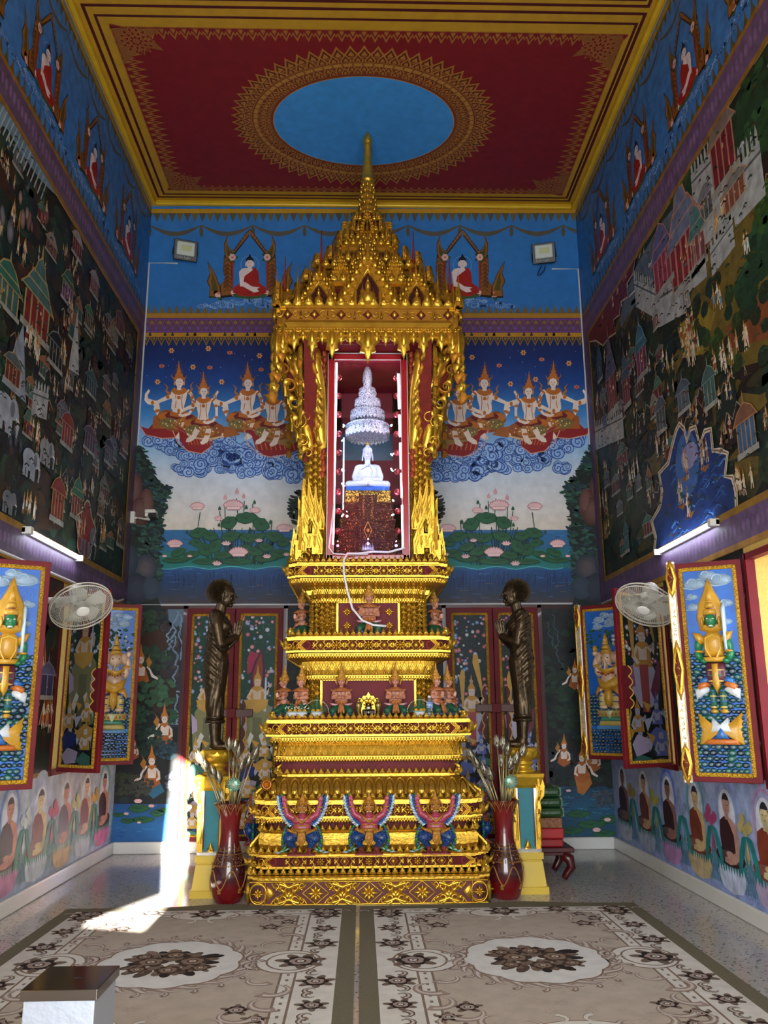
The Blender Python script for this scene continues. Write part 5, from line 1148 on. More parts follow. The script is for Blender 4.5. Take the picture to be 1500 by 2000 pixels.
# ---------------------------------------------------------------- flames, brackets, roof tiers and spire
ORG='#c9862a'
def comb(g,o,ex,n,pts,t=.05,c=GOLDC,ribs=True):
    """upright comb of flame tongues with thickness"""
    p=Paint(o,ex,(0,0,1),n); k=len(pts)
    A=[p.M(a,b,-t/2) for a,b in pts]; B=[p.M(a,b,t/2) for a,b in pts]
    p.g.add(A+B,[(i,(i+1)%k,k+(i+1)%k,k+i) for i in range(k)]+[tuple(range(k-1,-1,-1)),tuple(range(k,2*k))],c,False)
    return p
def tongue(x,z,w,h,lean=.0): return [(x-w*.5,z),(x-w*.55,z+h*.35),(x-w*.2+lean*.4,z+h*.62),(x+lean,z+h),(x+w*.25+lean*.5,z+h*.6),(x+w*.5,z+h*.3),(x+w*.5,z)]
ac=G(); lay=[]
for si,(o,ex,n) in enumerate((((0,-1,0),(1,0,0),(0,-1,0)),((-1,0,0),(0,-1,0),(-1,0,0)),((1,0,0),(0,1,0),(1,0,0)))):
    for sx in (-1,1):
        # two storeys of flames leaning outwards at the foot of each post
        for (x,z,w,h,le,d) in ((.70,3.02,.12,.34,.03,.665),(.66,3.10,.11,.36,.03,.66),(.61,3.16,.11,.40,.03,.655),(.55,3.18,.10,.44,.02,.65),(.50,3.1,.1,.40,.01,.645),(.70,3.02,.10,.2,.05,.69),
                               (.645,3.42,.09,.26,.05,.64),(.61,3.44,.10,.36,.035,.645),(.565,3.44,.09,.44,.03,.64),(.52,3.4,.08,.42,.0,.635),(.475,3.35,.08,.36,-.01,.63),(.60,3.3,.1,.3,.03,.67),(.54,3.28,.1,.3,.02,.67)):
            oo=Vector(o)*d; P=[(sx*a,b) for a,b in tongue(x,z,w,h,le)]
            p=comb(lay,oo,ex,n,P,.03)
            p.n=Vector(n); 
            for q in (.72,.46): 
                cx=sum(a for a,b in P)/7; ridge(p,[(cx+(a-cx)*q,z+.01+(b-z)*q) for a,b in P[:4]]+[(cx+(P[4][0]-cx)*q,z+.01+(P[4][1]-z)*q),(cx+(P[5][0]-cx)*q,z+.01+(P[5][1]-z)*q)],.013,.03,GOLDC,False)
            lay.append(p.g)
        # base scroll
        p=Paint(Vector(o)*.70,ex,(0,0,1),n); curl(p,sx*.62,3.07,.05,.03,.03,GOLDC,0,-sx); curl(p,sx*.5,3.06,.035,.02,.03,GOLDC,2,sx); lay.append(p.g)
for k in range(0,len(lay)-7,14): join(*lay[k:k+14]).build('flame_acroterion',GP,AL,cols=True)
# naga brackets: S-curved necks rising from each corner to the eaves, backed by a flaring body
nb=[]
def diag(sx,sy): d=Vector((sx,sy,0)).normalized(); return d
core=G()
for (z,hw,z2,hw2) in ((4.15,.615,4.45,.66),(4.45,.66,4.70,.72),(4.70,.72,4.95,.76),(4.95,.76,5.24,.86)):
    pass
for sx in (-1,1):
    for sy in (-1,1):
        d=diag(sx,sy); base=Vector((sx*.55,sy*.55,0))
        for off in (Vector((0,0,0)),Vector((-sx*.10,0,0)),Vector((0,-sy*.10,0))):
            g=G(); b0=base+off; dd=(Vector((sx,sy*.8,0)) if off.length<.01 else (Vector((sx*.35,sy,0)) if off.x else Vector((sx,sy*.35,0)))).normalized()
            pts=[(0,4.05),(.05,4.22),(.10,4.38),(.09,4.52),(.07,4.66),(.11,4.82),(.19,4.94),(.25,5.06),(.24,5.18),(.18,5.22)]
            g.tube([b0+dd*a+Vector((0,0,z)) for a,z in pts],[.03,.06,.075,.07,.055,.055,.06,.055,.04,.02],10,GOLDC)
            for k in range(1,9):
                a,z=pts[k]; c=b0+dd*(a+.05)+Vector((0,0,z)); g.tube([c,c+dd*.06+Vector((0,0,.05)),c+dd*.07+Vector((0,0,.13))],[.03,.022,.002],6,GOLDC if k%2 else ORG)
                e=b0+dd*(a-.05)+Vector((0,0,z)); g.ell(e,(.035,.035,.03),8,5,GOLDC)
            g.ell(b0+dd*.24+Vector((0,0,5.12)),(.055,.055,.075),10,7,GOLDC); nb.append(g)
for g in nb: g.build('naga_bracket',GP,AL,cols=True)
sc=[]   # scrolling foliage filling the flare under the eaves
for p in sides(.665):
    for sx in (-1,1):
        p.g=G()
        for (x,z,r,w) in ((.66,4.25,.07,.035),(.70,4.45,.085,.04),(.62,4.50,.06,.03),(.74,4.66,.07,.035),(.66,4.72,.06,.03),(.80,4.84,.075,.035),(.70,4.92,.07,.032),(.86,5.02,.07,.035),(.76,5.10,.07,.03),(.66,5.12,.06,.03),(.58,4.95,.05,.03),(.57,4.7,.05,.03),(.60,4.12,.05,.03)):
            curl(p,sx*x,z,r,w,.05,GOLDC if z<4.8 else ORG,rnd.uniform(0,6),sx,1.2)
            leafr(p,sx*(x+.02),z+.02,.09,.15,.03,GOLDC,rot=-sx*.5)
        for k in range(9): leafr(p,sx*(.50+.002*k),4.35+k*.09,.11,.2,.05,GOLDC)
        P=[(.60,4.05),(.64,4.3),(.70,4.5),(.73,4.7),(.76,4.86),(.84,5.0),(.90,5.24),(.62,5.24),(.60,4.8)]
        A=[p.M(sx*a,b,-.02) for a,b in P]; B=[p.M(sx*a,b,-.14) for a,b in P]; k=len(P); p.g.add(A+B,[(i,(i+1)%k,k+(i+1)%k,k+i) for i in range(k)]+[tuple(range(k)),tuple(range(2*k-1,k-1,-1))],'#7a2018',False)
        for (x,z) in ((.60,5.0),(.555,4.85),(.53,5.12)): p.relief([(sx*(x-.05),z-.06),(sx*x,z+.12),(sx*(x+.05),z-.06)],'#8a2a1c',.03,.2)
        sc.append(p.g)
for g in sc: g.build('bracket_scrollwork',GP,AL,cols=True)
# eaves
slab('eave_soffit',.60,5.24,.86,5.30,M_lac,mid=[(.80,5.25)])
slab('eave_cornice',.86,5.28,.955,5.44,mid=[(.90,5.30),(.90,5.33),(.935,5.35),(.935,5.38),(.965,5.41)],r=.06)
bead_row('bead_row',.935,5.335,pitch=.034)
ea=[]
g=G(); loft(g,[(.93,5.44),(.93,5.58)],.06,2,True,'#a8701c'); loft(g,[(.95,5.575),(.95,5.60)],.06,2,True,GOLDC); ea.append(g)
for p in sides(.932):
    for i in range(7):
        x=(i-3)*.27; 
        if abs(x)<.86: p.relief([(x-.05,5.51),(x,5.565),(x+.05,5.51),(x,5.455)],REDC,.012,.2); p.relief([(x-.03,5.51),(x,5.55),(x+.03,5.51),(x,5.47)],GOLDC,.03,.4)
        for s in (-1,1): curl(p,x+s*.085,5.51,.04,.02,.025,GOLDC,i,s); p.relief([(x+s*.135-.012,5.46),(x+s*.135,5.56),(x+s*.135+.012,5.46)],GOLDC,.025,.3)
    ea.append(p.g)
join(*ea).build('roof_frieze',GP,AL,cols=True)
# hanging pendants below the eaves
hp=[]
PEND=[(-.5,0),(-.42,-.2),(-.6,-.3),(-.34,-.42),(-.4,-.62),(-.18,-.66),(0,-1),(.18,-.66),(.4,-.62),(.34,-.42),(.6,-.3),(.42,-.2),(.5,0)]
def pend(p,x,z,w,h):
    P=[(x+a*w,z+b*h) for a,b in PEND]; p.relief(P,GOLDC,.03,.25); A=[p.M(*q,0) for q in P]; B=[p.M(*q,-.02) for q in P]; k=len(P); p.g.add(A+B,[(i2,(i2+1)%k,k+(i2+1)%k,k+i2) for i2 in range(k)]+[tuple(range(2*k-1,k-1,-1))],GOLDC)
    p.relief([(x-w*.22,z-h*.05),(x-w*.26,z-h*.4),(x,z-h*.66),(x+w*.26,z-h*.4),(x+w*.22,z-h*.05),(x,z+h*.12)],GOLDC,.055,.35)
for p in sides(.915):
    for i,(x,w,h) in enumerate(((0,.20,.34),(-.36,.16,.30),(.36,.16,.30),(-.56,.14,.26),(.56,.14,.26),(-.74,.13,.22),(.74,.13,.22),(-.18,.10,.15),(.18,.10,.15),(-.46,.09,.14),(.46,.09,.14),(-.27,.09,.14),(.27,.09,.14),(-.65,.08,.12),(.65,.08,.12),(-.09,.08,.13),(.09,.08,.13),(-.85,.13,.34),(.85,.13,.34),(-.91,.10,.44),(.91,.10,.44))): pend(p,x,5.33,w,h)
    for sx in (-1,1):
        for k in range(7): leafr(p,sx*(.80+.018*k),5.26-k*.11,.10,.14,.05,GOLDC if k%2 else ORG,rot=-sx*1.2)
    hp.append(p.g)
join(*hp).build('eave_pendants',GP,AL,cols=True)
# corner and eave flames standing up
def finial(g,x,y,z,h,c=GOLDC,r=.035): g.lathe([(r,0),(r*1.2,h*.06),(r*.7,h*.12),(r*.95,h*.2),(r*.45,h*.3),(r*.55,h*.36),(r*.25,h*.48),(r*.3,h*.54),(r*.12,h*.7),(.001,h)],8,(x,y,z),c)
def flames_ring(name,hw,z,h,w,t=.03,sk=None,hv=None):
    out=[]
    for p in sides(hw,back=True):
        n=int(round(2*hw/w))
        for i in range(n+1):
            x=-hw+i*2*hw/n; 
            if sk and sk(x): continue
            hh=h*(hv(i) if hv else 1); P=[(x+a*w*.95,z+b*hh) for a,b in LEAF]; A=[p.M(*q,0) for q in P]; B=[p.M(*q,-t) for q in P]; k=len(P)
            p.g.add(A+B,[(i2,(i2+1)%k,k+(i2+1)%k,k+i2) for i2 in range(k)]+[tuple(range(2*k-1,k-1,-1))],GOLDC); leafr(p,x,z,w*.95,hh,t)
        out.append(p.g)
    return join(*out).build(name,GP,AL,cols=True)
flames_ring('eave_flames',.93,5.60,.22,.11,hv=lambda i:[1,.7,1.25][i%3])
for sx in (-1,1):
    for sy in (-1,1):
        sp_=G()
        finial(sp_,sx*.93,sy*.93,5.6,.42,ORG,.04); finial(sp_,sx*.72,sy*.90,5.6,.5,GOLDC,.05); finial(sp_,sx*.90,sy*.72,5.6,.5,GOLDC,.05)
        sp_.tube([(sx*.88,sy*.6,5.95),(sx*.88,sy*.6,6.35)],[.015,.004],6,'#8a241c')
        for (a,b,h) in ((.60,.80,.95),(.46,.70,1.3)): finial(sp_,sx*a,sy*b,5.75,h*.45,GOLDC,.04)
        sp_.tube([(sx*.50,sy*.52,6.2),(sx*.50,sy*.52,6.72)],[.018,.004],6,'#8a241c')
        sp_.build('corner_finials',GP,AL,cols=True)
# gables on every face
gb_=[]
def gable(p,x,z,w,h,d=.06,niche=True):
    O=[(-.62,0),(-.66,.14),(-.50,.22),(-.52,.36),(-.36,.42),(-.36,.56),(-.22,.62),(-.18,.78),(-.07,.84),(0,1.0),(.07,.84),(.18,.78),(.22,.62),(.36,.56),(.36,.42),(.52,.36),(.50,.22),(.66,.14),(.62,0)]
    P=[(x+a*w,z+b*h) for a,b in O]; A=[p.M(*q,d) for q in P]; B=[p.M(*q,-.05) for q in P]; k=len(P)
    p.g.add(A+B,[(i,(i+1)%k,k+(i+1)%k,k+i) for i in range(k)]+[tuple(range(k)),tuple(range(2*k-1,k-1,-1))],GOLDC,False)
    o=p.o.copy(); p.o=p.o+p.n*d
    if niche:
        p.poly([(x-.24*w,z+.02),(x-.24*w,z+.28*h),(x-.12*w,z+.46*h),(x,z+.60*h),(x+.12*w,z+.46*h),(x+.24*w,z+.28*h),(x+.24*w,z+.02)],'#3a0c0c'); p.L=0
        ridge(p,[(x-.28*w,z),(x-.28*w,z+.28*h),(x-.14*w,z+.48*h),(x,z+.66*h),(x+.14*w,z+.48*h),(x+.28*w,z+.28*h),(x+.28*w,z)],w*.07,.03,GOLDC,False)
        p.relief(p.ellp(x,z+.15*h,w*.15,h*.13,12),GOLDC,.05,.3); p.relief(p.ellp(x,z+.33*h,w*.07,h*.09,10),GOLDC,.06,.3); p.relief([(x-w*.04,z+.38*h),(x,z+.52*h),(x+w*.04,z+.38*h)],GOLDC,.05,.3)
    for k in range(7):
        t=k/6; a=-.56+t*.52; b=.08+t*.76
        for s in (-1,1): leafr(p,x+s*a*w,z+b*h-.03*h,w*.15,h*.17,.035,GOLDC,rot=-s*(-.5)); curl(p,x+s*(a+.13)*w,z+b*h-.02*h,w*.055,w*.03,.025,GOLDC,k,s)
    p.o=o
    g=G(); c=p.M(x,z+h*.93,.0); g.lathe([(w*.05,0),(w*.09,h*.04),(w*.05,h*.08),(w*.06,h*.12),(w*.03,h*.2),(w*.015,h*.4),(.001,h*.62)],8,tuple(c),GOLDC); p.g=join(p.g,g)
for o,ex,n in (((0,-1,0),(1,0,0),(0,-1,0)),((-1,0,0),(0,-1,0),(-1,0,0)),((1,0,0),(0,1,0),(1,0,0)),((0,1,0),(-1,0,0),(0,1,0))):
    for (x,z,w,h,d,nn) in ((0,5.60,.46,.62,.90,1),(-.50,5.60,.33,.42,.86,1),(.50,5.60,.33,.42,.86,1),(0,6.06,.30,.42,.66,1),(-.28,6.0,.20,.34,.62,0),(.28,6.0,.20,.34,.62,0),(0,6.30,.22,.34,.5,0),(0,6.86,.13,.30,.20,1)):
        p=Paint(Vector(o)*d,ex,(0,0,1),n); gable(p,x,z,w,h,.05,nn); gb_.append(p.g)
for g in gb_: g.build('gable',GP,AL,cols=True)
slab('roof_tier',.88,5.58,.70,5.72,M_lac); slab('roof_tier',.66,5.66,.62,5.98,M_lac,r=.08); slab('roof_tier_edge',.68,5.96,.64,6.03,r=.08)
flames_ring('roof_flames',.66,6.02,.2,.10,hv=lambda i:[1,.75][i%2])
flames_ring('roof_flames',.74,5.78,.2,.12,hv=lambda i:[1,1.2][i%2])
slab('roof_tier',.54,5.98,.50,6.24,M_lacd,r=.08); slab('roof_tier_edge',.56,6.20,.53,6.27,r=.08)
flames_ring('roof_flames',.55,6.26,.2,.10,hv=lambda i:[1,.8][i%2])
slab('roof_tier',.42,6.24,.32,6.60,M_lacd,r=.06); flames_ring('roof_flames',.42,6.40,.2,.1)
slab('roof_tier_edge',.32,6.56,.335,6.66,r=.05,mid=[(.345,6.58),(.345,6.62)]); slab('roof_tier',.29,6.66,.27,6.78,r=.05)
flames_ring('roof_flames',.31,6.66,.15,.075,hv=lambda i:[1,.8,1.25][i%3])
slab('roof_tier',.23,6.76,.17,6.92,r=.04); flames_ring('roof_flames',.24,6.78,.14,.07)
slab('spire_base',.165,6.90,.115,7.22,M_lac,r=.03); flames_ring('roof_flames',.165,6.92,.16,.07); flames_ring('roof_flames',.135,7.08,.12,.06)
g=G(); rs=[(.13,7.19),(.15,7.22),(.12,7.25)]
z=7.25
for k in range(5):
    r=.112-.011*k; rs+=[(r*.82,z),(r*1.08,z+.03),(r*1.0,z+.055),(r*.8,z+.08)]; z+=.085
rs+=[(.078,z),(.082,z+.02),(.070,z+.04),(.066,7.78),(.050,7.98),(.040,8.14),(.046,8.15),(.046,8.17),(.036,8.18),(.05,8.20),(.056,8.23),(.05,8.27),(.03,8.32),(.001,8.375)]
g.lathe(rs,20,(.008,0,0),GOLDC)
for k in range(5):
    for i in range(8): a=2*PI*(i+.5*(k%2))/8; r=.108-.011*k; zz=7.25+.085*k; c=Vector((.008+r*math.cos(a),r*math.sin(a),zz)); g.tube([c,c+Vector((.012*math.cos(a),.012*math.sin(a),.04)),c+Vector((.004*math.cos(a),.004*math.sin(a),.085))],[.02,.014,.001],5,GOLDC)
g.build('spire',GP,AL,cols=True)
# ================================================================ STATUES
M_brz=mat('dark_bronze','#5a4a36',.36,metal=.75,bump=.25,bscale=70,noise=.5)
M_brzd=mat('bronze_hair','#5a4a34',.4,metal=.8,bump=.3,bscale=60,noise=.4)
def hand(g,w,d,side,L,r,curl=.0,spread=.18,n=6,th=None):
    """palm and five separate fingers; w wrist point, d finger direction, side across the knuckles"""
    w=Vector(w); d=Vector(d).normalized(); side=Vector(side).normalized(); up=d.cross(side).normalized()
    pc=w+d*L*.45
    for k in range(4):
        o=(k-1.5)/1.5; kn=w+d*L*(.48-.03*abs(o))+side*(o*L*.19); g.cap(w+side*o*L*.07,kn,r*1.35,r*1.15,n)
        fl=L*[.46,.52,.49,.38][k]; a=kn; dd=(d+side*o*spread*.3)
        for j in range(3): 
            dd=(dd+up*curl).normalized(); b=a+dd*fl*[.42,.32,.26][j]; g.cap(a,b,r*[1.05,.95,.85][j],r*[.95,.85,.7][j],n); a=b
    tb=w+d*L*.12-side*L*.17; t1=tb+(d*.6-side*.5).normalized()*L*.25; g.cap(w+d*L*.05-side*L*.05,tb,r*1.3,r*1.2,n); g.cap(tb,t1,r*1.2,r*1.0,n); g.cap(t1,t1+(d*.9-side*.05).normalized()*L*.2,r*1.0,r*.75,n)
def head_face(g,c,s,f=(0,-1,0)):
    """head of half height s facing f: skull, brow, nose, lips, chin, ears"""
    c=Vector(c); f=Vector(f).normalized(); u=Vector((0,0,1)); l=u.cross(f).normalized()
    P=lambda a,b,h: c+f*(a*s)+l*(b*s)+u*(h*s)
    M=Matrix((l,f,u)).transposed()
    g.ell(P(-.05,0,.12),(s*.72,s*.82,s*.86),16,12,None,M); g.ell(P(.10,0,-.35),(s*.58,s*.62,s*.62),14,10,None,M); g.ell(P(.50,0,-.82),(s*.2,s*.18,s*.16),10,8,None,M)
    for b in (-1,1):
        g.ell(P(.58,b*.30,-.30),(s*.24,s*.16,s*.22),10,8,None,M); g.ell(P(.70,b*.28,.02),(s*.17,s*.08,s*.09),10,6,None,M); g.cap(P(.78,b*.10,.16),P(.66,b*.46,.14),s*.05,s*.04,6)
        g.ell(P(0,b*.76,-.08),(s*.07,s*.18,s*.30),8,8,None,M); g.cap(P(0,b*.77,-.25),P(.02,b*.76,-.62),s*.07,s*.055,6)
    g.cap(P(.76,0,.10),P(.95,0,-.24),s*.06,s*.11,8); g.ell(P(.86,-.09,-.28),(s*.07,)*3,6,5); g.ell(P(.86,.09,-.28),(s*.07,)*3,6,5)
    g.cap(P(.74,-.17,-.53),P(.74,.17,-.53),s*.06,s*.06,6); g.cap(P(.72,-.13,-.63),P(.72,.13,-.63),s*.07,s*.07,6)
def standing_monk():
    t=thing('monk_statue','dark bronze standing monk statue left of the altar, palms pressed together, facing right','statue',(-1.36,8.17,1.262))
    g=G()
    for y in (-1,1):
        g.ell((.055,y*.062,.03),(.115,.043,.034),14,8); g.ell((.0,y*.062,.05),(.05,.04,.05),10,8); g.chain([(-.01,y*.062,.06),(-.02,y*.062,.24),(-.02,y*.06,.42),(-.01,y*.07,.80)],[.036,.052,.062,.095])
        for k in range(5): g.cap((.13,y*.062+(k-2)*.017,.022),(.175-.006*k*(1 if y>0 else 1),y*.062+(k-2)*.018,.018),.012,.010,6)
        # arm: shoulder, elbow, wrist
        g.cap((-.03,y*.155,1.235),(-.01,y*.185,1.14),.062,.056); g.cap((-.01,y*.185,1.14),(.03,y*.195,.965),.056,.044); g.cap((.03,y*.195,.965),(.150,y*.040,1.035),.043,.027)
        hand(g,(.148,y*.028,1.03),(.18,-.02*y,1),(1,0,0) if y>0 else (1,0,0),.185,.0098,0,.1)
    g.cap((-.02,-.06,1.12),(-.02,.06,1.12),.098,.098); g.cap((-.03,-.09,1.22),(-.03,.09,1.22),.072,.072); g.cap((.035,-.065,1.14),(.035,.065,1.14),.068,.068); g.chain([(-.03,0,1.05),(-.03,0,.92),(-.03,0,.80)],[.09,.088,.09]); g.cap((-.02,0,1.24),(.0,0,1.36),.056,.052)
    head_face(g,(.022,0,1.452),.128,(1,0,0))
    blob('body',g,.0052,M_brz,t,3)
    h=G(); h.ell((-.016,0,1.480),(.118,.108,.112),16,12)
    rr=random.Random(1)
    for i in range(760):
        u=1-1.8*(i+.5)/760; th=2.399963*i; q=math.sqrt(1-u*u); d=Vector((q*math.cos(th),q*math.sin(th),u))
        if d.x>.45 and d.z<.55: continue
        c=Vector((-.016,0,1.480))+Vector((d.x*.118,d.y*.108,d.z*.112)); h.cap(c,c+d*.016,.0095,.003,5)
    h.build('hair',M_brzd,t)
    # robe
    g=G()
    for y in (-1,1): g.chain([(-.02,y*.07,1.10),(-.028,y*.07,.95),(-.038,y*.075,.82),(-.036,y*.07,.60),(-.03,y*.06,.42),(-.022,y*.055,.31)],[.092,.094,.102,.088,.076,.072])
    g.cap((-.03,.06,1.15),(-.03,.15,1.20),.088,.066); g.cap((-.03,.155,1.22),(-.012,.188,1.02),.070,.062); g.cap((-.03,-.08,1.04),(.0,.08,1.14),.088,.095)
    def fold(c): 
        a=.5+.5*math.sin(c.z*88+c.x*80+2.5*math.sin(c.y*12)+1.2*math.sin(c.z*11)); k=min(1,max(0,(c.z-.52)*5)); b=.5+.5*math.sin(c.x*95+c.y*40+3*math.sin(c.z*7))
        return k*(.010*a**1.6)+(1-k)*(.008*b)-.003
    R=blob('robe',g,.006,M_brz,t,3,disp=fold)
    # flat hem
    hm=G(); hm.lathe([(.072,.0),(.094,.010),(.092,.026),(.076,.036)],28,(-.02,0,.235)); hm.lathe([(.076,0),(.088,.012),(.076,.03)],28,(-.02,0,.275))
    for v in range(len(hm.v)): x,y,z=hm.v[v]; hm.v[v]=(x,y*1.55,z+.006*math.sin(14*math.atan2(y,x)))
    hm.build('hem',M_brz,R)
    return t
mk=standing_monk()
dup(mk,(1.515,8.17,1.262),PI,'dark bronze standing monk statue right of the altar, palms pressed together, facing left')
M_gs=gold_mat('gold_stand',scale=30,bump=.2,c='#e2b634',rough=.35,metal=.6)
def stand(x,y,label):
    t=thing('statue_stand',label,'stand',(x,y,0))
    g=G(); loft(g,[(.165,0),(.165,.06),(.150,.062),(.125,.27),(.118,.275),(.118,.285),(.135,.29),(.135,.345),(.115,.35),(.10,.36)],.008,1); g.build('stepped_plinth',mat('yellow_painted_plinth','#d7b73c',.4,noise=.1,bscale=8),t)
    g=G(); loft(g,[(.085,.35),(.085,.90)],.01,1); g.build('teal_panel',mat('teal_paint','#157a86',.45,noise=.15),t)
    g=G(); loft(g,[(.12,.345),(.125,.375),(.10,.385)],.01,1)
    for sx in (-1,1):
        for sy in (-1,1):
            g.box(*sorted((sx*.075,sx*.10)),*sorted((sy*.075,sy*.10)),.36,.90)
    M_=[]
    for p in [Paint(o,ex,(0,0,1),n) for o,ex,n in (((0,-.102,0),(1,0,0),(0,-1,0)),((-.102,0,0),(0,-1,0),(-1,0,0)),((.102,0,0),(0,1,0),(1,0,0)),((0,.102,0),(-1,0,0),(0,1,0)))]:
        for s in (-1,1):
            comb_=[(s*a,b) for a,b in ((.07,.37),(.105,.37),(.12,.42),(.100,.47),(.10,.60),(.118,.66),(.135,.72),(.125,.79),(.165,.83),(.175,.92),(.155,1.0),(.11,1.02),(.06,1.0),(.09,.94),(.10,.86),(.078,.76),(.075,.5))]
            k=len(comb_); A=[p.M(*q,0) for q in comb_]; B=[p.M(*q,.02) for q in comb_]; p.g.add(A+B,[(i,(i+1)%k,k+(i+1)%k,k+i) for i in range(k)]+[tuple(range(k)),tuple(range(2*k-1,k-1,-1))],GOLDC,False)
            o_=p.o.copy(); p.o=p.o+p.n*.02; curl(p,s*.105,.955,.042,.018,.018,GOLDC,PI/2,-s,1.3); ridge(p,[(s*.088,.45),(s*.088,.7),(s*.11,.82),(s*.15,.88)],.014,.012,GOLDC,False); p.o=o_
            ridge(p,[(s*.068,.40),(s*.068,.86)],.006,.004,'#8a2420',False)
        leafr(p,0,.37,.07,.10,.015)
        M_.append(p.g)
    join(g,*M_).build('gilt_frame',GP,t,cols=True)
    g=G(); loft(g,[(.10,.90),(.13,.93),(.165,1.0),(.17,1.03),(.15,1.035)],.012,1); g.build('capital',M_gs,t)
    l=thing('lotus_pedestal',label.replace('stand','lotus pedestal').split(',')[0]+', under the bronze monk','pedestal',(x,y,1.035))
    g=G(); g.lathe([(.115,0),(.115,.02),(.10,.025),(.085,.045),(.08,.06),(.10,.075),(.105,.09),(.085,.10),(.09,.105),(.13,.12),(.152,.15),(.158,.185),(.150,.20),(.135,.215),(.13,.226)],40); g.build('lotus_cup',M_gs,l)
    pt=G()
    for k in range(14):
        a=2*PI*k/14; ca,sa=math.cos(a),math.sin(a); d=Vector((ca,sa,0)); w=Vector((-sa,ca,0)); up=Vector((0,0,1))
        for (dz,sc_) in ((0,1.),):
            V=[d*.100+up*.108,d*.135+w*.020+up*.125,d*.162+w*.030+up*.158,d*.168+w*.020+up*.188,d*.162+up*.212,d*.168-w*.020+up*.188,d*.162-w*.030+up*.158,d*.135-w*.020+up*.125,d*.176+up*.16]
            pt.add(V,[(i,(i+1)%8,8) for i in range(8)],None,True)
    pt.build('lotus_petals',M_gs,l)
stand(-1.36,8.17,'gold and teal square stand behind the left red vase, carrying a bronze monk'); stand(1.515,8.17,'gold and teal square stand behind the right red vase, carrying a bronze monk')
for o in bpy.data.objects:
    if o.name.startswith('lotus_pedestal'): o['label']='round gold lotus pedestal under the bronze monk %s of the altar'%('left' if o.location.x<0 else 'right')
# ---------------------------------------------------------------- marble image in the shrine
def seated(t,m,vx=.005):
    g=G()   # 0.54 tall, 0.46 wide, faces -y
    g.cap((-.05,.01,.19),(.05,.01,.19),.070,.070); g.cap((-.04,.01,.10),(.04,.01,.10),.065,.065); g.cap((-.085,.015,.235),(.085,.015,.235),.042,.042); g.ell((0,.0,.21),(.10,.065,.07),16,10)
    g.cap((0,.01,.26),(0,.0,.33),.032,.03)
    for s in (-1,1):
        g.cap((s*.10,.015,.235),(s*.135,.0,.14),.038,.032); g.cap((s*.135,.0,.14),(s*.125,-.02,.095),.032,.030); g.cap((s*.13,-.015,.10),(s*.04,-.105,.085),.029,.020)
        g.cap((s*.06,.02,.045),(s*.195,-.07,.035),.058,.042); g.cap((s*.195,-.07,.035),(s*.03,-.13,.035),.040,.030); g.ell((s*-.02,-.125,.058),(.06,.022,.017),10,6)
    hand(g,(.05,-.115,.088),(-1,-.15,0),(0,-1,.1),.12,.0085,-.02,.05); hand(g,(-.05,-.118,.074),(1,-.1,0),(0,-1,.1),.12,.0085,.02,.05)
    head_face(g,(0,-.01,.385),.068); g.ell((0,.008,.43),(.052,.055,.042),12,8); g.ell((0,.012,.475),(.024,.024,.020),10,6)
    for s in (-1,1): g.cap((s*.054,-.005,.36),(s*.056,-.005,.315),.008,.007,6)
    return blob('body',g,vx,m,t,2)
M_mar=mat('white_marble','#dcdde6',.25,noise=.05,bscale=8,coat=.3)
MB_=thing('marble_buddha','white marble seated Buddha inside the lit glass shrine','statue',(ACX,8.50,3.865)); seated(MB_,M_mar,.0042)
g=G(); g.cap((-.07,-.055,.20),(.02,-.072,.245),.004,.004,6); g.tube([(-.02,-.072,.235),(.03,-.075,.225),(.05,-.07,.18),(.04,-.075,.13)],.003,6,None); g.build('robe_edge',mat('robe_line_grey','#8f90a2',.4),MB_)
g=G(); g.lathe([(.02,0),(.024,.01),(.012,.02),(.014,.026),(.001,.05)],10,(0,.01,.49)); g.build('topknot_flame',GPl,MB_)
# brown and gold stepped throne
M_thr=gold_mat('brown_gilt_lacquer','carved',scale=48,red=3.0,bump=.8,c='#c07a3c',rough=.35,metal=.4,red_c='#4a160f')
th=thing('image_throne','brown and gold stepped throne under the marble Buddha inside the shrine','throne',(ACX,8.52,3.052))
g=G(); 
def rstep(g,x,y,z0,z1,fl=.012): g.bbox(-x,x,-y,y,z0,z1,.004); g.bbox(-x-fl,x+fl,-y-fl,y+fl,z1-.014,z1,.003); g.bbox(-x-fl,x+fl,-y-fl,y+fl,z0,z0+.012,.003)
for k,(x,z0,z1) in enumerate(((.325,0,.10),(.325,.10,.235),(.30,.235,.35),(.275,.35,.455),(.26,.455,.56),(.24,.56,.64))): rstep(g,x,x*.62,z0,z1)
g.build('stepped_base',M_thr,th)
g=G(); g.bbox(-.075,.075,-.235,-.19,.0,.70,.006); 
for s in (-1,1): g.bbox(s*.082-.01,s*.082+.01,-.245,-.20,0,.71,.003)
g.build('front_panel',M_thr,th)
bp_=[]
for i in range(3):
    p=Paint((0,-.237,0),(1,0,0),(0,0,1),(0,-1,0)); L_=[(.18,.05,.07,'#d9a04a'),(.12,.03,.05,'#c07a3c')]
p=Paint((0,-.2355,0),(1,0,0),(0,0,1),(0,-1,0)); ridge(p,[(0,.42),(-.04,.33),(0,.24),(.04,.33),(0,.42)],.008,.008,'#d99a4a',False); p.relief(p.ellp(0,.33,.016,.02,8),'#d99a4a',.01); 
for k in range(5): leafr(p,(k-2)*.024,.12,.035,.10-.012*abs(k-2),.012,'#c9d0e0')
for k in range(9):
    for s in (-1,1): curl(p,s*.045,.46+k*.027,.012,.006,.008,'#d08a44',k,s)
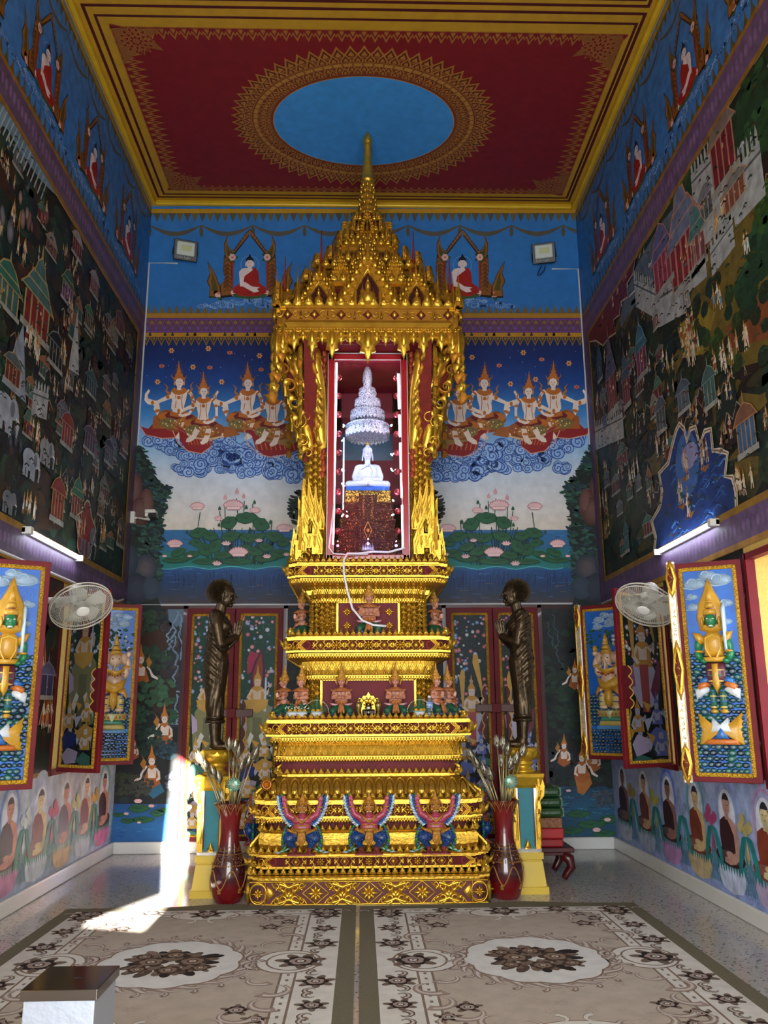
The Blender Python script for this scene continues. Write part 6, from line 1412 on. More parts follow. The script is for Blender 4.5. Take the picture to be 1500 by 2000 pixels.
for k in range(6):
    for s in (-1,1):
        for j in range(4): ridge(p,[(s*(.11+.045*j),.02+k*.105+.02),(s*(.13+.045*j),.02+k*.105+.06),(s*(.15+.045*j),.02+k*.105+.02)],.008,.006,'#c9824a',False) if k<1 else None
p.build('relief_pattern',th,GP)
g=G(); rstep(g,.232,.165,.64,.70,.006); rstep(g,.228,.16,.70,.765,.006); g.build('gilt_cushion_base',gold_mat('ochre_gilt','carved',scale=30,red=1.2,bump=.8,c='#e0b648',rough=.4,metal=.4,red_c='#5a3a14'),th)
sc=[]
p=Paint((0,-.172,0),(1,0,0),(0,0,1),(0,-1,0))
for r_ in range(2):
    for k in range(8): x=-.2+k*.057; curl(p,x,.67+r_*.062,.022,.008,.010,'#f0cc60',PI if r_ else 0,1 if r_ else -1,1.1)
p.build('scroll_ornament',th,GP)
g=G(); g.bbox(-.222,.222,-.165,.165,.765,.812,.01)
for k in range(40): x=-.218+k*.0112; g.cap((x,-.168,.772),(x,-.168,.806),.0045,.0045,6)
g.build('blue_lotus_cushion',mat('blue_cushion','#2d63b8',.5),th)
# tiered silver parasol hanging from the shrine ceiling
um=thing('tiered_parasol','five tiered silver parasol hanging above the marble Buddha','parasol',(ACX,8.50,4.40))
def silver():
    m,nt,b=newmat('pierced_silver'); L=nt.links; tc=nd(nt,'ShaderNodeTexCoord'); v=nd(nt,'ShaderNodeTexVoronoi',feature='F1'); v.inputs['Scale'].default_value=130; L.new(tc.outputs['Object'],v.inputs['Vector'])
    r=nd(nt,'ShaderNodeValToRGB'); r.color_ramp.elements[0].color=hx('#f0f0f4'); r.color_ramp.elements[1].color=hx('#6a6a78'); r.color_ramp.elements[0].position=.35; r.color_ramp.elements[1].position=.7; L.new(v.outputs['Distance'],r.inputs['Fac']); L.new(r.outputs['Color'],b.inputs['Base Color'])
    b.inputs['Metallic'].default_value=.55; b.inputs['Roughness'].default_value=.35
    q=nd(nt,'ShaderNodeBump'); q.inputs['Strength'].default_value=.7; q.inputs['Distance'].default_value=.006; q.invert=True; L.new(v.outputs['Distance'],q.inputs['Height']); L.new(q.outputs['Normal'],b.inputs['Normal']); return m
SIL=silver()
for k,(z,r,h) in enumerate(((.05,.228,.15),(.235,.178,.115),(.37,.133,.11),(.495,.088,.115))):
    g=G(); n=48; prof=[(r*1.0,0),(r*1.0,h*.74),(r*.96,h*.80),(r*.5,h*.90),(r*.2,h*.93),(.01,h*.94)]
    g.lathe(prof,n,(0,0,z),None,True,close=False)
    # scalloped valance
    m2=30
    for i in range(m2):
        a0=2*PI*i/m2; a1=2*PI*(i+1)/m2; am=(a0+a1)/2; P=lambda a,q,zz:(q*math.cos(a),q*math.sin(a),z+zz)
        g.add([P(a0,r,0),P(a1,r,0),P(a0+(a1-a0)*.8,r*1.01,-.018),P(am,r*1.015,-.03),P(a0+(a1-a0)*.2,r*1.01,-.018)],[(0,1,2,3,4)],None,False)
        g.ell(P(am,r*1.0,h*.32),(.012,.012,h*.22),5,4)
    g.lathe([(r*1.012,h*.68),(r*1.04,h*.73),(r*1.012,h*.78)],n,(0,0,z),close=False); g.lathe([(r*1.012,-.004),(r*1.03,.004),(r*1.012,.012)],n,(0,0,z),close=False)
    if k==0: g.lathe([(r*.93,.0),(r*.6,.035),(.01,.05)],n,(0,0,z),close=False)
    g.build('parasol_tier',SIL,um)
g=G(); g.tube([(0,0,.10),(0,0,.70)],.008,8); g.lathe([(.044,.60),(.050,.605),(.045,.61),(.045,.66),(.052,.67),(.052,.69),(.048,.76),(.038,.80),(.03,.82),(.034,.825),(.02,.84),(.022,.85),(.008,.87),(.004,.888)],20); g.build('finial',SIL,um)
g=G(); g.tube([(0,0,.86),(0,0,.90)],.003,6); g.lathe([(.02,.875),(.035,.885),(.055,.893),(.06,.90)],20); g.build('ceiling_hook',mat('steel_dark','#6a6a6a',.3,metal=.9),um)
# ---------------------------------------------------------------- kneeling attendants
SKN=mat('flesh_paint','#c98a72',.42,noise=.12,bscale=60,coat=.1); CRO=mat('orange_ornament','#b0502a',.45,bump=.9,bscale=170,var='#d08a4a'); CRG=gold_mat('crown_gilt',scale=120,bump=.6,c='#d69a40',metal=.3,rough=.4)
GRN=mat('green_trousers','#1f5a40',.5,noise=.2,bscale=80); HEM=mat('blue_hem','#2c4a86',.5); PNK=mat('pink_sash','#d9a4a8',.5)
def kneeling():
    t=thing('kneeling_figure','x','statue',(0,0,0),0,'kneeling attendants on the altar')
    g=G()
    g.cap((-.022,.0,.115),(.022,.0,.115),.040,.040,10); g.cap((-.034,.0,.185),(.034,.0,.185),.040,.040,10); g.cap((-.05,0,.212),(.05,0,.212),.024,.024,10); g.cap((0,0,.22),(0,-.003,.262),.018,.018,8)
    for s in (-1,1):
        g.cap((s*.062,.0,.210),(s*.078,-.006,.150),.021,.018,8); g.cap((s*.078,-.006,.150),(s*.016,-.062,.148),.017,.011,8)
        hand(g,(s*.008,-.064,.150),(0,-.12,1),(0,-1,0),.058,.0042,0,.05,5)
    head_face(g,(0,-.006,.300),.044)
    blob('body',g,.0032,SKN,t,1)
    g=G()   # face paint
    for s in (-1,1): g.ell((s*.0135,-.0385,.3015),(.0058,.002,.0026),8,5,'#1c1a24'); g.tube([(s*.006,-.040,.309),(s*.013,-.0405,.3125),(s*.022,-.036,.310)],.0011,5,'#3a221c')
    g.ell((0,-.0405,.275),(.0085,.002,.0028),8,5,'#a8343a'); g.build('face_paint',PM,t,cols=True)
    g=G(); g.lathe([(.040,.0),(.046,.006),(.043,.02),(.046,.024),(.040,.034),(.030,.048),(.034,.054),(.026,.064),(.020,.078),(.024,.084),(.014,.10),(.010,.125),(.006,.15),(.001,.172)],16,(0,.002,.308))
    for s in (-1,1): g.tube([(s*.046,0,.325),(s*.052,-.004,.30),(s*.046,-.008,.268)],[.004,.009,.003],6); g.tube([(s*.045,.004,.33),(s*.062,.008,.34),(s*.066,.008,.36)],[.006,.005,.001],5)
    for k in range(5): a=-PI/2+(k-2)*.42; g.tube([(.044*math.cos(a),.002+.044*math.sin(a),.322),(.046*math.cos(a),.002+.046*math.sin(a),.348)],[.007,.001],5)
    g.build('crown',CRG,t)
    g=G(); g.lathe([(.024,.0),(.052,-.012),(.078,-.026),(.080,-.020),(.056,-.002),(.028,.010)],20,(0,-.002,.236),close=False)
    for s in (-1,1): g.lathe([(.0235,-.006),(.026,0),(.0235,.006)],12,(s*.071,-.004,.178)); g.tube([(s*.040,-.034,.215),(s*.034,-.046,.18),(s*.022,-.043,.135)],.005,6); g.tube([(s*.078,-.006,.212),(s*.10,.0,.228)],[.014,.003],6); g.cap((s*.024,-.056,.149),(s*.032,-.05,.149),.0135,.0135,8)
    g.ell((0,-.046,.213),(.013,.006,.013),8,6)
    g.build('collar_and_bands',CRO,t)
    g=G(); g.lathe([(.046,0),(.058,.012),(.058,.030),(.048,.038)],18,(0,0,.088)); g.ell((0,-.062,.108),(.012,.008,.013),8,6); 
    for s in (-1,0,1): g.tube([(s*.006,-.056,.095),(s*.014,-.078,.06),(s*.026,-.094,.008)],[.016,.014,.010],6)
    g.build('belt_and_apron',CRO,t)
    g=G()
    for s in (-1,1): g.cap((s*.030,.01,.066),(s*.078,-.062,.030),.044,.036,10); g.cap((s*.076,-.062,.008),(s*.045,.06,.0),.030,.022,10); 
    g.cap((-.03,.02,.04),(.03,.02,.04),.05,.05,10)
    blob('trousers',g,.0045,GRN,t,1)
    g=G()
    for s in (-1,1): g.cap((s*.060,-.090,-.002),(s*.104,-.060,-.002),.017,.014,8); g.cap((s*.10,-.055,-.004),(s*.09,.05,-.006),.014,.010,8)
    g.build('hem',HEM,t)
    g=G()
    for s in (-1,1): g.tube([(s*.03,-.045,.088),(s*.060,-.062,.086),(s*.088,-.05,.092),(s*.11,-.035,.100)],[.006,.010,.009,.002],6)
    g.build('sash_ends',PNK,t)
    g=G(); g.bbox(-.115,.115,-.10,.085,-.034,-.018,.004); g.build('base_slab',mat('pink_board','#8a3038',.5),t)
    return t
kn=kneeling(); kn.location=(-.188,8.01,1.575); kn['label']='kneeling crowned figure with green trousers, left of the small black urn'
dup(kn,(.318,8.01,1.575),0,'kneeling crowned figure with green trousers, right of the small black urn')
dup(kn,(-.560,7.985,1.575),-.75,'kneeling crowned figure turned left behind the two white offering bowls, nearer the front')
dup(kn,(-.735,8.17,1.575),-1.5,'kneeling crowned figure in profile facing left at the far left of the row')
dup(kn,(.700,8.0,1.575),.95,'kneeling crowned figure turned right beside the water bottle')
dup(kn,(.83,8.20,1.575),1.5,'kneeling crowned figure in profile facing right, half hidden at the far right of the row')
dup(kn,(.072,8.085,2.337),0,'kneeling crowned figure in front of the red star panel, middle tier',sc=1.12)
dup(kn,(-.60,8.52,2.337),-1.5,'kneeling crowned figure in profile on the left side of the middle tier',sc=1.1)
dup(kn,(.74,8.52,2.337),1.5,'kneeling crowned figure in profile on the right side of the middle tier',sc=1.1)
# ---------------------------------------------------------------- garudas holding up the base
PMC=paint_mat('painted_statue',.4,coat=.25,dirt=.25,bump=.35,bs=120)
def garuda():
    t=thing('garuda_statue','x','statue',(0,0,0),0,'winged figures on the altar base')
    g=G()
    g.cap((-.03,0,.22),(.03,0,.22),.048,.048,10); g.cap((-.045,0,.275),(.045,0,.275),.045,.045,10); g.cap((0,0,.30),(0,-.01,.34),.03,.028,8)
    for s in (-1,1):
        g.cap((s*.065,0,.290),(s*.128,-.005,.325),.032,.027,10); g.cap((s*.128,-.005,.325),(s*.158,-.01,.425),.026,.019,10)
        hand(g,(s*.158,-.01,.42),(s*.05,0,1),(s,0,0),.06,.006,.1,.2,5)
        g.cap((s*.03,0,.17),(s*.11,-.035,.135),.052,.050,10); g.cap((s*.112,-.035,.13),(s*.062,-.02,.045),.042,.022,10); g.cap((s*.062,-.02,.035),(s*.075,-.055,.015),.020,.014,8)
        for k in range(3): g.cap((s*(.062+.014*(k-1)),-.05,.016),(s*(.062+.024*(k-1)),-.082,.010),.009,.006,6)
    head_face(g,(0,-.02,.385),.050); g.cap((0,-.062,.375),(0,-.085,.352),.014,.006,8)
    def cf(c):
        if c.z>.335 and abs(c.x)<.07: return '#b5762e'
        if c.z<.19: return '#16386e' if c.z>.06 else '#7a3030'
        return '#a83a52'
    blob('body',g,.004,PMC,t,1,colfn=cf)
    # wings and feather fringes
    w=G()
    for s in (-1,1):
        p=Paint((0,.012,0),(s,0,0),(0,0,1),(0,-1,0))
        p.poly([(.07,.27),(.14,.29),(.19,.34),(.195,.45),(.16,.48),(.15,.40),(.12,.33)],'#2b6a3f')
        for k in range(13):
            t_=k/12; a=.085+.115*math.sin(t_*1.5); b=.235+.225*t_**1.3; p.relief(p.ellp(a+.012,b,.026,.011,8,-.6+t_*1.6),'#9fb8cc' if k%2 else '#cfd8e0',.012,.4); p.relief(p.ellp(a-.006,b+.008,.022,.011,8,-.6+t_*1.6),'#2c5a94',.018,.4)
        for k in range(9): t_=k/8; p.relief(p.ellp(.10+.075*t_,.30+.18*t_**1.4,.020,.009,8,.4+t_),'#2f7a44',.022,.4)
        for k in range(10): t_=k/9; p.relief(p.ellp(.135+.03*math.sin(t_*3),.22-.19*t_,.024,.012,8,-.9),['#226a3c','#2b5a94','#3c8a4a'][k%3],.016,.4)
        for k in range(6): p.relief(p.ellp(.11+.018*k,.045-.006*k,.03,.009,8,-.5+.1*k),['#2f7a44','#a8b8c8'][k%2],.02,.4)
        p.g.build('wing',PMC,t,cols=True)
    rr=random.Random(4)
    for s in (-1,1):
        g=G()
        for i in range(46):
            u=rr.uniform(-.9,.9); th_=rr.uniform(PI,2*PI); d=Vector((math.cos(th_)*math.sqrt(1-u*u),math.sin(th_)*math.sqrt(1-u*u),u)); c=Vector((s*.098,-.03,.140))+Vector((d.x*.056,d.y*.05,d.z*.056)); g.ell(c,(.009,.006,.008),6,4,['#1c4a94','#143066','#2a62ae'][i%3])
        g.build('thigh_feathers',PMC,t,cols=True)
    g=G(); g.lathe([(.044,.0),(.05,.008),(.046,.022),(.05,.028),(.038,.042),(.028,.05),(.030,.058),(.016,.072),(.010,.09),(.001,.112)],14,(0,-.008,.395))
    for k in range(5): a=-PI/2+(k-2)*.5; g.tube([(.048*math.cos(a),-.008+.048*math.sin(a),.41),(.052*math.cos(a),-.008+.052*math.sin(a),.445)],[.009,.001],5)
    for s in (-1,1): g.tube([(s*.05,-.01,.41),(s*.064,-.014,.375),(s*.055,-.02,.335)],[.005,.010,.003],6)
    g.build('crown',gold_mat('antique_gilt',scale=110,bump=.7,c='#c88a34',metal=.4,rough=.4),t)
    g=G()
    for s in (-1,1):
        g.ell((s*.019,-.062,.388),(.008,.004,.005),8,5,'#e8e0d0'); g.ell((s*.019,-.066,.388),(.004,.002,.004),6,4,'#14141c'); g.tube([(s*.008,-.064,.398),(s*.02,-.066,.404),(s*.034,-.056,.398)],.003,5,'#5a1f1a')
        g.tube([(s*.004,-.066,.352),(s*.022,-.058,.348)],.0035,5,'#e8e0d0')
    g.build('face_paint',PM,t,cols=True)
    g=G()
    for s in (-1,1):
        g.tube([(s*.07,-.025,.325),(s*.04,-.052,.295),(0,-.062,.262)],[.007,.010,.012],7); g.lathe([(.026,-.006),(.030,0),(.026,.006)],12,(s*.150,-.008,.385)); g.tube([(s*.14,-.012,.36),(s*.17,-.012,.352)],[.01,.01],6)
    g.tube([(-.065,-.048,.243),(0,-.056,.238),(.065,-.048,.243)],.006,6); g.lathe([(.068,0),(.078,.01),(.076,.024),(.064,.030)],20,(0,0,.185))
    p=Paint((0,-.075,0),(1,0,0),(0,0,1),(0,-1,-.15)); p.relief([(-.03,.19),(-.038,.12),(0,.06),(.038,.12),(.03,.19)],'#c98a34',.014,.25); p.relief([(-.018,.17),(-.02,.125),(0,.09),(.02,.125),(.018,.17)],'#7a2a24',.02,.2)
    for s in (-1,1):
        for k in range(6): p.relief(p.ellp(s*(.045+.012*k),.185+.004*k,.008,.022,7,-s*(.3+.12*k)),'#d6a860',.014,.4)
    g=join(g,p.g); g.build('ornaments',gold_mat('antique_gilt'),t)
    g=G(); g.bbox(-.12,.12,-.085,.02,0,.012,.003); g.build('foot_board',mat('pink_board','#8a3038',.5),t)
    return t
ga=garuda(); ga.location=(-.512,7.655,.413); ga['label']='leftmost of the three winged red guardian figures on the altar front'
dup(ga,(.065,7.655,.413),0,'middle one of the three winged red guardian figures on the altar front')
dup(ga,(.642,7.655,.413),0,'rightmost of the three winged red guardian figures on the altar front')
dup(ga,(-.99,8.25,.413),-PI/2,'winged red guardian figure on the left side of the altar base, seen edge on')
dup(ga,(1.12,8.25,.413),PI/2,'winged red guardian figure on the right side of the altar base, seen edge on')
# ================================================================ DOORS AND SHUTTERS
M_gf=gold_mat('gilt_rope_frame',scale=110,bump=1.,c='#dcae36',metal=.7,rough=.35)
PR=paint_mat('painted_relief',.32,coat=.25,dirt=.18,bump=.25,bs=140)
def rope_frame(g,x0,x1,z0,z1,y,w=.028,d=.018,face=-1):
    for (a,b) in (((x0,z0),(x1,z0)),((x0,z1),(x1,z1)),((x0,z0),(x0,z1)),((x1,z0),(x1,z1))):
        L_=math.hypot(b[0]-a[0],b[1]-a[1]); n=int(L_/.034)
        for k in range(n+1):
            t=k/n; x=a[0]+(b[0]-a[0])*t; z=a[1]+(b[1]-a[1])*t; an=math.atan2(b[1]-a[1],b[0]-a[0])+.6
            g.ell((x,y+face*d*.5,z),(.019,.012,.010),6,4,None,Matrix.Rotation(-an,3,'Y'))
        g.box(min(a[0],b[0])-w/2,max(a[0],b[0])+w/2,*sorted((y,y+face*d*.55)),min(a[1],b[1])-w/2,max(a[1],b[1])+w/2)
def dots(p,x0,x1,z0,z1,n,rr,cols,r=(.012,.027)):
    for i in range(n):
        x=rr.uniform(x0,x1); z=rr.uniform(z0,z1); q=rr.uniform(*r); c=rr.choice(cols); l=p.L
        p.ell(x,z,q,q,mixc(c,(0,0,0,1),.25),9); p.ell(x,z,q*.75,q*.75,c,8); p.ell(x,z,q*.3,q*.3,'#e0c8b0',6); p.L=l
def court_scene(p,x0,x1,z0,z1,v,rr,bright=1.):
    """painted panel: flowering trees above, crowned rider, crowd of smaller figures below"""
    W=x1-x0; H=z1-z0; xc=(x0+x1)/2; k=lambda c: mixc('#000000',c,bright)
    p.cl=(x0,x1,z0,z1); p.rect(x0,z0,x1,z1,k('#10231f' if v<2 else '#10151a')); p.rect(x0,z0+H*.48,x1,z1,k('#174034' if v<2 else '#142224'))
    for i in range(150): p.ell(rr.uniform(x0,x1),rr.uniform(z0+H*.45,z1),.014,.008,k(rr.choice(['#1f5a44','#0f2c24','#2a6a50'] if v<2 else ['#1c3a34','#0c1a1a','#24443c'])),6,rr.uniform(0,3),1 if i==0 else 0)
    dots(p,x0,x1,z0+H*.50,z1,88,rr,[k(c) for c in (['#d88a92','#7a9ad8','#c8d0e0','#c86a7a','#8fb0e0'] if v<2 else ['#c06a78','#5a8ac8','#c8ccd0','#b85a6a'])])
    p.L+=4; s=W/.40
    T=lambda x,z: (xc+x*s, z0+H*.5+z*s)
    def pl(P,c): p.poly([T(*q) for q in P],k(c))
    def cr(x,z,h,skin='#e0c4a8',cc='#c9963c',arms=True,body=None):
        P=lambda a,b:(x+a*h,z+b*h)
        pl([P(-.30,0),P(-.24,.5),P(-.1,.62),P(.1,.62),P(.24,.5),P(.30,0)],body or cc); pl([P(-.13,.18),P(-.15,.55),P(.15,.55),P(.13,.18)],skin)
        if arms: pl([P(-.22,.55),P(-.38,.25),P(-.2,.05),P(-.12,.12),P(-.26,.27),P(-.13,.5)],skin); pl([P(.22,.55),P(.38,.3),P(.42,.62),P(.34,.64),P(.28,.36),P(.13,.5)],skin)
        pl([P(-.22,.56),P(0,.44),P(.22,.56),P(.1,.64),P(-.1,.64)],cc); pl([P(-.10,.64),P(-.12,.80),P(-.06,.92),P(.06,.92),P(.12,.80),P(.10,.64)],skin)
        pl([P(-.15,.80),P(-.12,.95),P(-.05,1.08),P(0,1.42),P(.05,1.08),P(.12,.95),P(.15,.80),P(.08,.88),P(-.08,.88)],cc)
        p.line([T(*P(-.07,.79)),T(*P(-.02,.79))],.004*s,k('#3a2018')); p.line([T(*P(.02,.79)),T(*P(.07,.79))],.004*s,k('#3a2018'),0); p.line([T(*P(-.03,.70)),T(*P(.03,.70))],.004*s,k('#a03a3a'),0)
    if v<2:   # rider on a tusked elephant
        pl([(-.15,-.42),(-.17,-.1),(-.15,.12),(-.06,.24),(.08,.26),(.17,.16),(.19,0),(.18,-.42),(.1,-.44),(.08,-.2),(-.06,-.2),(-.08,-.44)],'#8a8a5c'); pl([(-.05,.05),(-.04,-.35),(.02,-.5),(.06,-.35),(.06,.05)],'#6f7050')
        for s_ in (-1,1): pl([(s_*.03,-.16),(s_*.08,-.30),(s_*.13,-.26),(s_*.07,-.12)],'#e8e4d8'); pl([(s_*.12,.02),(s_*.19,.10),(s_*.17,-.14),(s_*.11,-.1)],'#c8b0d0')
        if v==0:
            pl([(-.13,.56),(-.04,.60),(-.0,.80),(-.10,.84),(-.13,.74)],'#a83050'); pl([(-.08,.30),(-.09,.55),(-.04,.72),(.05,.86),(.09,.62),(.07,.42)],'#4a1a3a'); pl([(-.05,.34),(-.06,.55),(-.02,.70),(.04,.82),(.06,.60),(.05,.42)],'#8a3a2a')
        cr(0,.20,.34); pl([(.08,.12),(.09,.52),(.11,.52),(.11,.12)],'#c8d0e0'); pl([(-.11,.16),(0,.10),(.11,.16),(.14,.26),(-.14,.26)],'#d0a24a')
    else:     # warrior with two clubs astride a white horse
        pl([(-.14,-.12),(-.17,.02),(-.1,.12),(0,.06),(.1,.10),(.16,0),(.14,-.2),(.06,-.26),(-.06,-.26)],'#b8b4cc'); pl([(-.18,-.1),(-.2,.06),(-.12,.1),(-.1,-.08)],'#a85a7a'); pl([(.06,-.12),(.16,.12),(.2,.16),(.17,-.1),(.1,-.2)],'#7a3048')
        cr(0,.08,.34,'#d8c4b4','#c08a3a'); pl([(-.12,.16),(-.15,.52),(-.12,.62),(-.08,.60),(-.08,.5),(-.10,.16)],'#c99a44'); pl([(.13,.30),(.02,.70),(.03,.80),(.09,.80),(.10,.72),(.15,.30)],'#c99a44'); pl([(-.04,-.3),(-.05,.1),(.05,.1),(.04,-.3)],'#a84a4a')
    p.L+=2
    for i in range(70): z=rr.uniform(-.5*H/s,-.45); p.ell(*T(rr.uniform(-.2,.2),-.45-rr.random()*(H*.5/s-.45)),.03*s,.012*s,k(rr.choice(['#1c2a24','#2a2c44','#3a4a2a','#241c30','#1a2c3c'])),8,rr.uniform(0,3),1 if i==0 else 0)
    rows=[(-.36,-.42,.2),(-.1,-.62,.2),(.1,-.40,.2),(-.12,-.46,.22),(.12,-.66,.22),(-.08,-.86,.22),(.10,-.92,.22),(0,-1.12,.24),(-.12,-1.2,.2),(.12,-1.18,.2)]
    for i,(x,z,h) in enumerate(rows):
        if z*s<-H*.5+.02: continue
        p.L+=1; pl([(x-.12,z-.1),(x-.02,z-.02),(x+.12,z-.06),(x+.1,z-.16),(x-.04,z-.2)],['#6a78c0','#c8b8d8','#d0a24a','#1f2f7a','#3f7a6a'][(i+int(v))%5]); pl([(x-.1,z+.1),(x-.16,z+.2),(x-.06,z+.16)],'#d6a648'); pl([(x+.1,z),(x+.17,z+.12),(x+.07,z+.1)],'#c4c8e4')
        cr(x,z,h,'#e4d8d0' if v<2 else '#b8b8cc','#d0a24a' if v<2 else ['#6a78c0','#c08a3a'][i%2])
    p.cl=None
def cloud_latch(name,parent,x,z,y,face,h=.46,w=.10,sg=1):
    """wavy wooden latch board with a yellow rim"""
    P=[(0,-h/2)]
    for k in range(4):
        z0=-h/2+k*h/4
        for j in range(7): t=j/6; P.append((sg*(w*(.45+.55*math.sin(PI*t))),z0+h/4*t))
    P.append((0,h/2)); g=G()
    p=Paint((x,y,z),(1,0,0),(0,0,1),(0,face,0)); k=len(P); A=[p.M(a,b,0) for a,b in P]; B=[p.M(a,b,.03) for a,b in P]; g.add(A+B,[(i,(i+1)%k,k+(i+1)%k,k+i) for i in range(k)]+[tuple(range(k)),tuple(range(2*k-1,k-1,-1))],'#5a141a',False)
    p.o=p.o+p.n*.031; p.line(P[1:-1],.012,'#d0a848'); return join(g,p.g).build(name,PM,parent,cols=True)
rr=random.Random(77)
drs=[(-2.135,-1.553,0),(-1.547,-.962,1),(1.048,1.622,2),(1.628,2.188,3)]
for i,(x0,x1,v) in enumerate(drs):
    g=G(); y=YB-.055; g.bbox(x0,x1,y,YB-.004,.135,2.835,.006)
    D=g.build('door_%d'%(i+1),M_lac); D['kind']='structure'
    fr=G(); rope_frame(fr,x0+.075,x1-.075,.20,2.755,y,face=-1); fr.build('gilt_frame',M_gf,D)
    p=Paint((0,y-.003,0),(1,0,0),(0,0,1),(0,-1,0),eps=.0003); court_scene(p,x0+.092,x1-.092,.215,2.738,[1,0,2,3][i],random.Random(i+50)); p.build('painted_panel',D)
    sg=1 if i%2==0 else -1; cloud_latch('latch_board',D,(x1-.12 if sg>0 else x0+.12),1.42 if i<2 else 1.62-.05,y-.02,-1,.62,.055,-sg)
for k,(x,z) in enumerate(((-1.55,1.58),(1.625,1.62))):
    g=G(); g.bbox(x-.25,x+.25,YB-.11,YB-.075,z-.045,z+.045,.006); o=g.build('trim_%d'%(4+k),M_lacd); o['kind']='structure'
    g=G(); g.bbox(x-.055,x+.055,YB-.125,YB-.07,z-.055,z+.055,.006); g.build('keeper_block',M_lac,o)
g=G(); g.box(-2.19,-2.135,YB-.03,YB-.002,.135,2.87); g.box(-.962,-.91,YB-.03,YB-.002,.135,2.87); g.box(-2.19,-.91,YB-.03,YB-.002,2.835,2.88); o=g.build('trim_6',M_lacd); o['kind']='structure'
g=G(); g.box(1.0,1.048,YB-.03,YB-.002,.135,2.87); g.box(2.188,2.24,YB-.03,YB-.002,.135,2.87); g.box(1.0,2.24,YB-.03,YB-.002,2.835,2.88); o=g.build('trim_7',M_lacd); o['kind']='structure'
# pale blue wall strip beside the altar
# ---- carved exteriors
def rocks(p,x0,x1,z0,z1,rr,cs,r=(.018,.034),pitch=.036):
    z=z0
    while z<z1:
        x=x0+rr.uniform(0,.02)
        while x<x1:
            q=rr.uniform(*r); c=rr.choice(cs); p.relief(p.ellp(x,z,q,q*.72,9,rr.uniform(-.3,.3)),c,.016,.55,None,mixc(c,'#9ab0bc',.35)); x+=q*1.55
        z+=pitch
def swirl(p,x,z,r,c='#9db8d0'):
    p.relief(p.ellp(x,z,r*1.5,r*.8,12),mixc(c,'#3a5a80',.35),.010,.4); curl(p,x-r*.3,z+r*.1,r*.75,r*.32,.02,c,PI,-1,1.3); curl(p,x+r*.7,z-r*.1,r*.5,r*.24,.018,c,0,1,1.2); ridge(p,[(x-r*1.7,z-r*.5),(x-r*.5,z-r*.75),(x+r*.6,z-r*.6),(x+r*1.7,z-r*.2)],r*.3,.016,c)
GC='#c9962c'; FLS='#d9b89a'
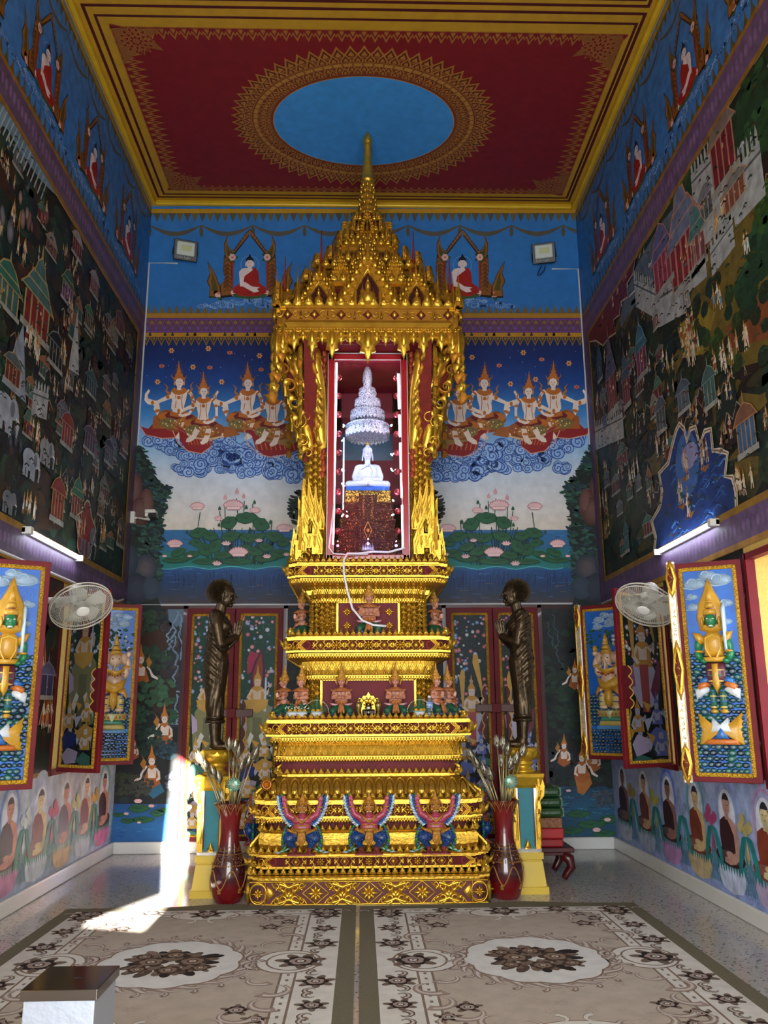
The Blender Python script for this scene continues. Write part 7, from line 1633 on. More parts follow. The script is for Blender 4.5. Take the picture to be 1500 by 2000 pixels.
def ganesha(p,W,H,rr):
    s=.01; R=lambda P,c,h=.02,i=.3: p.relief([(a*s,b*s) for a,b in P],c,h,i); E=lambda x,z,rx,rz,c,h=.02,ro=0: p.relief(p.ellp(x*s,z*s,rx*s,rz*s,12,ro),c,h,.4)
    p.cl=(-W/2,W/2,0,H); p.rect(-W/2,0,W/2,H,'#1d5fb4')
    for i in range(60): x=rr.uniform(-W/2,W/2); z=rr.uniform(1.08,1.30); q=rr.uniform(.012,.022); p.relief(p.ellp(x,z,q,q*.8,8),['#1c4a30','#12382a','#28603c'][i%3],.012,.5)
    rocks(p,-W/2,W/2,.30,.62,rr,['#14463c','#103048','#1c3c50']); rocks(p,-W/2,W/2,.015,.25,rr,['#16303c','#1d3b4c','#101f2c'],(.016,.03))
    for x,z,r in ((-.07,1.40,.045),(.06,1.36,.05),(-.09,1.33,.04),(.1,1.43,.04),(0,1.45,.04)): swirl(p,x,z,r)
    R([(-17,24),(17,24),(17,28),(-17,28)],'#4f86b8',.015); R([(-15,28),(15,28),(13,33),(-13,33)],'#b8a45a',.03); R([(-13,33),(13,33),(11,37),(-11,37)],'#3f8a70',.03); R([(-15,37),(15,37),(16,44),(-16,44)],'#b89a4a',.035)
    R([(-6,44),(0,34),(6,44)],'#c8d0a0',.045); 
    for k in range(7): E(-12+4*k,40,1.6,2.2,'#3a8a6a' if k%2 else '#c85a3a',.045)
    for q in (-1,1):
        E(q*7,47.5,5,2.6,FLS,.05); R([(q*4,48),(q*10,48),(q*12,58),(q*9,66),(q*3,62)],'#c9b26a',.05); E(q*9,62,5.5,6,'#2a3a7a',.045); 
        for k in range(4): E(q*8,50+k*3,4,1.2,['#e0c060','#4a5a9a'][k%2],.055)
        R([(q*3,66),(q*14,58),(q*15,62),(q*11,70)],'#c08a30',.05)
        E(q*11,86,4.5,7,FLS,.04); E(q*13,95,3.6,8,FLS,.04,q*.3); E(q*13.5,104,3,3.5,FLS,.045); E(q*12,91,4.6,1.8,GC,.05)
        E(q*9,99,4.5,7,'#cba88c',.045,q*.3)
    R([(-4,66),(-5,54),(0,46),(5,54),(4,66)],GC,.06); E(0,76,9,9.5,FLS,.05); R([(-13,80),(-10,68),(0,63),(10,68),(13,80),(7,76),(0,72),(-7,76)],GC,.065); R([(-10,86),(0,80),(10,86),(12,90),(0,86),(-12,90)],GC,.065)
    for k in range(7): E(-9+3*k,84-1.2*(3-abs(k-3)),1,1,'#a83a2a',.075)
    E(0,98,7,7.5,FLS,.06); ridge(p,[(a*s,b*s) for a,b in ((0,98),(-.5,92),(-2,86),(-1,81),(2,79),(4,81))],.042,.075,FLS); 
    for q in (-1,1): E(q*3.4,99,1,.9,'#2a1c1c',.075); ridge(p,[(q*.03,.93),(q*.06,.90),(q*.075,.92)],.010,.07,'#f0ece0')
    R([(-7,103),(7,103),(5,108),(-5,108)],GC,.06); R([(-5,108),(5,108),(3.4,113),(-3.4,113)],GC,.055); R([(-3.4,113),(3.4,113),(0,126)],GC,.05)
    for k in range(3): E(0,110+k*4,4-k*1,1.1,'#e0c060',.06)
    E(9.5,122,1.8,1.8,'#c9d0d4',.04); E(9.5,118,2.2,1.6,'#c9d0d4',.04); E(9.5,114,1,3,'#a8b0b4',.04); E(-13,109,2.4,4,GC,.05); E(13.5,109,1.2,2.2,'#7a4a2a',.05); p.ring(.135,1.10,.012,.02,'#b8c0c0',12)
    p.cl=None
def guardian(p,W,H,rr):
    s=.01; R=lambda P,c,h=.02,i=.3: p.relief([(a*s,b*s) for a,b in P],c,h,i); E=lambda x,z,rx,rz,c,h=.02,ro=0: p.relief(p.ellp(x*s,z*s,rx*s,rz*s,12,ro),c,h,.4)
    p.cl=(-W/2,W/2,0,H); p.rect(-W/2,0,W/2,H,'#1c66c4')
    rocks(p,-W/2,W/2,.015,.86,rr,['#16303c','#1d4450','#142634','#1b5a4c','#24505c'],(.02,.038),.042)
    for x,z,r in ((-.10,1.40,.055),(.09,1.42,.06),(0,1.46,.045),(.12,1.24,.035),(-.12,1.22,.035),(.11,1.10,.03),(-.13,1.30,.03)): swirl(p,x,z,r)
    R([(-17,20),(-13,20),(-12,28),(12,28),(13,20),(17,20),(15,30),(17,44),(10,36),(0,32),(-10,36),(-17,44),(-15,30)],GC,.035); R([(-9,28),(9,28),(6,40),(0,34),(-6,40)],'#d0d8e0',.045); R([(-6,24),(6,24),(0,34)],'#2f6ab0',.055); R([(-13,20),(13,20),(13,24),(-13,24)],'#c9702c',.045)
    for q in (-1,1):
        E(q*3.6,44,3.2,2,'#c99a34',.05); R([(q*1,45),(q*6,45),(q*6,62),(q*1,62)],'#1f5a44',.045)
        for k in range(4): E(q*3.5,47+k*4,3,1.2,['#d8c070','#2a6a9a'][k%2],.052)
        R([(q*3,60),(q*16,52),(q*17,60),(q*9,63)],'#d8dce0',.045); R([(q*4,63),(q*14,58),(q*15,63),(q*8,67)],'#c9702c',.05); R([(q*3,66),(q*12,63),(q*13,67),(q*7,70)],'#2a6ab0',.045)
        R([(q*5,97),(q*9,102),(q*15,103),(q*13,97),(q*9,92)],GC,.06); E(q*11,93,3.2,6,'#1f7a4c',.05,q*.2); E(q*11.5,85,3,5,'#1f7a4c',.05,-q*.5); E(q*8,81,3.2,2.4,'#1f7a4c',.06); E(q*11,88,3.6,1.4,GC,.058)
    R([(-8,64),(8,64),(7,80),(-7,80)],'#5a2430',.055); 
    for k in range(3): E(0,66+k*4,7.6,1.3,['#d8c070','#3a7a5a','#d8c070'][k],.062)
    R([(-2.5,80),(-3,62),(0,56),(3,62),(2.5,80)],GC,.075); R([(-8,80),(8,80),(9,84),(-9,84)],GC,.07); R([(-7,84),(-8,98),(-4,103),(4,103),(8,98),(7,84)],GC,.06)
    for a in (-1,1): ridge(p,[(a*.02,.83),(a*.055,.90),(a*.05,.98),(0,1.0)],.018,.075,'#e0b850',False)
    R([(-9,104),(-11,113),(-9,124),(-4,134),(0,145),(4,134),(9,124),(11,113),(9,104),(0,101)],GC,.045,.2); R([(-6.5,106),(-8,114),(-6,124),(0,137),(6,124),(8,114),(6.5,106)],'#6a1f18',.047,.15)
    E(0,111,5.6,6.8,'#1f7a4c',.07); E(-2,112,1.3,.8,'#f0f0e0',.085); E(2.2,112,1.3,.8,'#f0f0e0',.085); E(0,108.5,1.3,1.4,'#2a8a58',.088); R([(-2.5,106),(2.5,106),(1.6,107.6),(-1.6,107.6)],'#e8e4dc',.085)
    R([(-6,115),(6,115),(5,120),(-5,120)],GC,.075); R([(-4.5,120),(4.5,120),(3,125),(-3,125)],GC,.07); R([(-3,125),(3,125),(0,138)],GC,.065)
    for q in (-1,1): E(q*6.4,110,1.6,5,GC,.07)
    R([(8.4,86),(10.6,86),(10.8,122),(9.6,125),(8.2,122)],'#b8ccd8',.085)
    p.cl=None
def shutter(nm,label,hinge,free,kind,strip=False,right=False,z0=1.065,z1=2.755,bright=1.,latch=False):
    hx_,hy=hinge; fx,fy=free; w=math.hypot(fx-hx_,fy-hy); th=math.atan2(fy-hy,fx-hx_); H=z1-z0
    t=thing('window_shutter',label,'shutter',(hx_,hy,z0),th)
    face=1 if right else -1     # which local side looks at the hall
    yf=face*.022
    g=G(); g.bbox(.0,w,-.022,.022,0,H,.005); g.build('leaf_board',M_lac,t)
    m=.055; fr=G(); rope_frame(fr,m,w-m-(.03 if strip else 0),m,H-m,yf,face=face); fr.build('gilt_frame',M_gf,t)
    x0,x1=m+.016,w-m-.016-(.03 if strip else 0); W=x1-x0; Hh=H-2*m-.032
    ex=(-1,0,0) if face>0 else (1,0,0)
    if kind in ('g','d'):
        p=Paint(((x0+x1)/2,yf+face*.002,m+.016),ex,(0,0,1),(0,face,0),eps=.0003)
        sc_=Hh/1.5
        q=Paint(((x0+x1)/2,yf+face*.002,m+.016),(ex[0]*min(1,W/.36)*1.,0,0),(0,0,sc_),(0,face*1.0,0),eps=.0003)
        (ganesha if kind=='g' else guardian)(q,W/min(1,W/.36),1.5,random.Random(len(bpy.data.objects))); q.build('carved_panel',t,PR)
    else:
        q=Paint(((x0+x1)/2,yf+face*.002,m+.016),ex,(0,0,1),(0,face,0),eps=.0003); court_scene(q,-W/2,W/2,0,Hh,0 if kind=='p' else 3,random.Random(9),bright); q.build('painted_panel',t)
    g=G(); g.lathe([(.012,0),(.012,.08)],8,(0,0,.25)); g.lathe([(.012,0),(.012,.08)],8,(0,0,H-.33)); g.build('hinge',mat('dark_iron','#2a2422',.5,metal=.6),t)
    if latch: cloud_latch('latch_board',t,w-.03,H*.44,yf+face*.004,face,.40,.085,-1)
    if strip:
        g=G(); g.bbox(w-.045,w+.022,*sorted((yf-face*.03,yf+face*.022)),-.01,H+.02,.006)
        p=Paint((w-.0115,yf+face*.023,0),ex,(0,0,1),(0,face,0))
        for zc,hh in ((.13,.16),(H*.5,.24),(H-.12,.16)):
            p.relief([(-.045,zc),(-.03,zc+hh*.6),(0,zc+hh),(.03,zc+hh*.6),(.045,zc),(.03,zc-hh*.6),(0,zc-hh),(-.03,zc-hh*.6)],GOLDC,.014,.25); p.relief([(-.028,zc),(0,zc+hh*.75),(.028,zc),(0,zc-hh*.75)],'#6a2a14',.017,.1)
            for k in range(5): curl(p,0,zc-hh*.5+k*hh*.25,.016,.008,.024,GOLDC,k,1 if k%2 else -1)
        for k in range(34): z=.04+k*(H-.08)/33; curl(p,0,z,.014,.007,.010,GOLDC,k,1 if k%2 else -1,1.,0,8)
        for a in (-.027,.027): ridge(p,[(a,0),(a,H)],.008,.010,GOLDC,False)
        join(g,p.g).build('gilt_closing_strip',GP,t,cols=True)
    return t
shutter('s','carved shutter with green faced guardian in a flame arch, open on the left wall',(-2.885,6.28),(-2.43,6.53),'d')
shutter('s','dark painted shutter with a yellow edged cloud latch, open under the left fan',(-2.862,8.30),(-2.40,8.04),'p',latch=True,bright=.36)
shutter('s','carved shutter with elephant headed deity, open on the left wall near the corner',(-2.885,9.13),(-2.42,9.30),'g')
shutter('s','carved shutter with green faced guardian and gold edge strip, open on the right wall',(2.985,6.42),(2.52,6.70),'d',True,True)
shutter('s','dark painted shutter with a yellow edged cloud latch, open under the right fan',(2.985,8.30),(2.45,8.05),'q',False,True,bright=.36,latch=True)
shutter('s','carved shutter with elephant headed deity and gold edge strip, open on the right wall',(2.985,9.20),(2.50,9.62),'g',True,True)
# window reveals: dark red frames
for i,(X,s,wv) in enumerate(((XL,1,WIN[0]),(XL,1,WIN[1]),(XR,-1,WIN[0]),(XR,-1,WIN[1]))):
    g=G(); a,b,c,d=wv; x0,x1=sorted((X-s*.06,X+s*.012))
    g.box(x0,x1,a-.03,a+.02,c-.03,d+.03); g.box(x0,x1,b-.02,b+.03,c-.03,d+.03); g.box(x0,x1,a,b,d-.02,d+.03); g.box(x0,x1,a,b,c-.03,c+.02)
    o=g.build('window_%d'%(i+1),M_lac); o['kind']='structure'
for k,(a,b,c,d) in enumerate(((XR+.3,XR+1.3,6.38,6.7),(XR+.3,XR+1.3,9.22,9.5),(XL-1.3,XL-.3,6.38,6.7),(XL-1.3,XL-.3,9.22,9.5))):
    g=G(); g.box(a,b,c,d,.0,3.6); o=g.build('trim_%d'%(8+k),M_out); o['kind']='structure'
# ================================================================ WALL FITTINGS
M_ivory=mat('ivory_plastic','#d8d6cc',.4,noise=.08,bscale=10); M_wire=mat('fan_wire','#c8c4b4',.4)
def fan(loc,n,wallx,label):
    t=thing('wall_fan',label,'fan',loc); n=Vector(n).normalized(); z=n; x=z.orthogonal().normalized(); 
    x=(Vector((0,0,1))-n*n.z).normalized(); y=n.cross(x); M=Matrix((y,x,n)).transposed().to_4x4()
    R=.265
    def prt(name,g,m): o=g.build(name,m,t); o.matrix_local=M; return o
    g=G()
    for zz,q in ((0,1),(.035,1.0)): g.tube([(R*q*math.cos(a),R*q*math.sin(a),zz) for a in [2*PI*k/48 for k in range(49)]],.0065,6,cap=False)
    for k in range(84):
        a=2*PI*k/84; c,s=math.cos(a),math.sin(a); g.tube([(.055*c,.055*s,.085),(.15*c,.15*s,.078),(.235*c,.235*s,.055),(R*c,R*s,.035)],.0016,4); g.tube([(R*c,R*s,0),(.22*c,.22*s,-.05),(.08*c,.08*s,-.07)],.0016,4)
    for q,zz in ((.12,.081),(.19,.069)): g.tube([(q*math.cos(a),q*math.sin(a),zz) for a in [2*PI*k/40 for k in range(41)]],.002,4,cap=False)
    prt('cage',g,M_wire)
    g=G(); g.lathe([(.058,.078),(.058,.09),(.045,.094),(.001,.095)],24); prt('cage_badge',g,mat('badge_white','#e4e2da',.35))
    g=G(); g.lathe([(.035,-.03),(.035,.05),(.02,.06)],16)
    for k in range(5):
        a=2*PI*k/5; P=[]; 
        for (q,da,zz) in ((.03,-.3,-.01),(.12,-.42,-.02),(.21,-.36,-.02),(.225,0,.01),(.20,.22,.035),(.10,.25,.03),(.03,.3,.01)): P.append((q*math.cos(a+da),q*math.sin(a+da),zz))
        g.add(P+[(u,v,w_-.004) for u,v,w_ in P],[tuple(range(7)),tuple(range(13,6,-1))]+[(i,(i+1)%7,7+(i+1)%7,7+i) for i in range(7)],None,False)
    prt('blades',g,mat('fan_blade','#b9b7ae',.35))
    g=G(); g.lathe([(.001,-.22),(.055,-.215),(.066,-.20),(.070,-.12),(.075,-.075),(.06,-.06),(.001,-.06)],24); prt('motor_housing',g,M_ivory)
    mp=Vector(loc)+(-n*.14); g=G(); dx=wallx-loc[0]; s=1 if dx>0 else -1; m0=-n*.14
    g.tube([m0+Vector((0,0,0)),m0+Vector((s*.05,0,-.05)),Vector((dx-s*.06,.0,m0.z-.07)),Vector((dx-s*.01,0,m0.z-.07))],[.035,.03,.028,.028],12); g.bbox(*sorted((dx-s*.001,dx-s*.05)),-.06,.06,m0.z-.17,m0.z+.03,.008); g.build('wall_bracket',M_ivory,t)
    return t
fan((-2.47,7.42,2.53),(.42,-.50,-.76),XL,'white wall fan with round wire cage tilted down on the left wall')
fan((2.56,7.45,2.53),(-.45,-.42,-.79),XR,'white wall fan with round wire cage tilted down on the right wall')
def tube_light(x,y0,y1,z,s,label):
    t=thing('tube_light',label,'lamp',(x,(y0+y1)/2,z)); L_=(y1-y0)/2
    g=G(); g.bbox(*sorted((-s*.045,s*.0)),-L_,L_,-.02,.03,.005); g.bbox(*sorted((-s*.045,s*.045)),-L_,-L_+.07,-.03,.035,.006); g.bbox(*sorted((-s*.045,s*.045)),L_-.03,L_,-.03,.03,.006); g.build('batten',M_ivory,t)
    g=G(); g.tube([(s*.022,-L_+.07,0),(s*.022,L_-.03,0)],.016,12); g.build('glowing_tube',mat('tube_glow','#f4f6ff',.3,emit='#e6ecff',estr=26),t)
tube_light(XL+.046,7.05,8.45,3.125,1,'lit white fluorescent tube on the left wall'); tube_light(XR-.046,6.75,8.15,3.125,-1,'lit white fluorescent tube on the right wall')
def floodlight(x,z,yaw,label):
    t=thing('floodlight',label,'lamp',(x,10.25,z),yaw)
    M=Matrix.Rotation(.35,4,'X')
    g=G(); g.bbox(-.155,.155,-.035,.02,-.135,.135,.008)
    for k in range(9): g.box(-.13+.03*k,-.122+.03*k,.02,.05,-.12,.12)
    o=g.build('housing',mat('black_aluminium','#0c0d10',.4),t); o.matrix_local=M
    g=G(); g.bbox(-.118,.118,-.044,-.03,-.07,.108,.012); o=g.build('lens',mat('lamp_glass','#b9c2ba',.15,coat=.5),t); o.matrix_local=M
    g=G(); g.bbox(-.055,.075,-.049,-.040,-.005,.065,.003); o=g.build('led_chip',mat('led_yellow','#a8b070',.4),t); o.matrix_local=M
    g=G(); g.box(-.165,-.158,-.01,.10,-.02,.02); g.box(.158,.165,-.01,.10,-.02,.02); g.box(-.165,.165,.093,.10,-.02,.02); g.build('bracket',mat('black_aluminium','#0c0d10',.4),t)
    c=bpy.data.curves.new('lettering','FONT'); c.body='Solar Light'; c.size=.042; c.extrude=.0008; c.align_x='CENTER'; c.materials.append(mat('grey_print','#8e9490',.5))
    f=bpy.data.objects.new('lettering',c); COL.objects.link(f); dg=bpy.context.evaluated_depsgraph_get(); me=bpy.data.meshes.new_from_object(f.evaluated_get(dg)); bpy.data.objects.remove(f); me.materials.clear(); me.materials.append(MATS['grey_print'])
    o=mesh_obj('lettering',me,t); o.matrix_local=M@Matrix.Translation((-.02,-.0365,-.110))@Matrix.Rotation(PI/2,4,'X')
    return t
floodlight(-2.375,7.655,.30,'black floodlight on the blue frieze, left end, above the white conduit'); FLR=floodlight(2.49,7.66,-.25,'black floodlight on the blue frieze, right end, with a loose cable loop')
CW=mat('conduit_white','#c9cbcc',.4)
def conduit(pts,label,r=.009,n=6): g=G(); g.tube(pts,r,n,None,False); o=g.build('conduit',CW); tag(o,label,'conduit'); return o
y=YB-.022
conduit([(-2.50,y,7.54),(-2.885,y,7.54),(-2.885,y,2.93)],'white conduit from left floodlight down the left corner of the back wall',.011)
conduit([(2.62,y,7.50),(2.985,y,7.50),(2.985,y,2.93)],'white conduit from right floodlight down the right corner of the back wall',.011)
conduit([(-2.87,y,2.885),(2.97,y,2.885)],'long white conduit running level across the back wall above the painted doors',.013)
conduit([(XL+.015,4.6,2.875),(XL+.015,9.95,2.875),(XL+.015,10.2,2.93)],'white conduit along the left wall under the purple band',.013)
conduit([(XR-.015,9.3,2.875),(XR-.015,10.3,2.875)],'short white conduit low on the right wall by the corner',.012)
FLR_M=Matrix.Translation((2.49,10.25,7.66))@Matrix.Rotation(-.25,4,'Z')
g=G(); g.tube([(2.47,10.33,7.52),(2.42,10.30,7.42),(2.40,10.30,7.36),(2.43,10.30,7.36),(2.50,10.3,7.44),(2.52,10.33,7.52)],.006,6); o=g.build('cable',mat('black_cable','#0c1024',.5),FLR); o.matrix_parent_inverse=FLR_M.inverted()
t=thing('security_camera','white security camera on a short pipe in the left corner of the back wall','camera',(-2.60,10.18,3.985))
g=G(); g.bbox(-.07,.06,-.10,.06,0,.045,.012); g.bbox(-.07,-.03,-.08,.05,-.04,.01,.01); g.build('hood',M_ivory,t)
g=G(); g.bbox(-.02,.075,-.085,.05,-.055,-.001,.008); g.lathe([(.024,0),(.024,.015),(.001,.016)],14,(0,0,0)) if False else None; g.build('lens_housing',mat('black_aluminium'),t)
g=G(); g.tube([(-.03,.02,-.06),(-.12,.06,-.04),(-.20,.10,-.02)],.014,8); g.tube([(-.20,.10,-.02),(-.27,.13,-.02)],.012,8); g.build('pipe',M_ivory,t)
g=G(); g.bbox(-2.90,-2.84,10.28,10.36,3.90,4.05,.006); tag(g.build('junction_box',M_ivory),'white square junction box on the corner conduit beside the security camera','box')
# ================================================================ SHRINE LIGHTS
LED=mat('led_strip_glow','#ffffff',.3,emit='#e8e4ff',estr=9)
def strip(pts,r,label): g=G(); g.tube(pts,r,8); o=g.build('led_strip',LED); tag(o,label,'light strip'); return o
X=lambda a:ACX+a
strip([(X(-.322),8.105,5.12),(X(-.330),8.105,4.3),(X(-.340),8.105,3.5),(X(-.345),8.10,3.2)],.009,'glowing white light strip down the left inside edge of the shrine glass')
for k,(a,b) in enumerate(((5.0,4.62),(4.55,4.32),(4.25,3.98),(3.93,3.68),(3.60,3.15))): strip([(X(.318+.006*k),8.105,a),(X(.322+.006*k),8.105,b)],.012,['topmost of the glowing bars','second glowing bar from the top','middle glowing bar','fourth glowing bar from the top','lowest glowing bar'][k]+' on the right inside edge of the shrine glass')
strip([(X(-.26),8.85,4.55),(X(-.265),8.85,3.4)],.006,'thin glowing rod standing behind the marble Buddha at left')
for k in range(9):
    for s in (-1,1):
        g=G(); z=3.35+k*.205; g.ell((X(s*.30),8.17+.01*(k%3),z),.034,12,8); o=g.build('red_ball',mat('red_glossy_ball','#8a1420',.25,coat=.5)); tag(o,'small glossy red ball inside the shrine glass, %s on the %s side'%(['lowest','second from the bottom','third from the bottom','fourth from the bottom','middle one','fourth from the top','third from the top','second from the top','topmost'][k],'left' if s<0 else 'right'),'ornament','red balls strung down the %s side of the shrine'%('left' if s<0 else 'right'))
rr=random.Random(12); ncl={-1:0,1:0}
for k in range(7):
    for s in (-1,1):
        if (k+s)%3==0: continue
        ncl[s]+=1; c=Vector((X(s*(.25+.01*rr.random())),8.32,3.55+k*.16)); t=thing('light_cluster','cluster of tiny glowing bulbs in the shrine, %s on the %s side'%(['','lowest','second lowest','middle one','second highest','highest'][min(5,ncl[s])],'left' if s<0 else 'right'),'fairy light',c,0,'fairy light clusters, %s side'%('left' if s<0 else 'right'))
        for j,cl in enumerate(('#8fc4ff','#ffffff','#7affc8')): g=G(); g.ell((rr.uniform(-.014,.014),0,rr.uniform(-.014,.014)),.008,8,6); g.build('bulb',mat('bulb_%s'%['blue','white','green'][j],cl,.3,emit=cl,estr=8),t)
for k,(x,z,c,l) in enumerate(((-.21,3.50,'#ff5a6a','red'),(.0,3.22,'#d080ff','violet'),(.28,3.20,'#8090ff','blue'),(-.30,3.20,'#ff4a7a','pink'))):
    g=G(); g.ell((X(x),8.16,z),(.013,.013,.013),10,8); tag(g.build('spot_bulb',mat('spot_'+l,c,.3,emit=c,estr=14)),'glowing %s bulb at the foot of the shrine throne'%l,'light bulb')
    li=bpy.data.lights.new('bulb_light','POINT'); li.energy=2.2; li.color=hx(c)[:3]; li.shadow_soft_size=.008; lo=bpy.data.objects.new('bulb_light',li); COL.objects.link(lo); lo.location=(X(x),8.09+.0,z+.04)
for (x,y_,z,e,c) in ((-.255,8.20,4.50,6,(.42,.6,1)),(.255,8.20,4.50,6,(.62,.6,1)),(-.25,8.20,4.22,4,(.42,.6,1)),(.25,8.20,4.02,4,(.55,.6,1)),(0,8.15,5.2,2,(.9,.9,1)),(.25,8.18,3.66,4,(.8,.6,1)),(-.25,8.18,3.66,4,(.8,.5,.8)),(-.2,8.22,4.95,3,(.6,.7,1)),(.2,8.22,4.95,3,(.8,.7,1))):
    li=bpy.data.lights.new('shrine_fill','POINT'); li.energy=e; li.color=c; li.shadow_soft_size=.006; lo=bpy.data.objects.new('shrine_fill',li); COL.objects.link(lo); lo.location=(X(x),y_,z)  # added points without fittings, brightening the Buddha and parasol
g=G(); g.tube([(X(.36),8.07,3.16),(X(.2),8.06,3.115),(X(.05),8.06,3.12),(X(-.1),8.05,3.10),(X(-.2),7.99,3.09),(X(-.235),7.955,3.02),(X(-.235),7.93,2.9),(X(-.20),7.935,2.72),(X(-.15),7.95,2.55),(X(-.06),7.95,2.44),(X(.05),7.955,2.395),(X(.17),7.96,2.385)],.011,8); tag(g.build('power_cable',mat('white_cable','#e6e4ea',.4)),'white cable hanging from the shrine door down over the gold ledges','cable')
g=G(); g.tube([(X(-.34),8.075,3.6),(X(-.37),8.07,3.3),(X(-.385),8.065,3.16),(X(-.34),8.06,3.10),(X(-.2),8.06,3.09),(X(0),8.06,3.095)],.008,8); tag(g.build('power_cable',mat('white_cable')),'white cable looping round the lower left corner of the shrine door','cable')
# ================================================================ OFFERINGS
M_por=mat('white_porcelain','#d8dce6',.15,coat=.5); M_leaf=mat('banana_leaf','#1f6038',.45,noise=.3,bscale=60); M_mar2=mat('marigold','#e0a018',.6,bump=1,bscale=200); M_bud=mat('white_bud','#e8e8e0',.5)
PZ=1.541
def bowl(x,y,label,big=0):
    t=thing('offering_bowl',label,'bowl',(x,y,PZ),0,'white offering bowls on the altar ledge')
    g=G(); g.lathe([(.022,0),(.026,.004),(.024,.014),(.048,.034),(.060,.056),(.062,.062),(.056,.058),(.040,.036),(.001,.026)],28,close=False); g.build('bowl',M_por,t)
    g=G(); g.lathe([(.0605,.054),(.0625,.058),(.0625,.061)],28,close=False); g.build('rim_band',mat('grey_green_rim','#6f9088',.3),t)
    r2=random.Random(int(x*1000))
    if not big:
        g=G(); g.lathe([(.030,.05),(.024,.085),(.012,.125),(.001,.155)],14); g.build('leaf_cone',M_leaf,t)
        g=G()
        for k in range(16): a=2*PI*k/16; q=.05+.018*(k%2); g.ell((q*math.cos(a),q*math.sin(a),.088+.008*(k%3)),(.006,.006,.005),6,4)
        g.build('jasmine_buds',M_bud,t)
    else:
        g=G(); g.lathe([(.028,.05),(.022,.10),(.016,.15),(.008,.19),(.001,.205)],12)
        for k in range(26):
            a=PI*(k+.5)/26; l=.105+.02*r2.random(); yy=r2.uniform(-.05,.01); c=Vector((math.cos(a)*l*.98,yy,.05+math.sin(a)*l*.95)); g.tube([(math.cos(a)*.02,yy*.5,.05),tuple(c)],[.0045,.002],5)
        g.build('leaf_fan',M_leaf,t)
        g=G()
        for k in range(26): a=PI*(k+.5)/26; l=.112; g.ell((math.cos(a)*l,-.02,.05+math.sin(a)*l),(.004,.004,.005),5,4)
        g.build('jasmine_buds',M_bud,t)
        g=G(); g.ell((0,0,.222),(.020,.018,.016),10,6); g.build('marigold',M_mar2,t)
    for k,(a,b) in enumerate(((-.03,-.028),(.014,-.036),(.040,-.018)) if big else ((.028,-.030),(-.02,-.034))): g=G(); g.ell((a,b,.068),(.019,.017,.018),10,7); g.build('marigold',M_mar2,t)
bowl(-.632,7.865,'small white bowl with a green leaf cone, leftmost on the altar ledge'); bowl(-.545,7.865,'small white bowl with a green leaf cone, second from the left'); bowl(-.41,7.87,'white bowl with a tall fan of leaves and marigolds, left of the kneeling pair',1); bowl(.53,7.87,'white bowl with a tall fan of leaves and marigolds, beside the water bottle',1)
t=thing('water_bottle','clear plastic water bottle with blue and white label on the altar ledge','bottle',(.625,7.875,PZ)); 
g=G(); g.lathe([(.028,0),(.031,.006),(.031,.06),(.029,.064),(.031,.068),(.031,.135),(.024,.155),(.013,.170),(.013,.18)],20); pm,pnt,pb=newmat('clear_plastic'); pb.inputs['Transmission Weight'].default_value=.85; pb.inputs['Roughness'].default_value=.08; pb.inputs['IOR'].default_value=1.2; pb.inputs['Base Color'].default_value=(.9,.95,1,1); g.build('bottle_body',pm,t)
g=G(); g.lathe([(.0318,.085),(.0318,.14)],20,close=False,col='#3a6ab8')
for k in range(4): g.lathe([(.0321,.092+.012*k),(.0321,.096+.012*k)],20,close=False,col='#e0e6f0')
for k in range(3): g.lathe([(.0318,.02+.016*k),(.0318,.026+.016*k)],20,close=False,col='#8aa4d0')
g.build('label_band',PM,t,cols=True); g=G(); g.lathe([(.015,.178),(.015,.196),(.001,.197)],16); g.build('cap',M_por,t)
t=thing('incense_urn','small black urn holding a clear glass in front of the dark red panel','urn',(.065,7.93,PZ))
g=G(); g.lathe([(.045,0),(.05,.004),(.05,.012),(.040,.02),(.058,.03),(.062,.05),(.058,.072),(.050,.078),(.001,.07)],24); g.build('urn_body',mat('black_glaze','#0c0c0e',.15,coat=.6),t)
g=G()
for k in range(9): a=PI+PI*(k+.5)/9; g.tube([(.0605*math.cos(a),.0605*math.sin(a),.035),(.0605*math.cos(a),.0605*math.sin(a),.064)],.0025,5)
g.build('silver_marks',mat('silver_paint','#c8ccd0',.3,metal=.5),t)
g=G(); g.lathe([(.022,.07),(.026,.078),(.028,.13),(.027,.13),(.024,.08)],20,close=False); g.build('glass_cup',gm,t)
g=G(); g.lathe([(.023,.072),(.023,.10),(.001,.101)],16); g.build('candle',mat('pale_wax','#e0dcc8',.5),t)
def small_vase(x,label):
    t=thing('brass_vase',label,'vase',(x,7.95,PZ)); g=G(); g.lathe([(.020,0),(.024,.004),(.014,.014),(.012,.03),(.018,.06),(.028,.095),(.032,.118),(.026,.138),(.016,.146),(.014,.155),(.026,.168),(.027,.173),(.02,.172),(.012,.16),(.001,.15)],24); g.build('vase_body',mat('dull_brass','#8a7a4a',.35,metal=.8,bump=.15),t)
    g=G(); g.lathe([(.0165,.144),(.0185,.148),(.0165,.152)],20,close=False); g.build('neck_ring',GPl,t)
small_vase(-.028,'slim dull brass vase left of the small black urn'); small_vase(.155,'slim dull brass vase right of the small black urn')
t=thing('gold_ornament','gold flame shaped plaque behind the small black urn','ornament',(.065,8.05,PZ)); p=Paint((0,0,0),(1,0,0),(0,0,1),(0,-1,0))
P=[(-.06,.0),(-.075,.10),(-.10,.11),(-.085,.14),(-.09,.18),(-.06,.175),(-.05,.20),(-.02,.20),(0,.235),(.02,.20),(.05,.20),(.06,.175),(.09,.18),(.085,.14),(.10,.11),(.075,.10),(.06,0)]
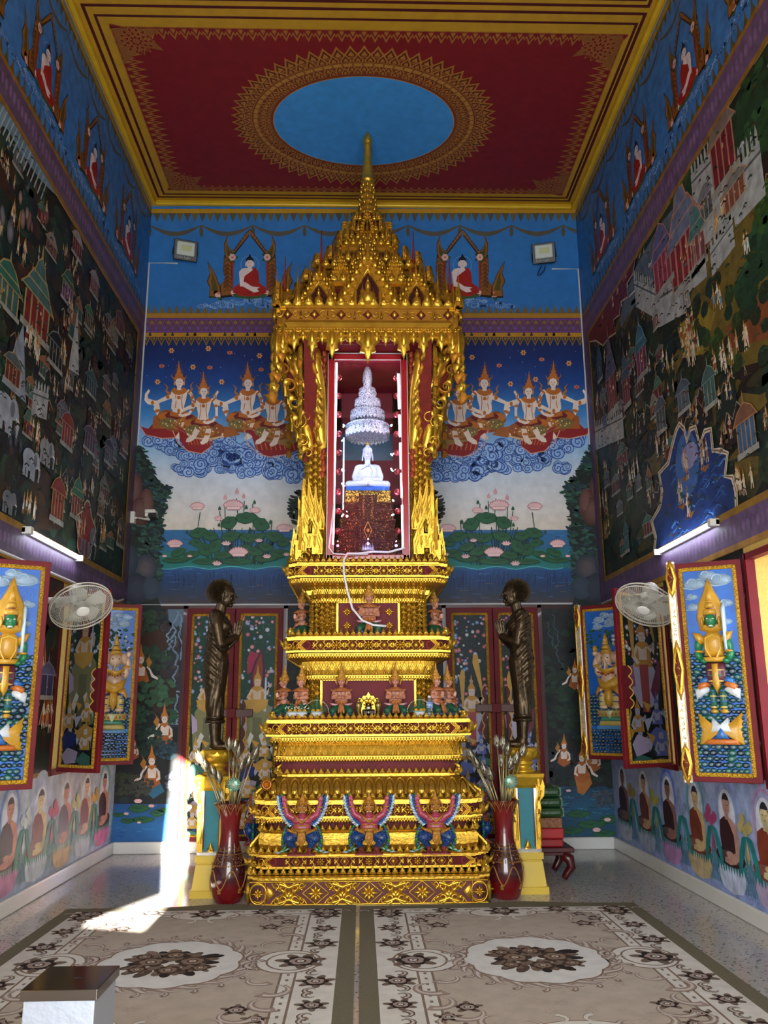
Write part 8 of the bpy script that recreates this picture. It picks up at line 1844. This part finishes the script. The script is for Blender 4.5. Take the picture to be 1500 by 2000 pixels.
p=comb(None,(0,0,0),(1,0,0),(0,-1,0),P,.02); p.o=p.o+p.n*.010; flower(p,0,.12,.05,.02); 
for k in range(8): a=PI*k/7; leafr(p,.06*math.cos(a),.11+.055*math.sin(a),.03,.04,.018,rot=a-PI/2)
p.g.build('plaque',GP,t,cols=True); 
g=G(); g.bbox(-.075,.075,-.02,.02,0,.012,.003); g.build('foot',GPl,t)
# fallen golden pot on the left of the lotus tier
t=thing('amber_pot','small amber and gold pot lying on its side, left end of lotus tier','pot',(-.845,7.80,.925+.048)); g=G(); g.lathe([(.03,-.05),(.044,-.03),(.048,-.01),(.046,.01),(.036,.022),(.040,.034),(.042,.04),(.030,.038),(.026,.02),(.024,-.02),(.001,-.03)],28,close=False); o=g.build('pot_body',mat('amber_glaze','#b8701c',.25,metal=.5,coat=.4,bump=.3,bscale=90),t); o.rotation_euler=(PI/2-.1,0,.25)
g=G()
for k in range(14): a=2*PI*k/14; g.ell((.047*math.cos(a),.047*math.sin(a),0),(.009,.009,.014),6,5)
o=g.build('beading',GPl,t); o.rotation_euler=(PI/2-.1,0,.25)
# ================================================================ BIG RED VASES WITH METALLIC LOTUS
M_vase=None
def vase_mat():
    m,nt,b=newmat('red_vase_glaze'); L=nt.links; tc=nd(nt,'ShaderNodeTexCoord'); sx=nd(nt,'ShaderNodeSeparateXYZ'); L.new(tc.outputs['Object'],sx.inputs[0])
    r=nd(nt,'ShaderNodeValToRGB'); e=r.color_ramp.elements; e[0].position=0; e[0].color=hx('#6e1016'); e[1].position=.82; e[1].color=hx('#54161a'); 
    for q,c in ((.12,'#6a1016'),(.2,'#40121c'),(.42,'#34101a'),(.50,'#641216'),(.72,'#741418')): x=e.new(q); x.color=hx(c)
    L.new(sx.outputs['Z'],r.inputs['Fac']); n=nd(nt,'ShaderNodeTexNoise'); n.inputs['Scale'].default_value=14; L.new(tc.outputs['Object'],n.inputs['Vector'])
    mx=nd(nt,'ShaderNodeMix',data_type='RGBA',blend_type='MULTIPLY'); mx.inputs[0].default_value=.6; L.new(r.outputs['Color'],mx.inputs[6]); L.new(n.outputs['Color'],mx.inputs[7]); L.new(r.outputs['Color'],b.inputs['Base Color'])
    b.inputs['Roughness'].default_value=.16; b.inputs['Coat Weight'].default_value=.6; return m
MV=vase_mat(); M_gl=mat('glitter_gold','#a87a3c',.35,metal=.6,bump=.5,bscale=200)
VP=[(.105,0),(.118,.01),(.135,.06),(.152,.13),(.158,.20),(.150,.28),(.125,.36),(.098,.43),(.083,.50),(.080,.57),(.083,.65),(.095,.72),(.115,.775),(.143,.815),(.146,.822),(.138,.82),(.105,.775),(.085,.70),(.001,.60)]
def vr(z):
    for i in range(len(VP)-5):
        if VP[i][1]<=z<=VP[i+1][1]: t=(z-VP[i][1])/(VP[i+1][1]-VP[i][1]+1e-9); return VP[i][0]*(1-t)+VP[i+1][0]*t
    return .14
SILM=mat('silver_foil','#b8b2a2',.3,metal=.85,bump=.4,bscale=90,var='#8a8068'); STEM=mat('gilt_stem','#a89a70',.35,metal=.6)
def lotus_stem(t,base,tip,L,dirv,ncol):
    g=G(); b=Vector(base); e=Vector(tip); mid=(b+e)/2+Vector((0,0,.03)); g.tube([b,mid,e],[.0075,.007,.006],6); g.build('stem',STEM,t)
    d=(e-mid).normalized(); x=d.orthogonal().normalized(); y=d.cross(x); g=G()
    M=Matrix((x,y,d)).transposed()
    g.ell(e+d*.025,(.024,.024,.030),10,7,None,M)
    for ring,(n,r0,op,ln) in enumerate(((6,.020,.030,.105),(5,.014,.014,.125))):
        for k in range(n):
            a=2*PI*(k+.5*ring)/n; q=x*math.cos(a)+y*math.sin(a); s=q.cross(d)
            P=[e+q*r0+d*.005,e+q*(r0+.010)+d*.03+s*.014,e+q*(r0+op*.6)+d*ln*.6+s*.010,e+q*(r0+op*.5)+d*ln,e+q*(r0+op*.6)+d*ln*.6-s*.010,e+q*(r0+.010)+d*.03-s*.014,e+q*(r0+.014+op*.3)+d*ln*.45]
            g.add(P,[(0,1,6),(1,2,6),(2,3,6),(3,4,6),(4,5,6),(5,0,6)],None,True)
    g.build('lotus_bud',SILM,t)
def big_vase(x,y,side,label):
    t=thing('floor_vase',label,'vase',(x,y,0)); g=G(); g.lathe(VP,48,close=False); g.add([(.105*math.cos(a),.105*math.sin(a),0) for a in [2*PI*k/48 for k in range(48)]],[tuple(range(47,-1,-1))]); g.build('vase_body',MV,t)
    g=G(); P=lambda a,z,d=.0015: ((vr(z)+d)*math.cos(a),(vr(z)+d)*math.sin(a),z)
    for k in range(11):
        a0=2*PI*k/11; w=2*PI/11
        g.tube([P(a0,.815),P(a0+w*.25,.765),P(a0+w*.5,.72),P(a0+w*.75,.765),P(a0+w,.815)],.004,5); g.tube([P(a0+w*.25,.812),P(a0+w*.5,.77),P(a0+w*.75,.812)],.003,5)
        g.tube([P(a0,.43),P(a0+w*.5,.46),P(a0+w,.43)],.003,5)
    r3=random.Random(8)
    for k in range(420): a=r3.uniform(0,2*PI); z=.30+.1*r3.random()**.7; g.ell(P(a,z,.0005),(.0028,.0028,.0028),4,3)
    for z in (.40,.425): g.tube([P(2*PI*k/40,z) for k in range(41)],.003,5,cap=False)
    for k in range(44): a=2*PI*k/44; g.ell(P(a,.345+.02*math.sin(k*2.3)),(.006,.006,.006),5,4); g.ell(P(a,.31),(.007,.007,.008),5,4)
    for k in range(5):
        a0=2*PI*k/5; w=2*PI/5; g.tube([P(a0+w*q,.20+.075*math.cos(2*PI*q)) for q in [j/14 for j in range(15)]],.006,6); 
        for j in range(7): g.ell(P(a0+w*(.40+.035*(j%4)),.115-.02*(j//4)+.006*(j%2)),(.012,.012,.010),6,4)
        g.ell(P(a0,.30),(.012,.012,.012),6,4)
    g.build('gilt_pattern',M_gl,t)
    rr=random.Random(3 if side<0 else 4); tips=[]
    A=[(-.42,.38),(-.35,.30),(-.24,.22),(-.06,.52),(.02,.50),(.08,.44),(.12,.28),(.20,.33),(.30,.42),(-.16,.16),(.0,.30)]
    for k,(dx,dz) in enumerate(A):
        dx*=.62; s=thing('metallic_lotus','silvery foil lotus bud in the %s red vase, %s'%('left' if side<0 else 'right',['leaning farthest outward' if side<0 else 'leaning farthest toward the altar','second from the outer tip' if side<0 else 'second from the tip nearest the altar','low one on the strongly leaning side','tallest of the bunch','upright one beside the tallest','high one just past the upright pair','low one just past the middle','low leaning one on the short side','high one leaning to the short side','lowest of all near the rim','lowest one in the centre'][k]),'artificial flower',(x,y,.70),0,'foil lotus stems in the %s vase'%('left' if side<0 else 'right'))
        yy=rr.uniform(-.04,.06); lotus_stem(s,(dx*.12,yy*.4,-.08),(dx,yy-abs(dx)*.1,.16+dz*.78),0,None,0)
    s=thing('disc_rosette','round pale green disc rosette with spokes above the %s red vase'%('left' if side<0 else 'right'),'ornament',(x+(.035 if side<0 else .06),y-.10,.98))
    g=G(); g.lathe([(.058,0),(.060,.003),(.058,.006),(.001,.006)],32); o=g.build('disc',mat('irid_disc','#5fa08a',.15,metal=.6,noise=.3,bscale=20),s); o.rotation_euler=(PI/2,0,0)
    g=G()
    for k in range(22): a=2*PI*k/22; g.tube([(.012*math.cos(a),.012*math.sin(a),.007),(.062*math.cos(a),.062*math.sin(a),.007)],.0016,4)
    g.lathe([(.014,.006),(.014,.012),(.001,.014)],14); o=g.build('spokes',mat('pale_spokes','#cfd8c0',.4),s); o.rotation_euler=(PI/2,0,0)
    g=G(); g.tube([(0,.01,-.01),(-.01*side,.06,-.25)],.005,6); g.build('stem',STEM,s)
big_vase(-1.16,7.86,-1,'tall dark red glazed vase with gold pattern standing left of the altar'); big_vase(1.275,7.90,1,'tall dark red glazed vase with gold pattern standing right of the altar')
# ================================================================ LOW TABLE WITH CUSHIONS
t=thing('low_table','low dark red table with curved legs right of the altar','table',(1.66,8.85,0))
g=G(); g.bbox(-.40,.40,-.28,.28,.255,.30,.008); g.bbox(-.37,.37,-.25,.25,.225,.256,.006); g.build('table_top',M_lacd,t)
for sx in (-1,1):
    for sy in (-1,1):
        g=G(); x=sx*.33; yy=sy*.22
        g.tube([(x-sx*.04,yy,.23),(x+sx*.03,yy+sy*.01,.19),(x+sx*.04,yy+sy*.02,.12),(x+sx*.0,yy,.06),(x-sx*.02,yy,.03),(x+sx*.0,yy,.012)],[.05,.052,.045,.035,.036,.022],10); g.build('leg',M_lacd,t)
def slabthing(name,label,cat,x0,x1,y0,y1,z0,z1,m,b=.012,extra=None):
    o=G().bbox((x0-x1)/2,(x1-x0)/2,(y0-y1)/2,(y1-y0)/2,0,z1-z0,b).build(name,m); o.location=((x0+x1)/2,(y0+y1)/2,z0); tag(o,label,cat); return o
M_rv=mat('red_vinyl','#a8141c',.35,bump=.2,bscale=20); M_rv2=mat('red_vinyl_dark','#8e1018',.35,bump=.2,bscale=20)
slabthing('floor_cushion','bright red square cushion, the lower one on the low table','cushion',1.42,1.965,8.60,9.08,.301,.375,M_rv2); slabthing('floor_cushion','bright red square cushion, the upper one of the two','cushion',1.42,1.975,8.60,9.08,.377,.475,M_rv)
slabthing('patterned_box','flat brown patterned box between red cushion and green mats','box',1.43,1.965,8.61,9.06,.477,.570,mat('brown_brocade','#6a3a26',.6,bump=.8,bscale=90,var='#9a6a44'),.006)
M_gr=mat('green_vinyl','#234a24',.28,bump=.5,bscale=40,noise=.3,coat=.3)
for k,(z0,z1,l) in enumerate(((.572,.665,'lowest'),(.667,.76,'middle'),(.762,.86,'topmost'))):
    o=slabthing('rolled_mat','shiny dark green padded mat, %s of the three stacked'%l,'mat',1.42,1.985-.01*k,8.60,9.05,z0,z1,M_gr,.035)
    g=G(); w=(1.985-.01*k-1.42)/2; g.bbox(w-.035,w+.008,-.20,.20,.004,z1-z0-.004,.01); g.build('end_band',mat('grey_green_edge','#6f8a74',.4),o)
# ================================================================ DONATION BOX
t=thing('donation_box','stainless steel donation box with slotted lid in the lower left foreground','box',(-1.09,3.50,0))
M_st=mat('brushed_steel','#b4bccc',.34,metal=.6,bump=.12,bscale=40)
g=G(); g.bbox(-.128,.128,-.135,.135,0,.62,.004); g.build('box_body',M_st,t)
g=G(); g.bbox(-.138,.138,-.145,.145,.612,.65,.003); L_=g.build('lid',mat('lid_steel_darkened','#77706c',.12,metal=.95),t); g=G(); g.bbox(.008,.040,-.012,-.002,.6495,.6515,.0004); o=g.build('coin_slot',mat('slot_black','#0a0808',.6),L_);  # lid colour darkened to carry the ceiling's reflection
g=G(); g.box(.1281,.1295,-.13,.13,.40,.404); g.build('door_seam',mat('slot_black'),t)
# ================================================================ RUGS
RM=paint_mat('rug_pile',.95,dirt=.10,bump=.8,bs=260,spec=.1)
BE='#bcb0a2'; WH='#dcd8d0'; BN='#8a7668'; DK='#332b2a'; MD='#a8948a'
def rug(x0,x1,y0,y1,label,hump):
    t=thing('rug',label,'rug',((x0+x1)/2,(y0+y1)/2,0)); w=(x1-x0)/2; l=(y1-y0)/2
    g=G(); nx=24
    # khaki bound body (its far edge waves slightly)
    vs=[];fs=[]
    for i in range(nx+1):
        x=-w+2*w*i/nx; yy=l+hump(x+(x0+x1)/2)
        vs+=[(x,-l,0),(x,-l,.010),(x,yy,.010),(x,yy,0)]
    for i in range(nx): a=4*i;b=a+4; fs+=[(a+1,b+1,b+2,a+2),(a+2,b+2,b+3,a+3),(a,b,b+1,a+1),(a+3,b+3,b,a)]
    fs+=[(0,1,2,3),(4*nx+3,4*nx+2,4*nx+1,4*nx)]
    g.add(vs,fs); g.build('bound_edge',mat('khaki_binding','#716b55',.9,bump=.8,bscale=220,noise=.2),t)
    p=Paint((0,0,.0105),(1,0,0),(0,1,0),(0,0,1),eps=.00016); W=w-.115; H=l-.125; rr=random.Random(6)
    p.rect(-W,-H,W,H,WH); 
    p.L+=1; iw,ih=W-.26,H-.16
    p.rect(-iw-.015,-ih-.015,iw+.015,ih+.015,BN); p.rect(-iw,-ih,iw,ih,WH); p.rect(-iw+.075,-ih+.05,iw-.075,ih-.05,BN); p.rect(-iw+.09,-ih+.06,iw-.09,ih-.06,BE); L0=p.L+1; p.L=L0
    for s in (-1,1):
        for k in range(24): y_=-ih+.06+k*(2*ih-.1)/24; p.rect(s*(iw-.037)-.009,y_,s*(iw-.037)+.009,y_+.035,BN,1 if k==0 and s<0 else 0)
        for k in range(16): x_=-iw+.1+k*(2*iw-.2)/16; p.rect(x_,s*(ih-.026)-.006,x_+.05,s*(ih-.026)+.006,BN,0)
    def rose_(x,y_,r,c1=DK,c2=MD,c3=WH,nl=7,fl=True):
        l_=p.L
        r*=1.25
        for k in range(nl): a=2*PI*k/nl+.3; p.ell(x+1.05*r*math.cos(a),y_+1.05*r*math.sin(a),r*.62,r*.34,mixc(BN,c1,.3),9,a,1 if k==0 else 0)
        for k in range(6): a=2*PI*k/6; p.ell(x+.55*r*math.cos(a),y_+.55*r*math.sin(a),r*.55,r*.45,c1,10,a,1 if k==0 else 0)
        for k in range(5): a=2*PI*k/5+.5; p.ell(x+.48*r*math.cos(a),y_+.48*r*math.sin(a),r*.36,r*.24,c2,9,a+PI/2,1 if k==0 else 0)
        p.ring(x,y_,r*.28,r*.36,c1,12); p.ell(x,y_,r*.24,r*.24,c3,9); p.ell(x,y_,r*.09,r*.09,c1,6); p.L=l_
    def scroll(P,w_,c=BN,o=DK,c2=WH): 
        w_*=1.7; p.line(P,w_*1.3,o,1,True); p.line(P,w_,c,1,True); p.line(P[1:],w_*.4,mixc(c,c2,.7),1,True)
    def arc(cx,cy,r,a0,a1,n=12,q=.3): return [(cx+r*(1-q*i/n)*math.cos(a0+(a1-a0)*i/n),cy+r*(1-q*i/n)*math.sin(a0+(a1-a0)*i/n)) for i in range(n+1)]
    p.L=L0+2; l1=p.L
    for sx in (-1,1):
        for k in range(-3,4):
            y_=k*.42; p.L=l1
            if k==0: continue
            rose_(sx*(W-.12),y_,.062 if k%2 else .05)
            for q in (-1,1): scroll(arc(sx*(W-.13),y_+q*.16,.06,PI/2*q+(0 if sx>0 else PI),PI/2*q+(0 if sx>0 else PI)+q*4.2,12,.7),.022); p.L=l1
    for sy in (-1,1):
        for k in range(-2,3):
            x_=k*.46; p.L=l1; rose_(x_,sy*(H-.075),.055) if k else None
            for q in (-1,1): scroll(arc(x_+q*.19,sy*(H-.085),.05,0 if q>0 else PI,(0 if q>0 else PI)+q*4.2,12,.7),.016,MD); p.L=l1
        for sx in (-1,1): p.L=l1; rose_(sx*(W-.12),sy*(H-.09),.065)
    # side and end cartouches breaking into the field
    for sx in (-1,1):
        p.L=l1; p.ell(sx*(iw-.06),0,.22,.26,BN,28); p.ell(sx*(iw-.06),0,.205,.245,WH,28); p.ell(sx*(iw-.04),0,.17,.20,BN,28); p.ell(sx*(iw-.04),0,.155,.185,WH,28); rose_(sx*(iw+.02),0,.085)
        for q in (-1,1): scroll(arc(sx*(iw-.26),q*.06,.09,PI/2*q,PI/2*q+sx*q*3.4,12,.6),.03,MD)
    for sy in (-1,1):
        p.L=l1; p.ell(0,sy*(ih-.02),.28,.15,BN,28); p.ell(0,sy*(ih-.02),.265,.14,WH,28); rose_(0,sy*(ih+.03),.075)
        for q in (-1,1): scroll(arc(q*.10,sy*(ih-.18),.07,PI/2*sy*-1,-PI/2*sy-q*sy*3.0,12,.6),.02,WH,BN,WH)
    # garland of scrolls round the field
    for sx in (-1,1):
        for sy in (-1,1):
            for (cx,cy,r,a0,da,w_) in ((.62,.98,.13,.2,3.8,.035),(.46,1.12,.12,1.6,-3.6,.03),(.78,.80,.12,1.0,3.6,.035),(.80,.56,.12,2.4,-3.8,.04),(.68,.38,.10,.6,3.6,.03),(.30,1.20,.10,2.0,3.2,.025),(.72,1.1,.1,2.,-3,.03)):
                p.L=l1; P=[(sx*a*.92,sy*b) for a,b in arc(cx,cy,r,a0,a0+da,14,.35)]; scroll(P,w_,MD,BN,WH)
            for k in range(3): p.L=l1; rose_(sx*(.60-.02*k+ .10*(k%2))*1.,sy*(1.20-.15*k),.035+.006*k,DK,MD,WH,5)
    for k in range(60):
        x_=rr.uniform(-iw+.15,iw-.15); y_=rr.uniform(-ih+.1,ih-.1)
        if (x_/.62)**2+(y_/.68)**2<1: continue
        p.L=l1; 
        for j in range(6): a=j*PI/3; p.line([(x_+.02*math.cos(a),y_+.02*math.sin(a)),(x_+.045*math.cos(a+.3),y_+.045*math.sin(a+.3)),(x_+.02*math.cos(a+.8),y_+.02*math.sin(a+.8))],.005,mixc(BE,BN,.35),1 if j==0 else 0)
    # central medallion
    p.L=l1+2; n=22; 
    for k in range(n):
        a=2*PI*k/n; P=[(math.cos(a+q)*(.50+.05*math.sin(q*9)),math.sin(a+q)*(.55+.05*math.sin(q*9))) for q in [j/10*.42-.21 for j in range(11)]]; l2=p.L; scroll(P,.05,MD,BN,WH); p.L=l2
        cx,cy=math.cos(a)*.57,math.sin(a)*.62; scroll(arc(cx,cy,.045,a,a+4,9,.6),.022,BN,MD,WH); p.L=l2
    p.L+=4
    P=[((.44+.03*abs(math.sin(11*t_/2*1.)))*math.cos(t_),(.49+.03*abs(math.sin(11*t_/2)))*math.sin(t_)) for t_ in [2*PI*k/110 for k in range(110)]]
    p.poly([(a*1.03,b*1.03) for a,b in P],BN); p.poly(P,'#dcdad6')
    l2=p.L
    for k in range(26):
        a=2*PI*k/26+rr.uniform(-.1,.1); q=rr.uniform(.17,.27); p.ell(q*1.1*math.cos(a),q*.95*math.sin(a),.085,.040,rr.choice([DK,'#5c4c42',BN]),10,a,1 if k%9==0 else 0)
    for (x_,y_,r) in ((-.13,.02,.085),(.14,.03,.085),(0,.17,.06),(.02,-.16,.065),(-.2,.14,.045),(.22,-.12,.05),(-.18,-.14,.05)): rose_(x_,y_,r,'#4a3c34','#8a7464','#c9b8a6',5); p.L+=1
    p.build('pile',t,RM)
hL=lambda x: .10*math.exp(-((x+1.15)/.35)**2)-.0; hR=lambda x: .09*math.exp(-((x-1.35)/.4)**2)
rug(-2.46,-.045,4.45,7.63,'beige and white floral rug with olive binding, the left one of two on the floor',hL); rug(-.015,2.31,4.45,7.61,'beige and white floral rug with olive binding, the right one of two on the floor',hR)
# ================================================================ LIGHT
w=bpy.data.worlds.new('World'); SC.world=w; w.use_nodes=True; nt=w.node_tree; bg=nt.nodes['Background']
bg.inputs['Color'].default_value=(.75,.88,1,1); bg.inputs['Strength'].default_value=1.0
def area(name,loc,rot,sx,sy,pw,c=(1,1,1)):
    l=bpy.data.lights.new(name,'AREA'); l.shape='RECTANGLE'; l.size=sx; l.size_y=sy; l.energy=pw; l.color=c
    o=bpy.data.objects.new(name,l); COL.objects.link(o); o.location=loc; o.rotation_euler=rot; return o
area('front_daylight_fill',(.1,YF+.06,2.5),(PI/2,0,0),4.2,4.6,600,(.87,.935,1))       # added panel on the closed front wall, standing in for entrance daylight
area('window_daylight_left',(XL-.9,5.6,1.9),(0,-PI/2,0),1.7,1.15,40,(.9,.95,1))
area('window_daylight_right',(XR+.9,5.6,1.9),(0,PI/2,0),1.7,1.15,40,(.85,.92,1))
s=bpy.data.lights.new('sun','SUN'); s.energy=150; s.angle=.009; s.color=(1,.95,.86); so=bpy.data.objects.new('sun',s); COL.objects.link(so)
so.rotation_euler=Vector((.22,-1,.25)).to_track_quat('Z','Y').to_euler()
vs=SC.view_settings; vs.view_transform='Standard'; vs.look='None'; vs.exposure=.18; vs.gamma=1; vs.use_curve_mapping=False
SC.cycles.max_bounces=7; SC.cycles.diffuse_bounces=4; SC.cycles.glossy_bounces=4; SC.cycles.transmission_bounces=6; SC.cycles.sample_clamp_indirect=6; SC.cycles.use_denoising=True
SC.cycles.caustics_reflective=False; SC.cycles.caustics_refractive=False
